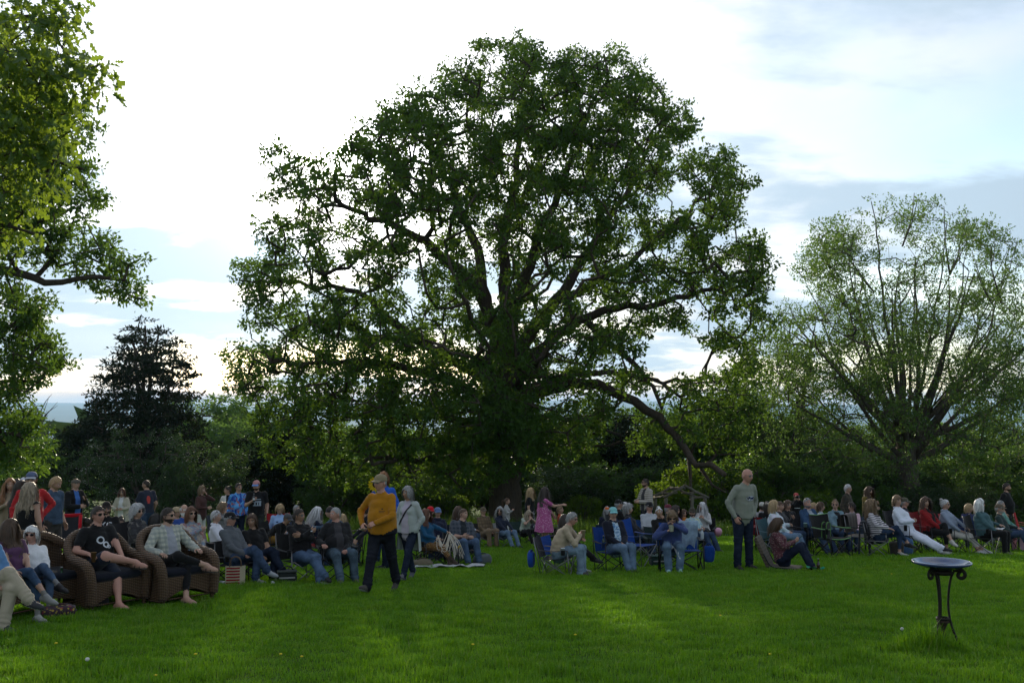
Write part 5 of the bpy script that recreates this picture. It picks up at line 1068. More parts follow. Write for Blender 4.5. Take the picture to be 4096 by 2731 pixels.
def director_chair(label, loc, rz, color, sc=(1, 1, 1), steel=None, table=False, name='folding_chair'):
    key = 'dir'
    if key not in _CH:
        P = []
        for s in (-1, 1): P += [('leg', [(s * .27, .25, 0), (s * .27, -.20, .44)]), ('leg', [(s * .27, -.25, 0), (s * .27, .22, .44)]), ('rail', [(s * .27, -.24, .44), (s * .27, .24, .44)]), ('post', [(s * .27, -.20, .44), (s * .26, -.27, .90)]), ('post', [(s * .275, .20, .44), (s * .275, .19, .64)])]
        P += [('brace', [(-.27, .25, .012), (.27, .25, .012)]), ('brace', [(-.27, -.25, .012), (.27, -.25, .012)])]; L = []
        for nm, (a, b) in P: m = MB(); tube(m, [a, b], .011, 6); L.append((nm, m.mesh(nm, [None], True)))
        _CH[key] = L
        for s in (1, -1): m = MB(); box(m, (s * .275, -.02, .652), (.055, .46, .022), 0, None, .008); _CH['darm%d' % s] = m.mesh('armrest', [None])
        m = MB(); box(m, (0, 0, .442), (.52, .46, .012), 0, None, .005); _CH['dseat'] = m.mesh('seat', [None]); m = MB()
        V, f = [], grid_faces(5, 7, False); U, W = np.meshgrid(np.linspace(-1, 1, 7), np.linspace(0, 1, 5)); V = np.stack([U * .27, -.225 - .055 * W - .04 * (1 - U ** 2), .50 + .40 * W], -1).reshape(-1, 3); m.put(np.concatenate([V, V + (0, .008, 0)]), [f, f[:, ::-1] + 35]); _CH['dback'] = m.mesh('backrest', [None], True)
    r = add(name, None, None, loc, (0, 0, rz), sc); tag(r, label, 'chair', 'folding camp chairs'); fm = fabric(color); st = steel or STEEL_G
    for nm, me in _CH[key]: seat_part(nm, me, r, st)
    seat_part('seat', _CH['dseat'], r, fm); seat_part('backrest', _CH['dback'], r, fm); seat_part('armrest', _CH['darm1'], r, M_DARK); seat_part('armrest', _CH['darm-1'], r, M_DARK)
    return r
CHAIRS = {}
def chair_for(key, label, color, kind='camp', trim=None, dx=0, dy=-.02, turn=0, **kw):
    c = PEOPLE[key]; seat = max(.22, c['pz'] - .085 * c['S']); a = c['rz'] + R(turn); k = seat / .405 if kind == 'camp' else seat / .45
    p = c['base'] + rotz(a) @ np.array([dx, dy, 0]); p[2] = g1(p[0], p[1]); sc = (1.0, 1.0, min(1.12, max(.72, k)))
    CHAIRS[key] = camp_chair(label, p, a, color, trim, sc, **kw) if kind == 'camp' else director_chair(label, p, a, color, sc, **kw)
    return CHAIRS[key]
def on_chair(ch, x, y, z): return np.array(ch.location) + rotz(ch.rotation_euler.z) @ (np.array([x, y, z]) * np.array(ch.scale))
def by_label(l): return next(o for o in COL.objects if o.get('label') == l)
# ------------------------------------------------------------------ wicker
WICK = cloth('wicker', (.20, .12, .066)); CUSH = cloth('plain', (.012, .014, .022))
def wicker_seat(name, label, loc, rz, W=.80, seats=1):
    r = add(name, None, None, loc, (0, 0, rz)); tag(r, label, 'armchair' if seats == 1 else 'sofa', None); hw = W / 2; D = .74
    def part(n, m, mat=WICK, smooth=True): return m.obj(n, [mat], r, smooth=smooth)
    # rolled rim: front foot of arm, over the arm, up round the back
    for s in (1, -1):
        m = MB(); tube(m, resample([(s * (hw - .02), .34, .10), (s * (hw - .01), .36, .34), (s * (hw + .01), .34, .54), (s * (hw + .015), .24, .625), (s * (hw + .02), .05, .64), (s * (hw + .01), -.14, .67)], .05), .066, 12); part('arm_roll', m)
        m = MB(); V = []
        ys = np.linspace(-.32, .35, 9)
        for z in np.linspace(.06, .62, 8): V.append(np.stack([np.full(9, s * (hw + .015 - .035 * math.sin((z - .06) / .56 * math.pi))), ys, np.full(9, z)], -1))
        V = np.concatenate(V); f = grid_faces(8, 9, False); m.put(np.concatenate([V, V - (s * .03, 0, 0)]), [f, f[:, ::-1] + 72]); part('side_panel', m)
    m = MB(); tube(m, resample([(hw + .01, -.14, .67), (hw, -.26, .76), (hw * .8, -.38, .90), (hw * .4, -.43, .965), (0, -.44, .975), (-hw * .4, -.43, .965), (-hw * .8, -.38, .90), (-hw, -.26, .76), (-hw - .01, -.14, .67)], .05), .058, 12); part('back_roll', m)
    m = MB(); U, Z = np.meshgrid(np.linspace(-1, 1, 13), np.linspace(0, 1, 9)); V = np.stack([U * (hw + .005), -.30 - .10 * Z * (1 - .6 * U ** 4), .06 + Z * (.90 - .24 * np.abs(U) ** 3)], -1).reshape(-1, 3); f = grid_faces(9, 13, False); m.put(np.concatenate([V, V - (0, .035, 0)]), [f[:, ::-1], f + 117]); part('back_panel', m)
    m = MB(); U, Z = np.meshgrid(np.linspace(-1, 1, 17), np.linspace(0, 1, 6)); arch = .10 + .10 * np.cos(U * seats * np.pi / 2 / max(1, seats)) ** 1.0 * (1 - U ** 4); V = np.stack([U * (hw - .06), np.full_like(U, .335), arch + Z * (.38 - arch)], -1).reshape(-1, 3); f = grid_faces(6, 17, False); m.put(np.concatenate([V, V - (0, .03, 0)]), [f, f[:, ::-1] + 102]); part('apron', m)
    for s in (1, -1):
        for y in (.33, -.32): m = MB(); tube(m, [(s * (hw - .03), y, -.01), (s * (hw - .03), y, .12)], [.024, .03], 8); part('leg', m)
    m = MB(); box(m, (0, 0, .36), (W - .12, .64, .05), 0, None, .01); part('seat_deck', m, WICK, False)
    for i in range(seats): w = (W - .14) / seats; m = MB(); box(m, (-(W - .14) / 2 + w * (i + .5), .03, .43), (w - .01, .62, .11), 0, None, .035); part('seat_cushion', m, CUSH)
    m = MB(); tube(m, [(-hw + .05, .33, .09), (hw - .05, .33, .09)], .012, 6); part('stretcher', m)
    return r
# ------------------------------------------------------------------ small things
def bottle(label, p, color=(.02, .05, .015), h=.23, r=.031, tilt=None, name='beer_bottle', cap=None, lab=None):
    o = add(name, None, None, p, tilt); tag(o, label, 'bottle'); m = MB(); lathe(m, [(r * .9, 0), (r, .01), (r, h * .55), (r * .8, h * .66), (r * .42, h * .78), (r * .4, h * .97), (r * .46, h * .975), (r * .46, h)], 14); m.obj('glass', [simple('bottle glass', color, .08, .6)], o, smooth=True)
    if lab: m = MB(); lathe(m, [(r * 1.015, h * .16), (r * 1.015, h * .46)], 14); m.obj('label', [simple('paper label', lab, .7)], o, smooth=True)
    m = MB(); lathe(m, [(r * .5, h * .985), (r * .5, h * 1.02)], 10); m.obj('cap', [simple('bottle cap', cap or (.3, .3, .3), .4)], o); return o
def cup(label, p, color=(.62, .60, .52), h=.11, r=.042, tilt=None, name='paper_cup', cat='cup', lid=None):
    o = add(name, None, None, p, tilt); tag(o, label, cat); m = MB(); lathe(m, [(r * .72, 0), (r, h), (r * 1.06, h), (r * 1.06, h * .97), (r * .93, h * .96), (r * .68, .01)], 14); m.obj('wall', [simple('cup ' + str(color), color, .6)], o, smooth=True)
    m = MB(); lathe(m, [(r * .9, h * .8), (.001, h * .8)], 14); m.obj('contents', [simple('drink', lid or (.10, .05, .02), .3)], o); return o
def can(label, p, tilt=None, color=(.45, .47, .5)):
    o = add('drink_can', None, None, p, tilt); tag(o, label, 'can'); m = MB(); lathe(m, [(.024, 0), (.032, .012), (.032, .105), (.026, .12)], 14); m.obj('wall', [simple('can metal', color, .3, .5, .7)], o, smooth=True); m = MB(); lathe(m, [(.027, .1195), (.027, .123)], 12); m.obj('lid', [simple('can lid', (.5, .5, .52), .3, .5, .9)], o); return o
def on_ground(u, v, yhint=20.0):
    lo, hi = 4.0, 60.0
    for _ in range(50):
        md = (lo + hi) / 2; p = at(u, v, md)
        if p[2] > g1(p[0], p[1]): lo = md
        else: hi = md
    p = at(u, v, lo); return np.array([p[0], p[1], g1(p[0], p[1])])
def ground_at(u, y): x = at(u, 2150, y)[0]; return np.array([x, y, g1(x, y)])
def soft_bag(name, label, p, size, color, rz=0, cat='bag', seed=0, pattern=None, handles=False, squash=.25):
    m = MB(); rs = np.random.RandomState(seed); ball(m, (0, 0, size[2] * .48), (size[0] / 2, size[1] / 2, size[2] / 2), 0, 18, 13); V = m.v[0]; q = V / (np.array(size) / 2); q[:, 2] -= .96; V = np.sign(q) * np.abs(q) ** (.62) * np.array(size) / 2 + (0, 0, size[2] * .48); V = V * (1 + squash * .45 * vnoise(V, 14, seed)[:, None]); V[:, 2] = np.maximum(V[:, 2], 0); m.v[0] = V
    o = add(name, None, None, p, (0, 0, rz)); tag(o, label, cat); m.obj('body', [pattern or cloth('plain', color)], o, smooth=True)
    m = MB(); tube(m, resample([(-size[0] * .25, 0, size[2] * .85), (-size[0] * .2, .01, size[2] * 1.12), (size[0] * .2, 0, size[2] * 1.12), (size[0] * .25, 0, size[2] * .85)], .03), .012, 6); m.obj('strap', [cloth('plain', tuple(x * .6 for x in color))], o, smooth=True); return o
def rumple(name, label, p, size, mat, rz=0, cat='cloth', seed=0, h=.05, lying=True):
    n = 22; U, W = np.meshgrid(np.linspace(-1, 1, n), np.linspace(-1, 1, n)); P = np.stack([U * size[0] / 2, W * size[1] / 2, 0 * U], -1).reshape(-1, 3); z = h * (.5 + .5 * vnoise(P + seed, 9, seed)); edge = 1 + .1 * vnoise(P, 6, seed + 1); V = P * np.array([1, 1, 0]) * edge[:, None]; A = rotz(rz); wv = V @ A.T; V[:, 2] = z + (np.array([g1(p[0] + a[0], p[1] + a[1]) - p[2] for a in wv]) + .03 if lying else 0)
    f = grid_faces(n, n, False); m = MB(); m.put(np.concatenate([V, V - (0, 0, .012)]), [f, f[:, ::-1] + n * n]); o = m.obj(name, [mat], None, p, (0, 0, rz), True); tag(o, label, cat); return o
def chest_print(key, shapes, mat, cz=.12, cx=0.0, name='shirt_print'):
    from mathutils.bvhtree import BVHTree
    c = PEOPLE[key]; bv = BVHTree.FromPolygons([tuple(v) for v in c['V']], [tuple(f) for f in c['Fq']]); f2 = c['f2']; m = MB()
    for V2, faces in shapes:
        out = []
        for x, z in V2:
            o_ = c['mid'] + f2[:, 0] * (x + cx) + f2[:, 2] * (z + cz) + f2[:, 1] * .6; h = bv.ray_cast(Vector(o_), Vector(-f2[:, 1]), 1.0); out.append((np.array(h[0]) if h[0] else o_ - f2[:, 1] * .45) + f2[:, 1] * .006)
        m.put(np.array(out), faces)
    m.obj(name, [mat], c['o'])
def ring2(cx, cz, r0, r1, n=14, sx=1.0):
    a = np.linspace(0, 2 * np.pi, n, endpoint=False); V = np.concatenate([np.stack([cx - r * sx * np.cos(a), cz + r * np.sin(a)], -1) for r in (r0, r1)]); return V, [grid_faces(2, n)]
def rect2(cx, cz, w, h, nx=4): xs = np.linspace(-w / 2, w / 2, nx); V = np.concatenate([np.stack([cx + xs, np.full(nx, cz - h / 2)], -1), np.stack([cx + xs, np.full(nx, cz + h / 2)], -1)]); return V, [grid_faces(2, nx, False)]
def disc2(cx, cz, rx, rz_, n=16): a = np.linspace(0, 2 * np.pi, n, endpoint=False); V = np.concatenate([[[cx, cz]], np.stack([cx + rx * np.cos(a), cz + rz_ * np.sin(a)], -1)]); return V, [np.stack([np.zeros(n, int), 1 + np.arange(n), 1 + (np.arange(n) + 1) % n], -1)]
def text2(txt, size, cx=0, cz=0, shear=0.0, bold=.0):
    cu = bpy.data.curves.new('t', 'FONT'); cu.body = txt; cu.size = size; cu.align_x = 'CENTER'; cu.align_y = 'CENTER'; cu.shear = shear; cu.offset = bold; ob = bpy.data.objects.new('t', cu); me = ob.to_mesh(); V = np.array([v.co[:2] for v in me.vertices]); fs = [list(p.vertices) for p in me.polygons]; ob.to_mesh_clear(); bpy.data.objects.remove(ob); bpy.data.curves.remove(cu)
    V = V * np.array([-1, 1]) if False else V; by = {}
    for f in fs: by.setdefault(len(f), []).append(f)
    # seen from the front the wearer's right is on the viewer's left: mirror x
    V = np.stack([-V[:, 0] + cx, V[:, 1] + cz], -1); return V, [np.array(x) for x in by.values()]
# ------------------------------------------------------------------ the crowd
C = lambda r, g, b: cloth('plain', (r, g, b)); J = cloth('denim', (.035, .065, .13)); DJ = cloth('denim', (.012, .02, .042)); LJ = cloth('denim', (.12, .20, .31)); MJ = cloth('denim', (.06, .11, .20))
BLK = C(.013, .013, .014); CHR = C(.035, .036, .04); WHT = C(.72, .73, .76); NAVY = C(.016, .02, .04); KHAKI = C(.30, .25, .17); TAN = C(.30, .22, .14)
# --- wicker sofa and its three people
SOFA = np.array([-6.42, 12.95]); SOFA_A = 62
wicker_seat('wicker_sofa', 'long brown wicker sofa cut off by the left edge', (SOFA[0], SOFA[1], g1(*SOFA)), R(180 + SOFA_A), 2.05, 3)
person('sofa1', 'woman in plum top with brown hair turned away on the wicker sofa', 42, 2072, 12.6, 52, S=.92, look=150, lean=-16, legs={1: (-.13, .66, .34, -.25, .7, 1), -1: (-.08, .56, .075)}, arms=((.10, .36, .62), 'lap'), shirt=C(.10, .045, .10), pants=cloth('denim', (.035, .075, .15)), sex='f', hair=('long', 'brown'), sleeve=.55, leglen=1.55, shoe=(.25, .25, .25), sock=((.18, .18, .17), .8))
person('sofa2', 'white-haired woman in white sweatshirt raising one hand on the sofa', 129, 2103, 13.3, 40, S=.90, look=2, lean=-20, legs={1: (-.15, .66, .42, -.25, .7, 1), -1: (-.04, .62, .10)}, arms=((.24, .33, .86, 1, 0, -1), 'lap'), shirt=WHT, pants=MJ, sex='f', hair=('mop', 'white'), glass='sun', shoe=(.02, .02, .022), sock=((.2, .2, .2), .5), leglen=1.72, fat=.4, skn='rosy', curl=(.12, .35))
person('sofa3', 'person in khaki trousers and canvas shoes almost out of frame', -60, 2085, 11.75, 60, S=.97, legs={1: (-.12, .62, .36, -.25, .7, 1), -1: (.08, .44, .075)}, arms=('lap', 'lap'), shirt=cloth('plain', (.10, .22, .42)), pants=C(.38, .33, .25), shoe=(.03, .03, .035), hair=('short', 'dark'))
# --- wicker armchairs
def on_wicker(key, label, turn=0, back=.15):
    c = PEOPLE[key]; a = c['rz'] + R(turn); p = c['base'] + rotz(a) @ np.array([0, back, 0]); wicker_seat('wicker_armchair', label, (p[0], p[1], g1(p[0], p[1])), a, .82, 1)
person('arm1', 'man in black print t-shirt and shorts with sunglasses in wicker armchair', 393, 2021, 13.9, 52, S=1.0, look=60, lean=-13, legs={1: (-.24, .47, .58, .9, .5, .5), -1: (.10, .66, .075)}, arms=('arm', 'knee'), shirt=BLK, pants=C(.02, .028, .05), sleeve=.62, leglen=.92, hair=('short', 'dark'), glass='sun', skn='rosy', fat=.45, shoe=(.03, .028, .025), bare=True)
on_wicker('arm1', 'brown wicker armchair holding the man in black t-shirt and shorts')
person('arm2', 'bearded man in open plaid shirt and black trousers in wicker armchair', 672, 2027, 14.4, 50, S=.98, look=78, lean=-13, legs={1: (-.24, .56, .50, .7, .6, .6), -1: (.10, .60, .075)}, arms=('arm', 'arm'), shirt=cloth('plaid', (.50, .50, .42), (.24, .27, .26), s=1.4), inner=C(.33, .34, .38), pants=BLK, leglen=1.75, hair=('short', 'dark'), beard=.005, glass='sun', bare=True, skn='fair', hem=.14)
on_wicker('arm2', 'brown wicker armchair holding the bearded man in plaid shirt')
for k_ in ('arm1', 'arm2'):   # sandals
    c = PEOPLE[k_]
    for q in (1, -1):
        an, fd, up_ = c['feet'][q]; m = MB(); sd = np.cross(fd, up_); a = np.linspace(0, 2 * np.pi, 14, endpoint=False); ctr = an + fd * .06 - up_ * .088; V = np.stack([ctr + fd * (.145 * math.cos(x)) + sd * (.046 + .006 * math.cos(x)) * math.sin(x) for x in a]); m.put(np.concatenate([V, V + up_ * .016]), [np.arange(14)[::-1][None], (np.arange(14) + 14)[None], grid_faces(2, 14)])
        for f_ in (.03, .11): b = np.linspace(0, math.pi, 7); tube(m, [an + fd * f_ - up_ * .078 + sd * .047 * math.cos(x) + up_ * (.075 - .18 * (f_ - .03)) * math.sin(x) for x in b], .011, 5, 0, False, .4)
        m.obj('sandal', [simple('sandal leather', (.05, .04, .032), .7)], c['o'])
# --- standing group, far left
person('coat', 'smiling woman with ginger hair and tan coat at the left edge', 42, 1911, 19, 25, 'stand', shirt=C(.28, .22, .15), pants=CHR, sex='f', hair=('long', 'ginger'), arms=('chest', 'side'), hem=.0, fat=.3)
person('hid1', 'dark-haired man mostly hidden behind the woman in tan coat', 66, 1912, 21.5, 60, 'stand', shirt=CHR, hair=('short', 'dark'), arms=('side', 'side'))
person('black1', 'woman with dark brown hair and black top turned towards the tan coat', 84, 1920, 17.3, 150, 'stand', shirt=BLK, pants=DJ, sex='f', hair=('long', 'dark'), arms=('side', 'waist'))
person('hid2', 'person in white cap peeking out behind the man in red', 98, 1906, 20.5, 40, 'stand', shirt=NAVY, hat='cap', hatc=((.5, .52, .6), (.4, .42, .5)), hair=('short', 'brown'), glass='sun', arms=('side', 'side'))
person('red', 'tall man in red shirt and striped blue cap, hand on hip', 127, 1882, 17.2, 40, 'stand', look=15, shirt=C(.42, .025, .03), pants=DJ, hat='cap', hatc=((.10, .13, .22), (.4, .42, .46)), hair=('short', 'brown'), glass='clear', arms=('side', 'hip'), fat=.4)
person('tank', 'woman in black tank top with long silver-blonde hair seen from behind', 118, 1929, 15.2, 172, 'stand', shirt=BLK, pants=C(.62, .63, .68), sex='f', hair=('longcurly', 'ash'), sleeve=0, arms=('side', 'side'), hem=.2, skn='fair', fat=.35)
person('denim', 'fair-haired man in blue denim shirt and shorts looking down', 223, 1903, 18.5, 70, 'stand', look=85, pitch=22, shirt=cloth('denim', (.05, .09, .15)), pants=C(.06, .055, .05), leglen=.95, hair=('short', 'blond'), beard=.003, sleeve=.9, arms=('side', 'side'), fat=.4)
person('flat', 'man in flat cap and black jacket holding a drink', 303, 1911, 24, 62, 'stand', shirt=BLK, inner=C(.05, .14, .42), pants=DJ, hat='flatcap', hatc=((.10, .09, .075), (.10, .09, .075)), hair=('short', 'lightbrown'), arms=('waist', 'chest'))
person('cardi', 'woman in cream cardigan and glasses standing before the shrub', 489, 1952, 29, 5, 'stand', shirt=C(.50, .46, .37), inner=C(.7, .7, .72), pants=MJ, sex='f', hair=('bob', 'auburn'), glass='clear', arms=('waist', 'waist'), hem=.0, fat=.3)
person('tee', 'man in charcoal t-shirt with red back print walking away to the left', 585, 1920, 27.5, -120, 'stand', legs='stepR', shirt=C(.03, .035, .055), pants=J, hair=('crop', 'dark'), sleeve=.6, arms=('side', 'waist'), look=-100)
person('sweater', 'woman in brown patterned sweater and white trousers, hand to chin', 808, 1941, 28, 70, 'stand', shirt=cloth('stripes', (.06, .025, .025), (.11, .06, .05), s=2.2), pants=C(.66, .66, .62), sex='f', hair=('wavy', 'lightbrown'), arms=('waist', 'face'), hem=.0)
person('whitecardi', 'dark-haired woman in white cardigan over black smiling sideways', 911, 1943, 29, 20, 'stand', look=-60, shirt=C(.6, .58, .54), inner=BLK, pants=BLK, sex='f', hair=('bun', 'dark'), arms=('side', 'side'), hem=.0)
person('tiedye', 'man in blue tie-dye long-sleeved shirt and glasses', 955, 1930, 27.5, 30, 'stand', look=50, shirt=cloth('tiedye', (.02, .06, .30), (.12, .38, .75), (.35, .12, .10)), pants=DJ, hair=('short', 'dark'), glass='clear', arms=('side', 'side'), fat=.6)
person('trucker', 'bearded man in trucker cap and black t-shirt lifting a bottle', 1026, 1918, 26, 8, 'stand', look=-5, pitch=8, shirt=BLK, pants=C(.04, .045, .045), sleeve=.62, hat='cap', hatc=((.45, .22, .22), (.12, .25, .55)), hair=('short', 'dark'), beard=.014, arms=('chest', 'side'), fat=.55)
# --- seated, left middle
person('fedora', 'man in black fedora and printed black t-shirt seated behind the armchair', 426, 2007, 19.5, 25, shirt=BLK, sleeve=.6, hat='fedora', hatc=((.02, .018, .017), (.05, .03, .03)), hair=('short', 'dark'), glass='clear', beard=.006, arms=('lap', 'lap'), pants=J)
chair_for('fedora', 'folding chair under the man in the black fedora', (.03, .032, .035))
person('bunback', 'dark-haired person in blue shirt seen from behind beside armchair', 353, 2070, 18.6, 150, S=.92, pose='sit', shirt=C(.04, .09, .20), sex='f', hair=('bun', 'dark'), arms=('lap', 'lap'))
chair_for('bunback', 'low chair under the dark-haired person in blue', (.05, .08, .16), name='low_camp_chair')
person('eater', 'young woman with dark hair tied back eating', 484, 2068, 20, 10, S=.90, pose='sit', shirt=C(.33, .30, .30), sleeve=.3, sex='f', hair=('bun', 'dark'), arms=('mouth', 'mouth'), lean=5, pitch=10)
chair_for('eater', 'low chair under the young woman eating', (.04, .05, .07))
person('curl', 'woman with curly silver hair and sunglasses in dark jacket', 549, 2016, 16.3, 68, S=.94, shirt=cloth('tiedye', (.035, .034, .038), (.05, .05, .055), (.14, .13, .12)), sex='f', hair=('curly', 'silver'), glass='sun', arms=('lap', 'lap'), collar=.5, pants=J, fat=.3)
chair_for('curl', 'dark camp chair under the woman with curly silver hair', (.02, .02, .022))
person('blackback', 'woman with straight black hair seen from behind between armchairs', 622, 2054, 16.4, 145, S=.92, shirt=C(.42, .43, .38), sex='f', hair=('bob', 'black'), arms=('lap', 'lap'), scoop=0)
chair_for('blackback', 'dark chair under the woman with straight black hair', (.02, .02, .022))
person('bald1', 'white-bearded balding man in blue shirt behind the bob-haired woman', 737, 2018, 19.5, 40, shirt=C(.03, .07, .25), hair=('fringe', 'white'), beard=.012, arms=('lap', 'lap'), fat=.6)
chair_for('bald1', 'blue camp chair under the white-bearded man', (.02, .05, .2))
person('straw', 'person in tan hat hidden behind the bearded plaid man', 706, 2024, 21.5, 60, shirt=C(.2, .18, .16), hat='bucket', hatc=((.36, .28, .18), (.3, .2, .1)), hair=('short', 'blond'))
chair_for('straw', 'camp chair under the person in tan hat', (.03, .03, .03))
person('bob', 'woman with auburn bob and sunglasses in pastel tie-dye sweatshirt', 764, 2025, 16.8, 38, S=.93, shirt=cloth('tiedye', (.45, .40, .33), (.20, .25, .33), (.30, .16, .16), s=1.3), pants=LJ, sex='f', hair=('bob', 'auburn'), glass='sun', arms=('cross', 'lap'), legs='out', look=45)
chair_for('bob', 'grey camp chair under the woman in pastel tie-dye', (.10, .095, .11), steel=STEEL_G)
person('greyw', 'woman with short grey hair in white hooded top seated sideways', 864, 2039, 18.3, 85, S=.92, shirt=C(.66, .67, .74), sex='f', hair=('short', 'silver'), arms=('lap', 'lap'), collar=.4, glass='head')
chair_for('greyw', 'beige camp chair under the woman in white hooded top', (.22, .19, .15))
person('kid1', 'child with light brown hair in grey top behind the seated crowd', 890, 2008, 23.5, 100, S=.72, child=True, shirt=C(.2, .2, .2), sleeve=.6, hair=('mop', 'lightbrown'), arms=('face', 'lap'))
chair_for('kid1', 'small camp chair under the child in grey', (.03, .04, .06))
person('cap29', 'man in black cap and grey quarter-zip with crossed legs', 921, 2043, 16.9, 62, S=.98, look=72, lean=-17, shirt=C(.10, .11, .125), pants=J, legs='crossR', arms=('clasp', 'clasp'), hat='cap', hatc=((.015, .015, .016), (.015, .015, .016)), hair=('short', 'grey'), glass='clear', collar=.55, shoe=(.28, .30, .33), skn='rosy')
chair_for('cap29', 'black camp chair under the man in grey quarter-zip', (.015, .015, .016))
person('shag', 'man with shaggy brown hair in black t-shirt, leg crossed', 1009, 2054, 17.3, 48, S=.96, look=0, lean=-18, shirt=BLK, pants=DJ, legs='crossR', arms=('lap', 'lap'), sleeve=.62, hair=('wavy', 'brown'), skn='tan', shoe=(.03, .025, .022))
chair_for('shag', 'black camp chair under the shaggy-haired man', (.015, .015, .018))
person('boy', 'blond boy in light blue baseball jersey with red sleeves', 1120, 2014, 23.5, 20, S=.74, child=True, pose='sit', shirt=C(.30, .45, .72), pants=C(.55, .56, .6), sleeve=.9, hair=('mop', 'blond'), arms=('side', 'lap'), pitch=25, look=10, shoe=(.5, .2, .05), legs='under')
chair_for('boy', 'red camp chair under the boy in baseball jersey', (.30, .015, .02), cup=False)
person('bend1', 'person in grey cap and mustard trousers bent over beside the boy', 1150, 2050, 22.7, 60, 'sit', S=.95, lean=38, hunch=14, pitch=20, shirt=BLK, pants=C(.28, .15, .03), hat='cap', hatc=((.08, .08, .085), (.07, .07, .075)), hair=('short', 'brown'), arms=('down', 'down'))
chair_for('bend1', 'dark camp chair under the bent-over person', (.02, .02, .02))
person('grey37', 'small grey-haired person seated far behind the arms-crossed man', 1186, 2018, 27, 60, S=.93, shirt=CHR, hair=('short', 'grey'))
chair_for('grey37', 'blue camp chair under the far grey-haired person', (.03, .05, .10))
person('crossed', 'man in glasses and black pullover with folded arms', 1196, 2032, 17.4, 42, S=.99, look=68, lean=-16, shirt=BLK, pants=MJ, legs='ankles', arms=('cross', 'cross'), hair=('short', 'dark'), glass='clear', skn='tan', fat=.45, shoe=(.015, .015, .016))
chair_for('crossed', 'black camp chair under the man with folded arms', (.015, .015, .016), steel=STEEL_G)
person('jacket', 'grey-haired heavy man in dark jacket and jeans looking left', 1343, 2029, 17.6, 20, S=.99, look=-45, lean=-16, shirt=C(.018, .018, .02), inner=C(.045, .043, .048), pants=cloth('denim', (.06, .10, .14)), legs={1: (.06, .62, .075), -1: (-.22, .45, .075)}, arms=('arm', 'lap'), hair=('crop', 'grey'), skn='rosy', fat=.85, shoe=(.07, .065, .06))
chair_for('jacket', 'black camp chair under the heavy man in dark jacket', (.015, .015, .016))
person('longgrey', 'woman with long silver hair turned away in dark jacket', 1267, 2025, 21.5, 110, S=.93, look=90, pitch=18, shirt=NAVY, sex='f', hair=('xlong', 'silver'), arms=('lap', 'lap'))
chair_for('longgrey', 'red camp chair under the woman with long silver hair', (.33, .015, .02))
person('lean36', 'person in dark knit cap and denim jacket leaning across', 1322, 2022, 20.5, -70, S=.94, lean=34, shirt=cloth('denim', (.06, .11, .17)), hat='beanie', hatc=((.03, .03, .036), (.03, .03, .036)), hair=('short', 'dark'), arms=('fwd', 'down'))
chair_for('lean36', 'dark camp chair under the leaning person in denim jacket', (.02, .02, .02))
person('blond36', 'fair-haired head just behind the heavy man in dark jacket', 1372, 2055, 21, 160, S=.9, sex='f', shirt=C(.05, .05, .06), hair=('bob', 'blond'))
chair_for('blond36', 'dark camp chair behind the heavy man', (.02, .02, .024))
person('bend41', 'person in dark jacket and jeans bending behind the man in mustard', 1452, 2040, 19.8, -70, 'stand', S=.96, H=1.26, lean=62, hunch=10, shirt=C(.02, .021, .028), pants=DJ, hair=('short', 'dark'), arms=('down', 'down'))
# --- walking pair
person('mustard', 'man in mustard long-sleeved shirt and khaki cap walking forward', 1522, 1896, 15.3, -20, 'stand', look=-42, legs='walkR', lean=3, arms=((.25, .16, 1.02, .9, -.5, -.3), (-.06, .30, 1.06, -1, -.2, -.6)), shirt=C(.38, .165, .012), pants=cloth('denim', (.012, .014, .022)), hat='cap', hatc=((.24, .20, .12), (.24, .20, .12)), hair=('crop', 'grey'), glass='clear', skn='rosy', fat=.75, shoe=(.05, .045, .04), hem=.10, curl=(.7, .8))
person('cardi39', 'woman with grey bob, pale cardigan and cross-body strap walking', 1632, 1944, 17.4, -22, 'stand', look=-48, legs='walkL', shirt=C(.36, .40, .39), inner=C(.42, .38, .46), pants=DJ, sex='f', hair=('wavy', 'grey'), arms=('pocket', 'pocket'), fat=.45, hem=.05, shoe=(.1, .1, .12), skn='tan', tilt=0)
person('flowerman', 'person in bright blue shirt hidden behind the man in mustard', 1535, 1890, 22, 0, 'stand', shirt=C(.03, .12, .55), hair=('curly', 'ginger'), arms=('side', 'side'), fat=.4)
# --- centre seated
person('ropes', 'woman with curly auburn hair, teal sweater and patterned skirt', 1703, 2035, 20.8, 55, S=.92, look=72, lean=-10, shirt=C(.015, .075, .15), pants=cloth('floral', (.16, .085, .03), (.28, .20, .10), (.07, .03, .015)), sex='f', hair=('longcurly', 'auburn'), arms=((.10, .30, .66), (-.16, .42, .78, -.5, 0, -1)), legs='ankles', shoe=(.045, .03, .02), leglen=1.6, sock=((.05, .035, .025), .3), glass='sun', fat=.4)
chair_for('ropes', 'black camp chair under the woman with ropes', (.015, .015, .016))
person('redcap', 'person in bright red cap behind the woman in teal', 1722, 2022, 23.5, 20, shirt=C(.05, .02, .02), hat='cap', hatc=((.50, .01, .02), (.45, .01, .02)), hair=('short', 'brown'), glass='sun')
chair_for('redcap', 'dark camp chair under the person in red cap', (.02, .02, .02))
person('bluecap', 'smiling woman in blue cap and navy fleece', 1751, 2026, 22.8, 15, S=.93, shirt=NAVY, pants=DJ, hat='cap', hatc=((.09, .16, .32), (.09, .16, .32)), sex='f', hair=('short', 'brown'), arms=('lap', 'lap'), collar=.5)
chair_for('bluecap', 'dark camp chair under the woman in blue cap', (.02, .02, .022))
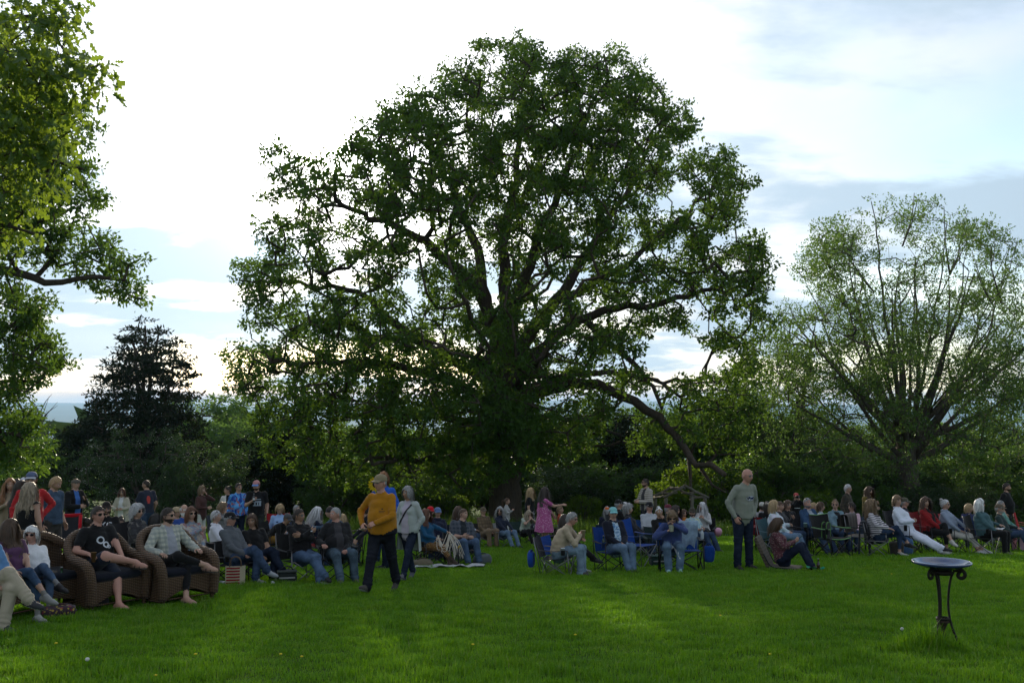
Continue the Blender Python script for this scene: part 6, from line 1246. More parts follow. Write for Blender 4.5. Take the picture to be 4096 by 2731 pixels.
person('brownlong', 'woman with long brown hair in pale shirt and vest', 1833, 2023, 24, 130, S=.93, look=110, shirt=C(.42, .45, .55), sex='f', hair=('long', 'brown'), arms=('arm', 'lap'))
chair_for('brownlong', 'blue-black camp chair under the woman with long brown hair', (.02, .035, .06))
person('plaid46', 'man in dark blue plaid overshirt and jeans leaning back', 1853, 2032, 21.6, 22, S=1.0, look=60, lean=-18, side=-8, tilt=-8, shirt=cloth('plaid', (.035, .045, .06), (.09, .10, .12), s=1.2), inner=C(.02, .025, .03), pants=MJ, sleeve=.9, legs={1: (.02, .52, .075), -1: (-.24, .46, .075)}, arms=('belly', 'belly'), hair=('short', 'brown'), skn='fair', shoe=(.015, .015, .016))
chair_for('plaid46', 'black padded camp chair under the man in blue plaid', (.018, .018, .02))
person('tancap', 'man in tan cap and brown plaid shirt seated by the oak', 1933, 2025, 28.5, 35, S=1.0, look=25, shirt=cloth('plaid', (.17, .12, .07), (.09, .065, .04)), pants=C(.20, .14, .09), hat='cap', hatc=((.12, .09, .06), (.12, .09, .06)), hair=('short', 'brown'), arms=('lap', 'lap'), shoe=(.12, .06, .03))
chair_for('tancap', 'camp chair under the man in brown plaid', (.03, .03, .03), steel=STEEL_G)
person('puffer', 'woman with long grey hair and sunglasses in navy puffer jacket', 2000, 2026, 28.5, 38, S=.97, look=-10, shirt=cloth('stripes', (.014, .02, .04), (.03, .035, .055), s=3.0), pants=LJ, sex='f', hair=('longcurly', 'grey'), glass='sun', arms=('knee', 'knee'), legs='out', collar=.5)
chair_for('puffer', 'white-armed camp chair under the woman in puffer jacket', (.30, .30, .30), steel=STEEL_G)
person('stripegirl', 'girl with dark ponytail in black and white striped top', 2028, 1990, 33, 75, 'stand', S=.75, sex='f', child=True, shirt=cloth('stripes', (.6, .6, .6), (.02, .02, .02), s=1.5), pants=C(.6, .6, .62), hair=('pony', 'brown'), arms=('chest', 'chest'))
person('eat50', 'woman in pale green t-shirt bent forward eating', 2114, 2038, 30, 35, S=.95, lean=16, hunch=8, pitch=16, shirt=C(.38, .43, .36), sleeve=.5, pants=BLK, sex='f', hair=('long', 'ash'), arms=('mouth', 'mouth'), glass='head', legs='out')
chair_for('eat50', 'dark green camp chair under the woman eating', (.02, .04, .035))
person('blond51', 'woman with wavy blonde hair, black t-shirt and floral skirt', 2122, 1950, 32, 80, 'stand', shirt=BLK, pants=cloth('floral', (.02, .02, .03), (.5, .5, .5), (.2, .2, .3)), sleeve=.55, sex='f', hair=('longcurly', 'blond'), arms=('side', 'side'), leglen=1.5)
person('pink', 'woman with long dark hair in pink floral dress', 2180, 1947, 25.7, 100, 'stand', look=100, shirt=cloth('floral', (.42, .10, .26), (.62, .35, .48), (.30, .06, .18)), pants=cloth('floral', (.42, .10, .26), (.62, .35, .48), (.30, .06, .18)), sleeve=.6, leglen=.3, sex='f', hair=('xlong', 'dark'), arms=('fwd', 'down'), bare=True, fat=.6, scoop=0, hem=.0)
person('kid53', 'boy in orange-red shirt behind the empty chair', 2240, 2022, 29, 80, S=.76, child=True, shirt=C(.35, .05, .02), hair=('short', 'lightbrown'), arms=('lap', 'lap'))
chair_for('kid53', 'camp chair under the boy in orange-red', (.03, .03, .035))
# --- blue chair trio
BLUE = (.012, .055, .26); DBL = (.012, .013, .02)
person('blazer', 'grey-haired man in beige blazer bent over his food', 2287, 2045, 18.3, 78, S=.98, look=72, lean=14, hunch=12, pitch=14, shirt=C(.38, .31, .22), pants=cloth('denim', (.16, .24, .33)), arms=((.02, .40, .74, .8, 0, -1), (-.10, .42, .66, -1, 0, -.6)), hair=('short', 'grey'), glass='sun', skn='rosy', legs='flat', hem=.02, fat=.4, beard=None, curl=(.8, .6), shoe=(.05, .045, .04))
chair_for('blazer', 'black and blue camp chair under the man in beige blazer', DBL, trim=(.015, .015, .018), steel=STEEL_G)
person('beside', 'dark-haired woman half hidden behind the man in beige blazer', 2258, 2056, 19.3, 60, S=.92, lean=4, shirt=C(.30, .30, .28), pants=BLK, sex='f', hair=('long', 'dark'), arms=('waist', 'waist'), legs={1: (-.13, .68, .30, -.25, .7, 1), -1: (.0, .50, .075)}, shoe=(.02, .022, .025))
chair_for('beside', 'blue camp chair behind the man in beige blazer', BLUE, steel=STEEL_G)
person('aqua', 'person in turquoise cap and navy hoodie with clasped hands', 2452, 2024, 19.6, 22, S=.97, look=5, lean=-12, shirt=C(.014, .016, .026), inner=cloth('tiedye', (.35, .50, .70), (.06, .16, .30), (.45, .55, .62), s=2.0), pants=LJ, legs={1: (-.02, .52, .075), -1: (-.14, .46, .075)}, arms=('clasp', 'clasp'), hat='cap', hatc=((.20, .48, .50), (.20, .48, .50)), hair=('short', 'brown'), glass='clear', collar=.4, shoe=(.06, .05, .04), fat=.35)
chair_for('aqua', 'blue and black camp chair under the person in turquoise cap', BLUE, trim=DBL, dx=.02)
camp_chair('empty blue camp chair beside the person in turquoise cap', ground_at(2556, 20.9), R(180 + 50), BLUE, sc=(1.02, 1.0, 1.05), steel=STEEL_G, cup=False)
person('spoon', 'person in blue hoodie and sunglasses hunched over a paper cup', 2690, 2038, 18.9, -2, S=1.0, lean=20, hunch=16, pitch=28, look=-12, shirt=C(.045, .065, .17), pants=cloth('denim', (.10, .17, .27)), legs={1: (.10, .40, .075), -1: (-.10, .40, .075)}, arms=((.13, .36, .80, 1, 0, -.7), (-.02, .38, .93, -1, .1, -.5)), hair=('wavy', 'lightbrown'), glass='sun', fat=.5, shoe=(.30, .50, .52), collar=.5, curl=(.8, .8))
chair_for('spoon', 'blue camp chair under the person hunched over a cup', BLUE, trim=DBL, dx=-.17).scale.x = 1.35
person('orangecap', 'person in orange cap and navy jacket seen from behind', 2428, 2024, 27, 170, S=.95, shirt=NAVY, hat='backcap', hatc=((.55, .12, .02), (.55, .12, .02)), hair=('bob', 'grey'))
chair_for('orangecap', 'blue camp chair under the person in orange cap', (.02, .05, .12))
person('bcap59', 'man in black cap and dark jacket with teal collar', 2475, 1995, 26, 95, S=1.0, shirt=BLK, inner=C(.02, .18, .2), hat='cap', hatc=((.015, .015, .016), (.015, .015, .016)), hair=('short', 'grey'), glass='clear', arms=('lap', 'lap'))
chair_for('bcap59', 'dark camp chair under the man with teal collar', (.02, .02, .025))
person('grey60', 'woman with thick grey hair in dark coat with white collar', 2513, 2014, 23.6, 75, S=.94, shirt=C(.03, .03, .035), sex='f', hair=('curly', 'grey'), arms=('lap', 'lap'), collar=.5)
chair_for('grey60', 'dark camp chair under the woman with thick grey hair', (.025, .025, .03))
person('white60', 'white-haired person behind the woman with thick grey hair', 2500, 2006, 26.5, 60, S=.95, shirt=C(.06, .06, .07), hair=('short', 'white'))
chair_for('white60', 'camp chair under the white-haired person', (.03, .03, .035))
person('overshirt', 'tall man in striped overshirt and sunglasses facing left', 2582, 1912, 31, -62, 'stand', look=-85, shirt=cloth('stripes', (.40, .38, .34), (.22, .19, .16), s=1.3), inner=C(.05, .05, .055), pants=DJ, hair=('short', 'dark'), glass='sun', beard=.006, arms=('waist', 'waist'), hem=.02)
person('capwhite', 'man in black patch cap and pale grey sweatshirt', 2597, 2004, 24, 15, S=1.0, look=25, shirt=C(.42, .44, .47), hat='cap', hatc=((.015, .015, .016), (.015, .015, .016)), hair=('short', 'grey'), skn='rosy', fat=.5, pants=MJ)
chair_for('capwhite', 'blue camp chair under the man in pale grey sweatshirt', (.02, .07, .22))
person('whitehd', 'white-haired woman in black with glasses pushed up, eating', 2636, 2027, 22.3, 8, S=.93, look=0, shirt=BLK, sex='f', hair=('bun', 'white'), glass='head', arms=('lap', 'face'), skn='tan')
chair_for('whitehd', 'dark green camp chair under the white-haired woman in black', (.02, .035, .035))
person('maroon', 'man in maroon cap beside the log arbor', 2672, 2014, 28, 80, S=1.0, shirt=C(.02, .02, .022), hat='cap', hatc=((.14, .03, .045), (.14, .03, .045)), hair=('short', 'grey'))
chair_for('maroon', 'dark camp chair under the man in maroon cap', (.02, .02, .02))
person('darkcurl', 'woman with dark wavy hair and sunglasses behind the blue hoodie', 2702, 2021, 24.5, 55, S=.94, shirt=C(.30, .26, .42), sex='f', hair=('longcurly', 'dark'), glass='sun', arms=('lap', 'lap'))
chair_for('darkcurl', 'dark camp chair under the woman with dark wavy hair', (.02, .02, .022))
person('orange66', 'woman in orange top and sunglasses in the back row', 2736, 2036, 28, 15, S=.92, shirt=C(.45, .15, .02), sex='f', hair=('wavy', 'brown'), glass='sun')
chair_for('orange66', 'camp chair under the woman in orange', (.03, .03, .03))
person('camo', 'man in camo cap and sunglasses, pale tie-dye t-shirt and jeans', 2768, 2027, 25, 38, S=1.02, look=-12, tilt=-8, lean=-20, shirt=cloth('tiedye', (.50, .55, .50), (.25, .42, .50), (.50, .50, .25)), sleeve=.6, pants=J, hat='cap', hatc=((.06, .055, .04), (.05, .045, .035)), hair=('short', 'dark'), beard=.01, glass='sun', arms=('belly', 'belly'), legs='out', fat=.5)
chair_for('camo', 'black camp chair under the man in camo cap', (.016, .016, .018))
person('silver68', 'woman with very long silver hair looking left', 2810, 2007, 27, -20, S=.97, look=-65, shirt=C(.5, .5, .5), sex='f', hair=('xlong', 'silver'), arms=('chest', 'chest'), legs='out', pants=BLK)
chair_for('silver68', 'black camp chair under the woman with very long silver hair', (.016, .016, .018))
# --- bald man, right rows
person('bald', 'bald man in sage long-sleeved shirt standing with hand in pocket', 2988, 1872, 19.0, 22, 'stand', look=40, pitch=8, lean=5, hunch=9, shirt=C(.24, .255, .215), pants=DJ, hair=('none', 'grey'), glass='clear', skn='rosy', arms=((.24, .12, .92, .9, -.6, -.3), 'pocket'), hem=.0, shoe=(.03, .025, .022), fat=.35, collar=.15)
person('floor', 'woman in maroon patterned blouse on a low lawn seat with phone', 3108, 2068, 19.2, 66, 'low', S=.96, look=72, pitch=26, lean=-18, shirt=cloth('floral', (.10, .035, .045), (.26, .19, .17), (.05, .02, .03), s=1.3), pants=cloth('denim', (.012, .018, .04)), sex='f', hair=('bob', 'brown'), arms=('phone', 'phone'), scoop=.10, shoe=(.10, .06, .035), legs='kneesup', fat=.35, curl=(.7, .7))
person('hoodie71', 'blonde woman in pale aqua hoodie with glasses pushed up', 3095, 1999, 22.3, 52, S=.97, look=70, shirt=cloth('tiedye', (.50, .60, .64), (.62, .60, .70), (.45, .58, .62)), pants=LJ, sex='f', hair=('bob', 'blond'), glass='head', arms=('clasp', 'waist'), fat=.6, collar=.5, legs='out')
chair_for('hoodie71', 'teal camp chair under the woman in aqua hoodie', (.04, .10, .12), steel=STEEL_G)
person('cap72', 'person in white cap seen from behind in the back row', 3048, 2005, 26.5, 160, S=.95, shirt=cloth('plaid', (.2, .2, .22), (.4, .4, .42)), hat='backcap', hatc=((.45, .44, .40), (.45, .44, .40)), hair=('short', 'dark'))
chair_for('cap72', 'dark red camp chair under the person in white cap', (.14, .01, .015))
person('cap73', 'person in beige cap and black jacket with dark hair, back turned', 3068, 2004, 25.2, 165, S=.95, shirt=BLK, hat='backcap', hatc=((.40, .36, .29), (.40, .36, .29)), hair=('wavy', 'dark'))
chair_for('cap73', 'red camp chair under the person in beige cap', (.20, .012, .015))
person('glass74', 'man with swept-back hair and glasses in dark jacket', 3150, 1999, 25, 20, S=.98, shirt=C(.02, .02, .022), hair=('wavy', 'brown'), glass='clear', arms=('lap', 'lap'), collar=.4)
chair_for('glass74', 'green camp chair under the man with swept-back hair', (.02, .05, .045))
person('thumb', 'dark-haired man in charcoal sweater giving a thumbs-up', 3118, 2003, 24, 55, S=.97, shirt=C(.05, .05, .055), hair=('short', 'brown'), arms=('lap', 'chest'))
chair_for('thumb', 'dark camp chair under the man giving thumbs-up', (.02, .02, .02))
person('photo', 'person in red cap and black jacket raising a camera', 3184, 1969, 33, 5, 'stand', shirt=BLK, hat='cap', hatc=((.45, .08, .08), (.45, .08, .08)), hair=('short', 'dark'), arms=('mouth', 'face'), pants=BLK)
person('greybeard', 'grey-bearded man in blue denim jacket with glasses on his head', 3229, 1989, 24.2, 28, S=1.02, look=15, shirt=cloth('denim', (.03, .075, .16)), inner=C(.3, .33, .38), pants=J, hair=('short', 'grey'), beard=.018, glass='head', fat=.6, arms=('lap', 'lap'), legs='out', collar=.35, skn='rosy')
chair_for('greybeard', 'black camp chair under the grey-bearded man', (.015, .015, .018))
person('pink77', 'person in pink half hidden behind the grey-bearded man', 3254, 2008, 27, 70, S=.92, shirt=C(.5, .25, .28), sex='f', hair=('short', 'blond'))
chair_for('pink77', 'camp chair under the person in pink', (.03, .03, .03))
person('brown78', 'woman with short brown hair in pale blue top', 3282, 2007, 25.5, 60, S=.93, look=75, shirt=C(.40, .48, .52), sex='f', hair=('mop', 'brown'))
chair_for('brown78', 'camp chair under the woman with short brown hair', (.03, .035, .04))
person('bun79', 'woman with hair bun and sunglasses in light denim jacket', 3340, 1998, 24.6, 8, S=.97, look=-22, shirt=cloth('denim', (.16, .27, .33)), inner=BLK, pants=J, sex='f', hair=('bun', 'lightbrown'), glass='sun', arms=('lap', 'lap'), fat=.45, collar=.35)
chair_for('bun79', 'dark camp chair under the woman in light denim jacket', (.02, .02, .02))
person('plaid80', 'white-haired man in brown plaid shirt standing with glasses', 3391, 1935, 27.5, 50, 'stand', shirt=cloth('plaid', (.07, .055, .04), (.03, .03, .025)), pants=BLK, hair=('short', 'silver'), glass='clear', arms=('side', 'side'))
person('pink81', 'dark-haired woman in sunglasses and pale pink top', 3406, 2007, 25, -20, S=.93, look=-60, shirt=C(.60, .42, .48), sex='f', hair=('mop', 'dark'), glass='sun')
chair_for('pink81', 'blue-grey camp chair under the woman in pale pink', (.05, .07, .10))
person('bandana', 'long-haired man in black bandana and yellow plaid shirt', 3475, 1944, 29, 35, 'stand', shirt=cloth('plaid', (.03, .028, .02), (.22, .16, .04)), inner=BLK, pants=BLK, hair=('longcurly', 'brown'), hat='bandana', hatc=((.02, .02, .022), (.02, .02, .022)), glass='sun', beard=.003, arms=('waist', 'chest'))
person('stripe83', 'blonde woman in navy and white striped sweater with crossed legs', 3484, 1995, 22.3, 66, S=1.0, look=85, lean=-18, shirt=cloth('stripes', (.62, .58, .60), (.03, .03, .06), s=1.6), pants=cloth('denim', (.02, .04, .085)), sex='f', hair=('longcurly', 'lightbrown'), glass='head', arms=('arm', 'clasp'), legs='crossR', shoe=(.015, .015, .016), leglen=1.78)
chair_for('stripe83', 'black folding chair under the woman in striped sweater', (.015, .016, .02), kind='dir', steel=STEEL_G)
person('white84', 'woman all in white reclining with black shoes crossed', 3588, 1980, 23.2, 46, S=1.03, look=18, lean=-22, shirt=C(.66, .70, .80), pants=C(.66, .69, .80), sex='f', hair=('mop', 'lightbrown'), glass='head', arms=('belly', 'belly'), legs={1: (.02, .80, .10), -1: (.04, .84, .16)}, shoe=(.015, .016, .018), fat=.6, collar=.4)
chair_for('white84', 'black camp chair under the woman in white', (.015, .015, .018))
person('cap85', 'man in olive cap and dark jacket behind the woman in white', 3617, 1987, 25.5, 62, S=1.0, look=75, shirt=C(.03, .026, .034), hat='cap', hatc=((.09, .085, .06), (.09, .085, .06)), hair=('short', 'grey'), skn='rosy')
chair_for('cap85', 'dark camp chair under the man in olive cap', (.02, .02, .02))
person('red86', 'woman in red cardigan over black with wavy brown hair', 3701, 1987, 23.8, 36, S=.99, look=5, lean=-15, shirt=C(.25, .018, .02), inner=BLK, pants=BLK, sex='f', hair=('longcurly', 'brown'), glass='head', arms=('clasp', 'clasp'), legs='crossL', leglen=1.6, shoe=(.50, .48, .44), fat=.35)
chair_for('red86', 'red-backed camp chair under the woman in red cardigan', (.22, .015, .018))
person('bun87', 'grey-haired woman with top bun in blue hooded top and cream trousers', 3780, 1996, 23.8, 44, S=.98, look=55, lean=-16, shirt=C(.24, .29, .38), pants=C(.52, .50, .46), sex='f', hair=('bun', 'silver'), glass='sun', arms=('lap', 'knee'), legs='ankles', leglen=1.7, shoe=(.5, .5, .5), fat=.55, collar=.5)
chair_for('bun87', 'black camp chair under the woman in cream trousers', (.016, .016, .018))
person('teal88', 'white-bobbed woman in teal fleece and black trousers', 3918, 1993, 23.4, 50, S=1.0, look=68, lean=-15, shirt=C(.06, .12, .135), pants=BLK, sex='f', hair=('bob', 'white'), glass='sun', arms=('lap', 'arm'), legs='flat', fat=.7, collar=.5, shoe=(.08, .075, .06))
chair_for('teal88', 'black camp chair under the woman in teal fleece', (.016, .016, .018), steel=STEEL_G)
person('blond89', 'blonde person in dark blue behind the woman in teal', 3875, 2014, 26.5, 150, S=.93, look=60, shirt=C(.04, .05, .12), sex='f', hair=('mop', 'blond'))
chair_for('blond89', 'blue camp chair under the blonde person in dark blue', (.03, .05, .14))
person('beard90', 'grey-bearded man in brown cap and sunglasses with pink blanket', 3997, 2012, 25, 50, S=1.0, shirt=C(.03, .05, .05), hat='cap', hatc=((.13, .10, .07), (.13, .10, .07)), hair=('short', 'grey'), beard=.014, glass='sun', arms=('lap', 'arm'), legs='out', pants=J)
chair_for('beard90', 'black camp chair under the man with pink blanket', (.016, .016, .018))
person('green91', 'grey-haired person in green tie-dye behind the man in brown cap', 4002, 2000, 26.8, 50, S=1.0, shirt=cloth('tiedye', (.06, .20, .16), (.20, .34, .30), (.10, .28, .26)), hair=('short', 'grey'), glass='head')
chair_for('green91', 'green camp chair under the person in green tie-dye', (.03, .08, .06))
person('polo', 'stout man in black polo standing at the right with sunglasses on head', 4026, 1930, 29.5, 45, 'stand', look=60, shirt=BLK, sleeve=.62, pants=BLK, hair=('short', 'dark'), glass='head', beard=.003, arms=('side', 'hip'), fat=.8, hem=.02)
camp_chair('bright red camp chair cut off by the right edge', on_ground(4125, 2185), R(180 + 60), (.36, .012, .018), trim=(.36, .012, .018))
camp_chair('dark red camp chair behind the woman with top bun', on_ground(3815, 2165), R(180 + 40), (.30, .012, .018))
# --- empty chairs
camp_chair('empty red-framed camp chair behind the wicker sofa', on_ground(252, 2252), R(180 + 12), (.03, .03, .035), trim=(.42, .015, .02), sc=(1.05, 1.05, 1.12))
camp_chair('empty grey camp chair with tall back near the flat-capped man', on_ground(306, 2210), R(180 + 175), (.10, .11, .13), sc=(1.25, 1.1, 1.15))
GRN = (.10, .26, .05)
camp_chair('empty black camp chair with lime trim next to the low lawn seat', ground_at(3330, 22.0), R(180 + 30), (.016, .016, .017), trim=(.016, .016, .017), sc=(1.05, 1.0, 1.0), steel=STEEL_B)
director_chair('folding chair draped with brown cloth behind the lime-trimmed chair', ground_at(3442, 23.2), R(180 + 50), (.11, .09, .075), (1, 1, 1), STEEL_G)
camp_chair('empty black camp chair by the woman in pink dress', on_ground(2215, 2205), R(180 + 70), (.02, .02, .022))
# ------------------------------------------------------------------ bird bath
def bird_bath():
    p = on_ground(3776, 2592); r = add('bird_bath', None, None, p); tag(r, 'blue glazed bird bath bowl on dark scrolled iron legs', 'bird bath'); k = 1.0
    iron = simple('dark iron', (.022, .017, .014), .6, .4, .5, .3, 30, .4); Z = 0.865; Rb = .285
    t = NT('blue glaze'); o = t.coord('Object'); n = t.noise(o, 9, 4); t.fin(t.mix(n, (.008, .018, .06), (.024, .055, .15)), .12, .6, t.bump(t.noise(o, 25, 3), .1, .01)); glaze = t.m
    m = MB(); lathe(m, [(.001, -.075), (.10, -.07), (.18, -.05), (.245, -.025), (Rb, -.012), (Rb + .006, 0), (Rb, .010), (Rb - .018, .008), (.22, -.018), (.12, -.045), (.001, -.052)], 48, 0, (0, 0, Z)); b = m.obj('bowl', [glaze], r, smooth=True)
    m = MB(); lathe(m, [(.13, -.040), (.001, -.040)], 40, 0, (0, 0, Z)); m.obj('water', [simple('water', (.02, .03, .035), .03, .7)], b)
    m = MB(); rim = np.linspace(0, 6.2832, 49); tube(m, np.stack([(Rb - .004) * np.cos(rim), (Rb - .004) * np.sin(rim), np.full(49, Z + .008)], -1), .005, 5, 0, False); m.obj('rim', [simple('worn glaze edge', (.42, .47, .55), .25, .5)], b, smooth=True)
    for i, a in enumerate((R(-28), R(92), R(212))):
        A = rotz(a); q = lambda x, z: A @ np.array([x, 0, z]); m = MB()
        pts = [q(.115, Z - .085), q(.085, Z - .13), q(.062, .60), q(.050, .46), q(.056, .34), q(.085, .20), q(.135, .08), q(.175, -.02)]
        tube(m, resample(pts, .03), .0155, 8, 0, True, .75); l = m.obj('leg', [iron], r, smooth=True)
        m = MB(); th = np.linspace(0, 4.6 * math.pi / 2 * 1.0, 26); sp = [q(.175 + (.055 - .0058 * x) * math.cos(math.pi * .72 - x), Z - .115 + (.055 - .0058 * x) * math.sin(math.pi * .72 - x)) for x in th]; tube(m, [q(.105, Z - .075), q(.125, Z - .070)] + sp, .011, 7, 0, True, 1.7); m.obj('scroll', [iron], l, smooth=True)
    for z, rr in ((Z - .10, .088), (.30, .062)): a = np.linspace(0, 6.2832, 25); m = MB(); tube(m, np.stack([rr * np.cos(a), rr * np.sin(a), np.full(25, z)], -1), .009 if z < .5 else .016, 6, 0, False, 1.6); m.obj('ring', [iron], r, smooth=True)
    m = MB(); lathe(m, [(.075, 0), (.07, .02), (.025, .05), (.02, .20), (.045, .255), (.062, .262), (.062, .285), (.0, .285)], 16); m.obj('pedestal', [simple('rusty cast iron', (.06, .042, .032), .8, .2, .2, .4, 20, .5)], r, smooth=True)
    rs = np.random.RandomState(4); n = 800; a = rs.uniform(0, 6.28, n); d = rs.rand(n) ** .7; P = np.stack([p[0] - .20 + .42 * d * np.cos(a), p[1] - .06 + .26 * d * np.sin(a), 0 * a], -1); P[:, 2] = G(P[:, 0], P[:, 1]) - .01
    v, f = blades(rs, P, .27 * (1.15 - .75 * d), .0085, .9); o = add('grass_tuft', mk_mesh('grass_tuft', v, f, [GRASS])); tag(o, 'tuft of long grass round the bird bath foot', 'grass', kind='stuff')
    P = np.stack([rs.uniform(-6, 6, 700), rs.uniform(9, 17, 700), np.zeros(700)], -1); cl = vnoise(P * np.array([1, 1, 0]), 1.1, 5) > .75; P = P[cl]; P = np.repeat(P, 14, 0) + np.c_[rs.normal(size=(len(P) * 14, 2)) * .05, np.zeros(len(P) * 14)]; P[:, 2] = G(P[:, 0], P[:, 1]) - .01
    v, f = blades(rs, P, .11, .006, .9); o = add('coarse_grass', mk_mesh('coarse_grass', v, f, [GRASS])); tag(o, 'darker coarse tussocks in the lawn', 'grass', kind='stuff')
bird_bath()
def dandelion(u, v, label, seed=True):
    p = on_ground(u, v); r = add('dandelion', None, None, p); tag(r, label, 'flower', 'dandelions in the lawn'); h = .10 if seed else .05; m = MB(); tube(m, [(0, 0, 0), (.006, 0, h * .6), (.004, 0, h)], .002, 5); m.obj('stem', [GRASS], r); m = MB(); ball(m, (.004, 0, h + .012), (.02, .02, .017) if seed else (.016, .016, .008), 0, 10, 7); m.obj('head', [simple('seed head', (.6, .6, .56), .9) if seed else simple('yellow petals', (.62, .48, .02), .8)], r, smooth=True)
dandelion(3608, 2556, 'white dandelion seed head left of the bird bath'); dandelion(346, 2686, 'white seed head in the near left grass')
for i, (u, v) in enumerate(((1205, 2650), (1121, 2640), (222, 2595), (3566, 2308), (620, 2728), (2300, 2560), (2880, 2480), (1890, 2600), (3080, 2640), (780, 2640))): dandelion(u, v, 'small yellow dandelion flower low in the near lawn', False)
# ------------------------------------------------------------------ belongings
def tote():
    p = ground_at(944, 16.3); r = add('tote_bag', None, None, p, (0, 0, R(12))); tag(r, 'cream tote bag with red stripes in front of the crossed-legs man', 'bag')
    cream = cloth('plain', (.46, .40, .29)); red = cloth('plain', (.24, .02, .025)); m = MB(); W, D, Hh = .30, .13, .31
    n = 11; U, Zz = np.meshgrid(np.linspace(-1, 1, n), np.linspace(0, 1, 9)); f = grid_faces(9, n, False)
    for s in (1, -1): V = np.stack([U * W / 2 * (1 + .03 * Zz), np.full_like(U, 0) + s * D / 2 * (1 - .35 * Zz) + .012 * np.sin(U * 5 + s) * Zz, Zz * Hh - .012 * (1 - U ** 2) * Zz], -1).reshape(-1, 3); m.put(np.concatenate([V, V - (0, s * .006, 0)]), [f, f[:, ::-1] + n * 9])
    for s in (1, -1): V = np.array([[s * W / 2, -D / 2, 0], [s * W / 2, D / 2, 0], [s * W / 2 * 1.03, D / 2 * .65, Hh], [s * W / 2 * 1.03, -D / 2 * .65, Hh]]); m.put(np.concatenate([V, V - (s * .006, 0, 0)]), [[[0, 1, 2, 3]], [[7, 6, 5, 4]]])
    box(m, (0, 0, .004), (W * .98, D * .98, .008)); m.obj('body', [cream], r)
    for i in range(6):
        z = .035 + i * .046; m = MB(); x = np.linspace(-W * .46, W * .24, 8); y = lambda zz: -D / 2 * (1 - .35 * zz / Hh) + .012 * np.sin(x / (W / 2) * 5 - 1) * zz / Hh - .004; m.put(np.concatenate([np.stack([x, y(z), np.full(8, z)], -1), np.stack([x, y(z + .025), np.full(8, z + .025)], -1)]), [grid_faces(2, 8, False)]); m.obj('stripe', [red], r)
    for s in (1, -1): m = MB(); tube(m, resample([(-.09, s * .045, Hh - .01), (-.085, s * .045, Hh + .10), (-.03, s * .04, Hh + .15), (.03, s * .04, Hh + .15), (.085, s * .045, Hh + .10), (.09, s * .045, Hh - .01)], .03), .008, 6); m.obj('handle', [simple('handle leather', (.10, .065, .04), .7)], r, smooth=True)
tote()
can('crushed silver can lying behind the tote bag', ground_at(882, 16.4) + (0, 0, .035), (R(90), 0, R(60))); can('silver can on the grass by the shaggy-haired man', ground_at(1091, 16.6) + (0, 0, .03), (R(84), 0, R(20)))
def cooler(u, v, label, size, color, rz=0):
    p = ground_at(u, v); r = add('cooler_bag', None, None, p, (0, 0, rz)); tag(r, label, 'cooler'); m = MB(); box(m, (0, 0, size[2] * .42), (size[0], size[1], size[2] * .84), 0, None, .03); m.obj('body', [cloth('plain', color)], r); m = MB(); box(m, (0, 0, size[2] * .92), (size[0] * 1.03, size[1] * 1.03, size[2] * .16), 0, None, .03); m.obj('lid', [cloth('plain', tuple(x * 1.6 for x in color))], r); m = MB(); tube(m, resample([(-size[0] * .3, 0, size[2]), (-size[0] * .25, 0, size[2] + .06), (size[0] * .25, 0, size[2] + .06), (size[0] * .3, 0, size[2])], .03), .010, 6); m.obj('handle', [M_DARK], r, smooth=True); m = MB(); box(m, (0, -size[1] * .51, size[2] * .5), (size[0] * .8, .006, .025)); m.obj('tape', [simple('reflective tape', (.3, .3, .3), .5)], r)
cooler(1150, 16.9, 'small dark cooler box beneath the shaggy-haired man\'s feet', (.32, .22, .22), (.025, .03, .028), R(15)); cooler(2640, 20.8, 'dark green cooler bag on the grass behind the blue chairs', (.42, .26, .22), (.02, .04, .035), R(5))
rumple('blanket', 'rumpled pale blanket spread before the woman with ropes', ground_at(1790, 20.1), (1.45, .55), cloth('floral', (.40, .41, .42), (.30, .33, .38), (.5, .5, .5)), R(6), 'blanket', 3, .05)
soft_bag('shoulder_bag', 'khaki shoulder bag on the blanket\'s left end', ground_at(1690, 20.3), (.42, .26, .18), (.14, .12, .08), R(20), seed=2)
soft_bag('drawstring_bag', 'grey bag behind the plaid man\'s shoes', ground_at(1930, 21.2), (.42, .24, .22), (.10, .115, .12), R(8), seed=4)
soft_bag('backpack', 'dark backpack on the grass beside the wicker sofa', on_ground(382, 2432), (.32, .22, .16), (.035, .033, .035), R(30), 'backpack', 6)
soft_bag('floral_bag', 'patterned bag with red and yellow print under the sofa people\'s feet', on_ground(232, 2468), (.40, .24, .15), (.1, .05, .05), R(40), 'bag', 8, cloth('floral', (.05, .03, .04), (.35, .26, .05), (.25, .03, .05), s=.8))
soft_bag('backpack', 'olive backpack under the woman in white\'s chair', ground_at(3585, 22.4), (.30, .22, .32), (.06, .055, .045), R(10), 'backpack', 9); soft_bag('tote_bag', 'blue denim bag beside the olive backpack', ground_at(3625, 22.6), (.28, .16, .40), (.05, .10, .20), R(0), 'bag', 10)
soft_bag('carry_bag', 'green-grey carry bag behind the plaid man\'s chair', ground_at(1842, 22.4), (.30, .22, .42), (.12, .15, .13), R(0), 'bag', 11)
def hang_bag(label, u, v, y, size, color): p = at(u, v, y); soft_bag('chair_pouch', label, p, size, color, R(25), 'pouch', 12)
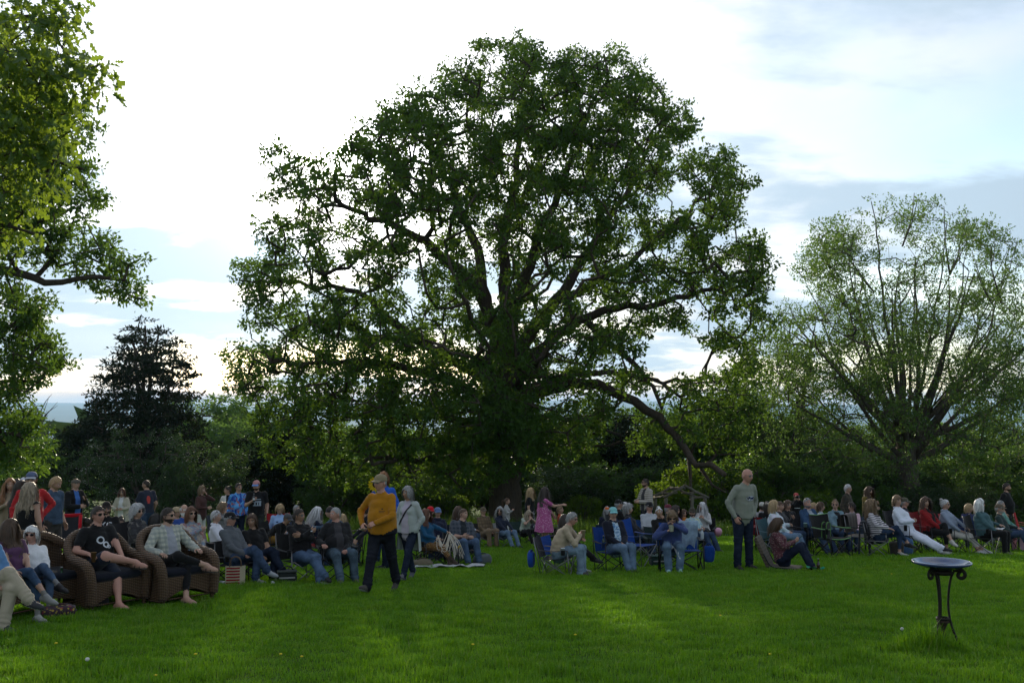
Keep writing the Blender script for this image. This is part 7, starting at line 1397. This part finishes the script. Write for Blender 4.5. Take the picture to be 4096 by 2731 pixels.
soft_bag('chair_pouch', 'blue chair pouch hanging behind the man in beige blazer', on_chair(CHAIRS['blazer'], .16, -.46, .20), (.24, .12, .28), BLUE, CHAIRS['blazer'].rotation_euler.z, 'pouch', 12); soft_bag('chair_pouch', 'blue chair pouch hanging beside the person in blue hoodie', on_chair(CHAIRS['spoon'], -.42, -.18, .16), (.22, .14, .32), BLUE, CHAIRS['spoon'].rotation_euler.z, 'pouch', 13)
def stick(label, u0, v0, u1, v1): p = ground_at(u1, 20.3); t = at(u0, v0, p[1]); r = add('walking_stick', None, None, p); tag(r, label, 'stick'); m = MB(); tube(m, [(0, 0, 0), t - p], .013, 8); m.obj('shaft', [M_DARK], r, smooth=True); m = MB(); tube(m, [t - p, t - p + (0, 0, .03), t - p + (.04, 0, .05)], .016, 8); m.obj('grip', [simple('yellow grip', (.4, .28, .03), .6)], r, smooth=True)
stick('black stick with yellow grip standing beside the blanket', 1834, 2192, 1834, 2228)
def ropes():
    c = PEOPLE['ropes']; a, b = c['hands'][1], c['hands'][-1]; r = add('cord_bundle', None, None, (a + b) / 2); o0 = np.array(r.location); tag(r, 'bundle of long white cords held by the woman in teal', 'cords'); rs = np.random.RandomState(6); wm = simple('cotton cord', (.62, .58, .50), .9)
    for i in range(16):
        m = MB(); d = rs.uniform(.22, .40); s = rs.normal(size=3) * .035; mid = (a + b) / 2 + (0, -.10, -d); tube(m, resample([a + s * .4, a * .75 + b * .25 + (0, -.10, -d * .8) + s, mid + s, a * .25 + b * .75 + (0, -.10, -d * .75) + s, b + s * .4], .05) - o0, .0055, 5); m.obj('cord', [wm], r, smooth=True)
    for i in range(12):
        m = MB(); s = rs.normal(size=3) * .05; e = b + np.array([.10 + .25 * rs.rand(), -.15, 0]); e[2] = g1(e[0], e[1]) + .03 + .25 * rs.rand(); tube(m, resample([b, b + (.05, -.08, -.10) + s, (b + e) / 2 + s + (.05, 0, 0), e + s * np.array([1, 1, .2])], .06) - o0, .005, 5); m.obj('cord', [wm], r, smooth=True)
    m = MB()
    for i in range(10): s = unit(rs.normal(size=3) + (0, 0, .8)) * .08; tube(m, [a - o0, a - o0 + s], [.007, .003], 5)
    m.obj('knot', [wm], r)
ropes()
H_ = lambda k, q: PEOPLE[k]['hands'][q]
bottle('white-capped dark bottle in the trucker-cap man\'s hand', H_('trucker', 1) + (0, -.02, -.06), (.03, .03, .035), .20, .03, cap=(.6, .6, .6), lab=(.5, .5, .5))
cup('dark drink cup held by the flat-capped man', H_('flat', -1) + (0, 0, -.05), (.10, .07, .04)); cup('glass of beer in the hand of the man in black t-shirt', H_('arm1', 1) + (.03, -.03, -.08), (.16, .09, .03), .13, .036, name='beer_glass', cat='glass')
bottle('green bottle standing beside the white-haired woman on the sofa', loc2w(PEOPLE['sofa2'], (-.34, .10, PEOPLE['sofa2']['pz'] / PEOPLE['sofa2']['S'] - .09)), (.015, .06, .02), .25, .033, lab=(.55, .55, .5))
cup('white paper cup under the eating hand of the person in blue hoodie', H_('spoon', 1) + (.02, -.03, -.03), (.62, .60, .50), .11, .05, (R(-18), 0, 0)); cup('tan paper cup held by the man in beige blazer', H_('blazer', 1) + (.02, -.02, -.10), (.42, .34, .22), .14, .04)
cup('white plastic cup in the armrest of the man in beige blazer', on_chair(CHAIRS['blazer'], .30, .14, .56), (.62, .66, .72), .10, .038); bottle('green beer bottle in the armrest of the turquoise-capped person', on_chair(CHAIRS['aqua'], .30, .14, .53), (.01, .035, .015), .23, .03)
bottle('clear water bottle in the armrest beside the blue hoodie', on_chair(CHAIRS['spoon'], -.30, .10, .64), (.40, .45, .50), .20, .032, cap=(.6, .6, .6)); bottle('brown bottle standing by the low lawn seat', ground_at(3271, 18.7), (.03, .015, .008), .24, .031); rumple('green_cloth', 'bright green cloth crumpled by the brown bottle', ground_at(3258, 18.8), (.30, .18), cloth('plain', (.015, .26, .14)), 0, 'cloth', 5, .10)
rumple('blue_towel', 'light blue towel far back on the lawn near the balloon', on_ground(2930, 2146), (.7, .35), cloth('tiedye', (.10, .25, .55), (.4, .5, .62), (.1, .3, .6)), 0, 'towel', 7, .07)
bottle('dark green bottle between the lime chair and the draped chair', on_chair(CHAIRS['greybeard'], -.30, .12, .64), (.01, .04, .025), .28, .035); cup('aqua tumbler with straw beside the grey-bearded man', on_chair(CHAIRS['greybeard'], .30, .14, .55), (.30, .46, .46), .19, .045, name='tumbler')
def phone(k): c = PEOPLE[k]; p = (c['hands'][1] + c['hands'][-1]) / 2; r = add('smartphone', None, None, p + (.03, 0, .04), (R(-50), 0, c['rz'])); tag(r, 'dark smartphone in the hands of the woman on the low seat', 'phone'); m = MB(); box(m, (0, 0, 0), (.075, .012, .15), 0, None, .004); m.obj('case', [simple('teal case', (.03, .09, .10), .5)], r); m = MB(); box(m, (0, -.008, 0), (.066, .002, .138)); m.obj('screen', [simple('phone glass', (.02, .022, .025), .1, .6)], r)
phone('floor')
def camera_prop(): c = PEOPLE['photo']; p = loc2w(c, c['hc'] + c['hf'][:, 1] * .16 + (0, 0, -.0)); r = add('photo_camera', None, None, p, (0, 0, c['rz'])); tag(r, 'black camera held to the face of the red-capped person', 'camera'); m = MB(); box(m, (0, 0, 0), (.13, .06, .09), 0, None, .015); m.obj('body', [M_DARK], r); m = MB(); lathe(m, [(.035, 0), (.035, .07), (.03, .08)], 14, 0, (0, .03, 0), (0, 1, 0)); m.obj('lens', [M_LENS], r, smooth=True)
camera_prop()
def balloon(): p = at(2872, 2128, 28.0); r = add('balloon', None, None, p); r.scale = (.72,) * 3; tag(r, 'pink balloon resting on the lawn behind the man in camo cap', 'balloon'); m = MB(); lathe(m, [(.001, -.17), (.03, -.165), (.10, -.12), (.15, -.03), (.16, .05), (.13, .13), (.07, .17), (.001, .185)], 20); m.obj('skin', [simple('pink latex', (.62, .30, .42), .25, .5)], r, smooth=True); m = MB(); lathe(m, [(.018, -.19), (.006, -.168)], 8); m.obj('knot', [simple('pink latex', (.62, .30, .42), .25, .5)], r)
balloon()
def sunflower():
    p = at(1503, 1936, 21.6); r = add('sunflower', None, None, p); tag(r, 'large yellow sunflower showing behind the walking man\'s cap', 'flower'); ym = leaf_mat('sunflower petals', (.45, .32, .015), (.55, .40, .02), (.6, .45, .02), .4, .1)
    for i in range(16):
        a = i / 16 * 6.283; m = MB(); d = np.array([math.cos(a), -.25, math.sin(a)]); s = np.array([-math.sin(a), 0, math.cos(a)]); L = .10; m.put([d * .07 - s * .02, d * .07 + s * .02, d * (.07 + L * .5) + s * .035 + (0, -.02, 0), d * (.07 + L), d * (.07 + L * .5) - s * .035 + (0, -.02, 0)], [[[0, 1, 2, 3, 4]]]); m.obj('petal', [ym], r)
    m = MB(); ball(m, (0, -.01, 0), (.075, .03, .075), 0, 14, 9); m.obj('disc', [simple('seed disc', (.04, .025, .012), .9)], r, smooth=True); m = MB(); tube(m, [(0, .03, 0), (.02, .05, -.4), (.03, .06, -.75)], .014, 6); m.obj('stem', [GRASS], r)
sunflower()
# draped coats and blankets
def drape(name, label, p, rz, w, h, mat, depth=.16, cat='jacket', seed=0):
    n, k = 15, 15; U, W = np.meshgrid(np.linspace(-1, 1, n), np.linspace(-1, 1, k)); y = np.sign(W) * np.minimum(np.abs(W), .18) / .18 * depth / 2 + W * .03; z = -np.maximum(np.abs(W) - .12, 0) * h * (1.0 - .12 * np.cos(U * 4 + seed)); x = U * w / 2 * (1 - .12 * np.abs(W)); V = np.stack([x, y, z], -1).reshape(-1, 3); V[:, 1] += np.sign(W).ravel() * .022 * np.sin(U.ravel() * 9 + seed) * np.abs(W).ravel(); f = grid_faces(k, n, False); m = MB(); m.put(np.concatenate([V, V - (0, 0, .012)]), [f, f[:, ::-1] + n * k]); o = m.obj(name, [mat], None, p, (0, 0, rz), True); tag(o, label, cat)
drape('draped_jacket', 'pale blue jacket hung over the back of the blue-hoodie chair', on_chair(CHAIRS['spoon'], -.13, -.40, .935), CHAIRS['spoon'].rotation_euler.z, .44, .55, cloth('denim', (.22, .32, .42)), seed=1)
drape('draped_jacket', 'dark navy jacket hung over the striped woman\'s chair back', on_chair(CHAIRS['stripe83'], 0, -.28, .93), CHAIRS['stripe83'].rotation_euler.z, .40, .75, C(.015, .018, .03), seed=3)
drape('draped_cloth', 'taupe jacket covering the folding chair behind the lime chair', on_chair(by_label('folding chair draped with brown cloth behind the lime-trimmed chair'), 0, -.27, .93), R(180 + 50), .55, .42, C(.085, .072, .065), seed=5, cat='cloth')
drape('pink_blanket', 'pink blanket over the knees of the man in brown cap', on_chair(CHAIRS['beard90'], -.12, .30, .66), CHAIRS['beard90'].rotation_euler.z, .50, .46, C(.58, .36, .42), seed=2, cat='blanket')
rumple('paper_napkin', 'white paper napkin on the lap of the woman in teal', loc2w(PEOPLE['teal88'], (.0, .30, PEOPLE['teal88']['pz'] / PEOPLE['teal88']['S'] + .12)), (.26, .16), C(.7, .7, .72), R(50), 'napkin', 2, .04, False)
rumple('paper_wrap', 'crumpled pale wrapper in the hand of the man in mustard', H_('mustard', 1) + (0, -.03, -.06), (.12, .09), C(.5, .5, .36), R(20), 'wrapper', 4, .08, False)
def lawn_seat():
    c = PEOPLE['floor']; r = add('lawn_seat', None, None, c['base'], (0, 0, c['rz'])); tag(r, 'legless folding lawn seat in dark plaid under the maroon-bloused woman', 'seat'); pm = cloth('plaid', (.07, .055, .04), (.14, .115, .085), s=1.6)
    m = MB(); box(m, (0, .05, .035), (.48, .56, .06), 0, None, .02); m.obj('seat_cushion', [pm], r); m = MB(); A = rotx(R(24)); box(m, np.array([0, -.36, .31]), (.48, .07, .62), 0, A, .025); m.obj('back_cushion', [pm], r); m = MB(); tube(m, resample([(-.25, .2, .05), (-.25, -.2, .06), (-.25, -.32, .3)], .05), .012, 6); tube(m, resample([(.25, .2, .05), (.25, -.2, .06), (.25, -.32, .3)], .05), .012, 6); m.obj('frame', [STEEL_B], r, smooth=True)
lawn_seat()
def lime_bag():
    ch = by_label('empty black camp chair with lime trim next to the low lawn seat'); p = on_chair(ch, .10, -.08, .40); r = add('chair_bag', None, None, p, (0, 0, ch.rotation_euler.z + R(25))); tag(r, 'black bag with lime piping propped on the empty lime-trimmed chair', 'bag'); W, D, H2 = .30, .10, .36; m = MB(); box(m, (0, 0, H2 / 2), (W, D, H2), 0, None, .04); m.obj('body', [C(.016, .017, .018)], r); lm = cloth('plain', (.10, .26, .05))
    for y in (-D / 2, D / 2): m = MB(); q = W / 2 - .006; tube(m, resample([(-q, y, .03), (-q, y, H2 - .05), (-q + .05, y, H2 - .005), (q - .05, y, H2 - .005), (q, y, H2 - .05), (q, y, .03)], .03), .007, 5); m.obj('piping', [lm], r)
    m = MB(); box(m, (-W * .32, -D / 2 - .006, H2 * .55), (.045, .008, H2 * .8)); m.obj('strap', [lm], r)
lime_bag()
def chair_trim(name_label):
    o = next(x for x in COL.objects if x.get('label') == name_label); lm = cloth('plain', (.20, .42, .16))
    for s in (1, -1): m = MB(); tube(m, [(s * .30, -.30, .637), (s * .30, 0, .622), (s * .30, .23, .637)], .009, 5); m.obj('trim', [lm], o, smooth=True)
    m = MB(); tube(m, resample([(-.27, .255, .436), (-.1, .255, .41), (.1, .255, .41), (.27, .255, .436)], .05), .008, 5); m.obj('trim', [lm], o, smooth=True); m = MB(); tube(m, [(-.265, -.39, .90), (0, -.44, .87), (.265, -.39, .90)], .008, 5); m.obj('trim', [lm], o, smooth=True)
chair_trim('empty black camp chair with lime trim next to the low lawn seat')
def red_trim():
    o = next(x for x in COL.objects if x.get('label') == 'empty red-framed camp chair behind the wicker sofa'); rm = cloth('plain', (.42, .012, .02)); m = MB()
    for s in (1, -1): tube(m, [(s * .235, -.285, .43), (s * .235, -.375, .88)], .034, 8, 0, True, .3, (0, 1, 0))
    tube(m, [(-.25, -.40, .87), (0, -.43, .855), (.25, -.40, .87)], .036, 8, 0, True, .3, (0, 1, 0)); m.obj('back_border', [rm], o, smooth=True); m = MB(); tube(m, [(-.26, .25, .42), (0, .25, .39), (.26, .25, .42)], .035, 8, 0, True, .4); m.obj('seat_border', [rm], o, smooth=True)
red_trim()
# ------------------------------------------------------------------ clothing extras
def skirt(key, mat, z_top, z_bot, r_top, r_bot, gap=0.0, name='skirt', fy=.85, pl=9, cy=0.0):
    c = PEOPLE[key]; n, k = 36, 9; a0 = np.linspace(gap / 2, 2 * np.pi - gap / 2, n); V = []
    for t in np.linspace(0, 1, k):
        z = z_top + (z_bot - z_top) * t; r = r_top + (r_bot - r_top) * t ** .8 + .012 * np.sin(a0 * pl + 1) * t; V.append(np.stack([r * np.sin(a0), r * fy * np.cos(a0) + cy, np.full(n, z) + .01 * np.sin(a0 * 5) * t], -1))
    V = np.concatenate(V); f = grid_faces(k, n, False); m = MB(); m.put(np.concatenate([V, V * np.array([.975, .975, 1])]), [f, f[:, ::-1] + n * k]); m.obj(name, [mat], c['o'], smooth=True)
PF = cloth('floral', (.42, .10, .26), (.62, .35, .48), (.30, .06, .18)); skirt('pink', PF, 1.10, .58, .185, .30); skirt('blond51', cloth('floral', (.02, .02, .03), (.5, .5, .5), (.2, .2, .3)), 1.05, .45, .165, .26)
skirt('cardi39', C(.36, .40, .39), 1.06, .56, .195, .235, 2.7, 'cardigan_tail'); skirt('cardi', C(.50, .46, .37), 1.06, .62, .19, .24, 1.4, 'cardigan_tail'); skirt('coat', C(.28, .22, .15), 1.06, .60, .19, .24, 1.0, 'coat_tail'); skirt('tank', C(.62, .63, .68), 1.0, .15, .175, .24, 0, 'long_skirt')
c_ = 'white ink'; INK = simple('white print', (.55, .58, .62), .8); NAVYINK = simple('navy print', (.012, .025, .10), .8); REDINK = simple('red print', (.5, .06, .05), .8); DKINK = simple('dark print', (.05, .03, .02), .8); PURP = simple('purple lettering', (.28, .10, .22), .8); BLUEINK = simple('grey blue print', (.25, .30, .36), .8)
chest_print('arm1', [ring2(.045, .035, .032, .052, 18), ring2(-.02, -.035, .026, .046, 18), ring2(-.055, -.06, .014, .03, 14), rect2(.02, .0, .03, .012)], INK, .06)
chest_print('fedora', [text2('KC', .16, 0, .03, 0, .004), rect2(0, -.075, .19, .03, 8), rect2(0, -.108, .15, .016, 8)], INK, .08)
chest_print('trucker', [rect2(-.03, .055, .17, .022, 8), rect2(-.03, .0, .19, .035, 8), rect2(.02, -.045, .035, .07, 3), rect2(-.045, -.045, .03, .07, 3), rect2(-.10, -.04, .04, .08, 3), rect2(-.03, -.09, .19, .02, 8)], BLUEINK, .07)
chest_print('bald', [disc2(0, 0, .100, .042, 24)], INK, .10, -.05); chest_print('bald', [text2('Ryan', .068, 0, .004, .3, .0035), ring2(0, 0, .034, .037, 24, 2.6)], NAVYINK, .10, -.05, 'shirt_logo')
for v_ in [o for o in PEOPLE['bald']['o'].children if o.name.startswith('shirt_logo')]: v_.location.y += .003
chest_print('boy', [text2('RANGERS', .075, 0, 0, 0, .004)], PURP, .0); chest_print('boy', [rect2(.09, .10, .05, .03)], NAVYINK, .0, 0, 'patch')
chest_print('spoon', [text2('LA', .13, -.03, 0, 0, .006)], INK, -.02); chest_print('mustard', [disc2(-.085, .075, .014, .010, 10), rect2(-.085, .045, .085, .007, 6), rect2(-.085, .028, .07, .006, 6)], DKINK, .02); chest_print('photo', [rect2(0, 0, .20, .02, 8)], INK, .05); chest_print('polo', [rect2(-.09, 0, .03, .025)], INK, .10); chest_print('crossed', [rect2(-.09, 0, .04, .018)], INK, .13)
def back_print(key):
    c = PEOPLE[key]; f2 = c['f2'].copy(); c['f2'] = np.stack([-f2[:, 0], -f2[:, 1], f2[:, 2]], 1); chest_print(key, [disc2(.05, .02, .05, .09, 14), rect2(.05, -.06, .07, .05)], REDINK, .08, 0, 'back_print'); c['f2'] = f2
back_print('tee')
def strap(key, x0, z0, x1, z1, w, mat):
    t = np.linspace(0, 1, 12); dx, dz = x1 - x0, z1 - z0; L = math.hypot(dx, dz); nx, nz = -dz / L * w / 2, dx / L * w / 2; V = np.concatenate([np.stack([x0 + dx * t + s * nx, z0 + dz * t + s * nz], -1) for s in (1, -1)]); chest_print(key, [(V, [grid_faces(2, 12, False)])], mat, 0, 0, 'shoulder_strap')
strap('cardi39', -.10, .26, .13, -.12, .035, M_DARK)
def haze():
    mb = MB(); box(mb, (0, 7450, -40), (24000, 15300, 380)); t = NT('evening haze'); t.N.remove(t.bsdf)
    v = t.n('ShaderNodeVolumePrincipled'); v.inputs['Color'].default_value = (0.40, 0.68, 1.0, 1); v.inputs['Density'].default_value = 1.15e-4; v.inputs['Anisotropy'].default_value = 0.2
    t.L.new(v.outputs[0], t.out.inputs['Volume']); o = mb.obj('haze', [t.m]); tag(o, 'thin blue evening haze over the valley', 'haze', kind='stuff')
haze()
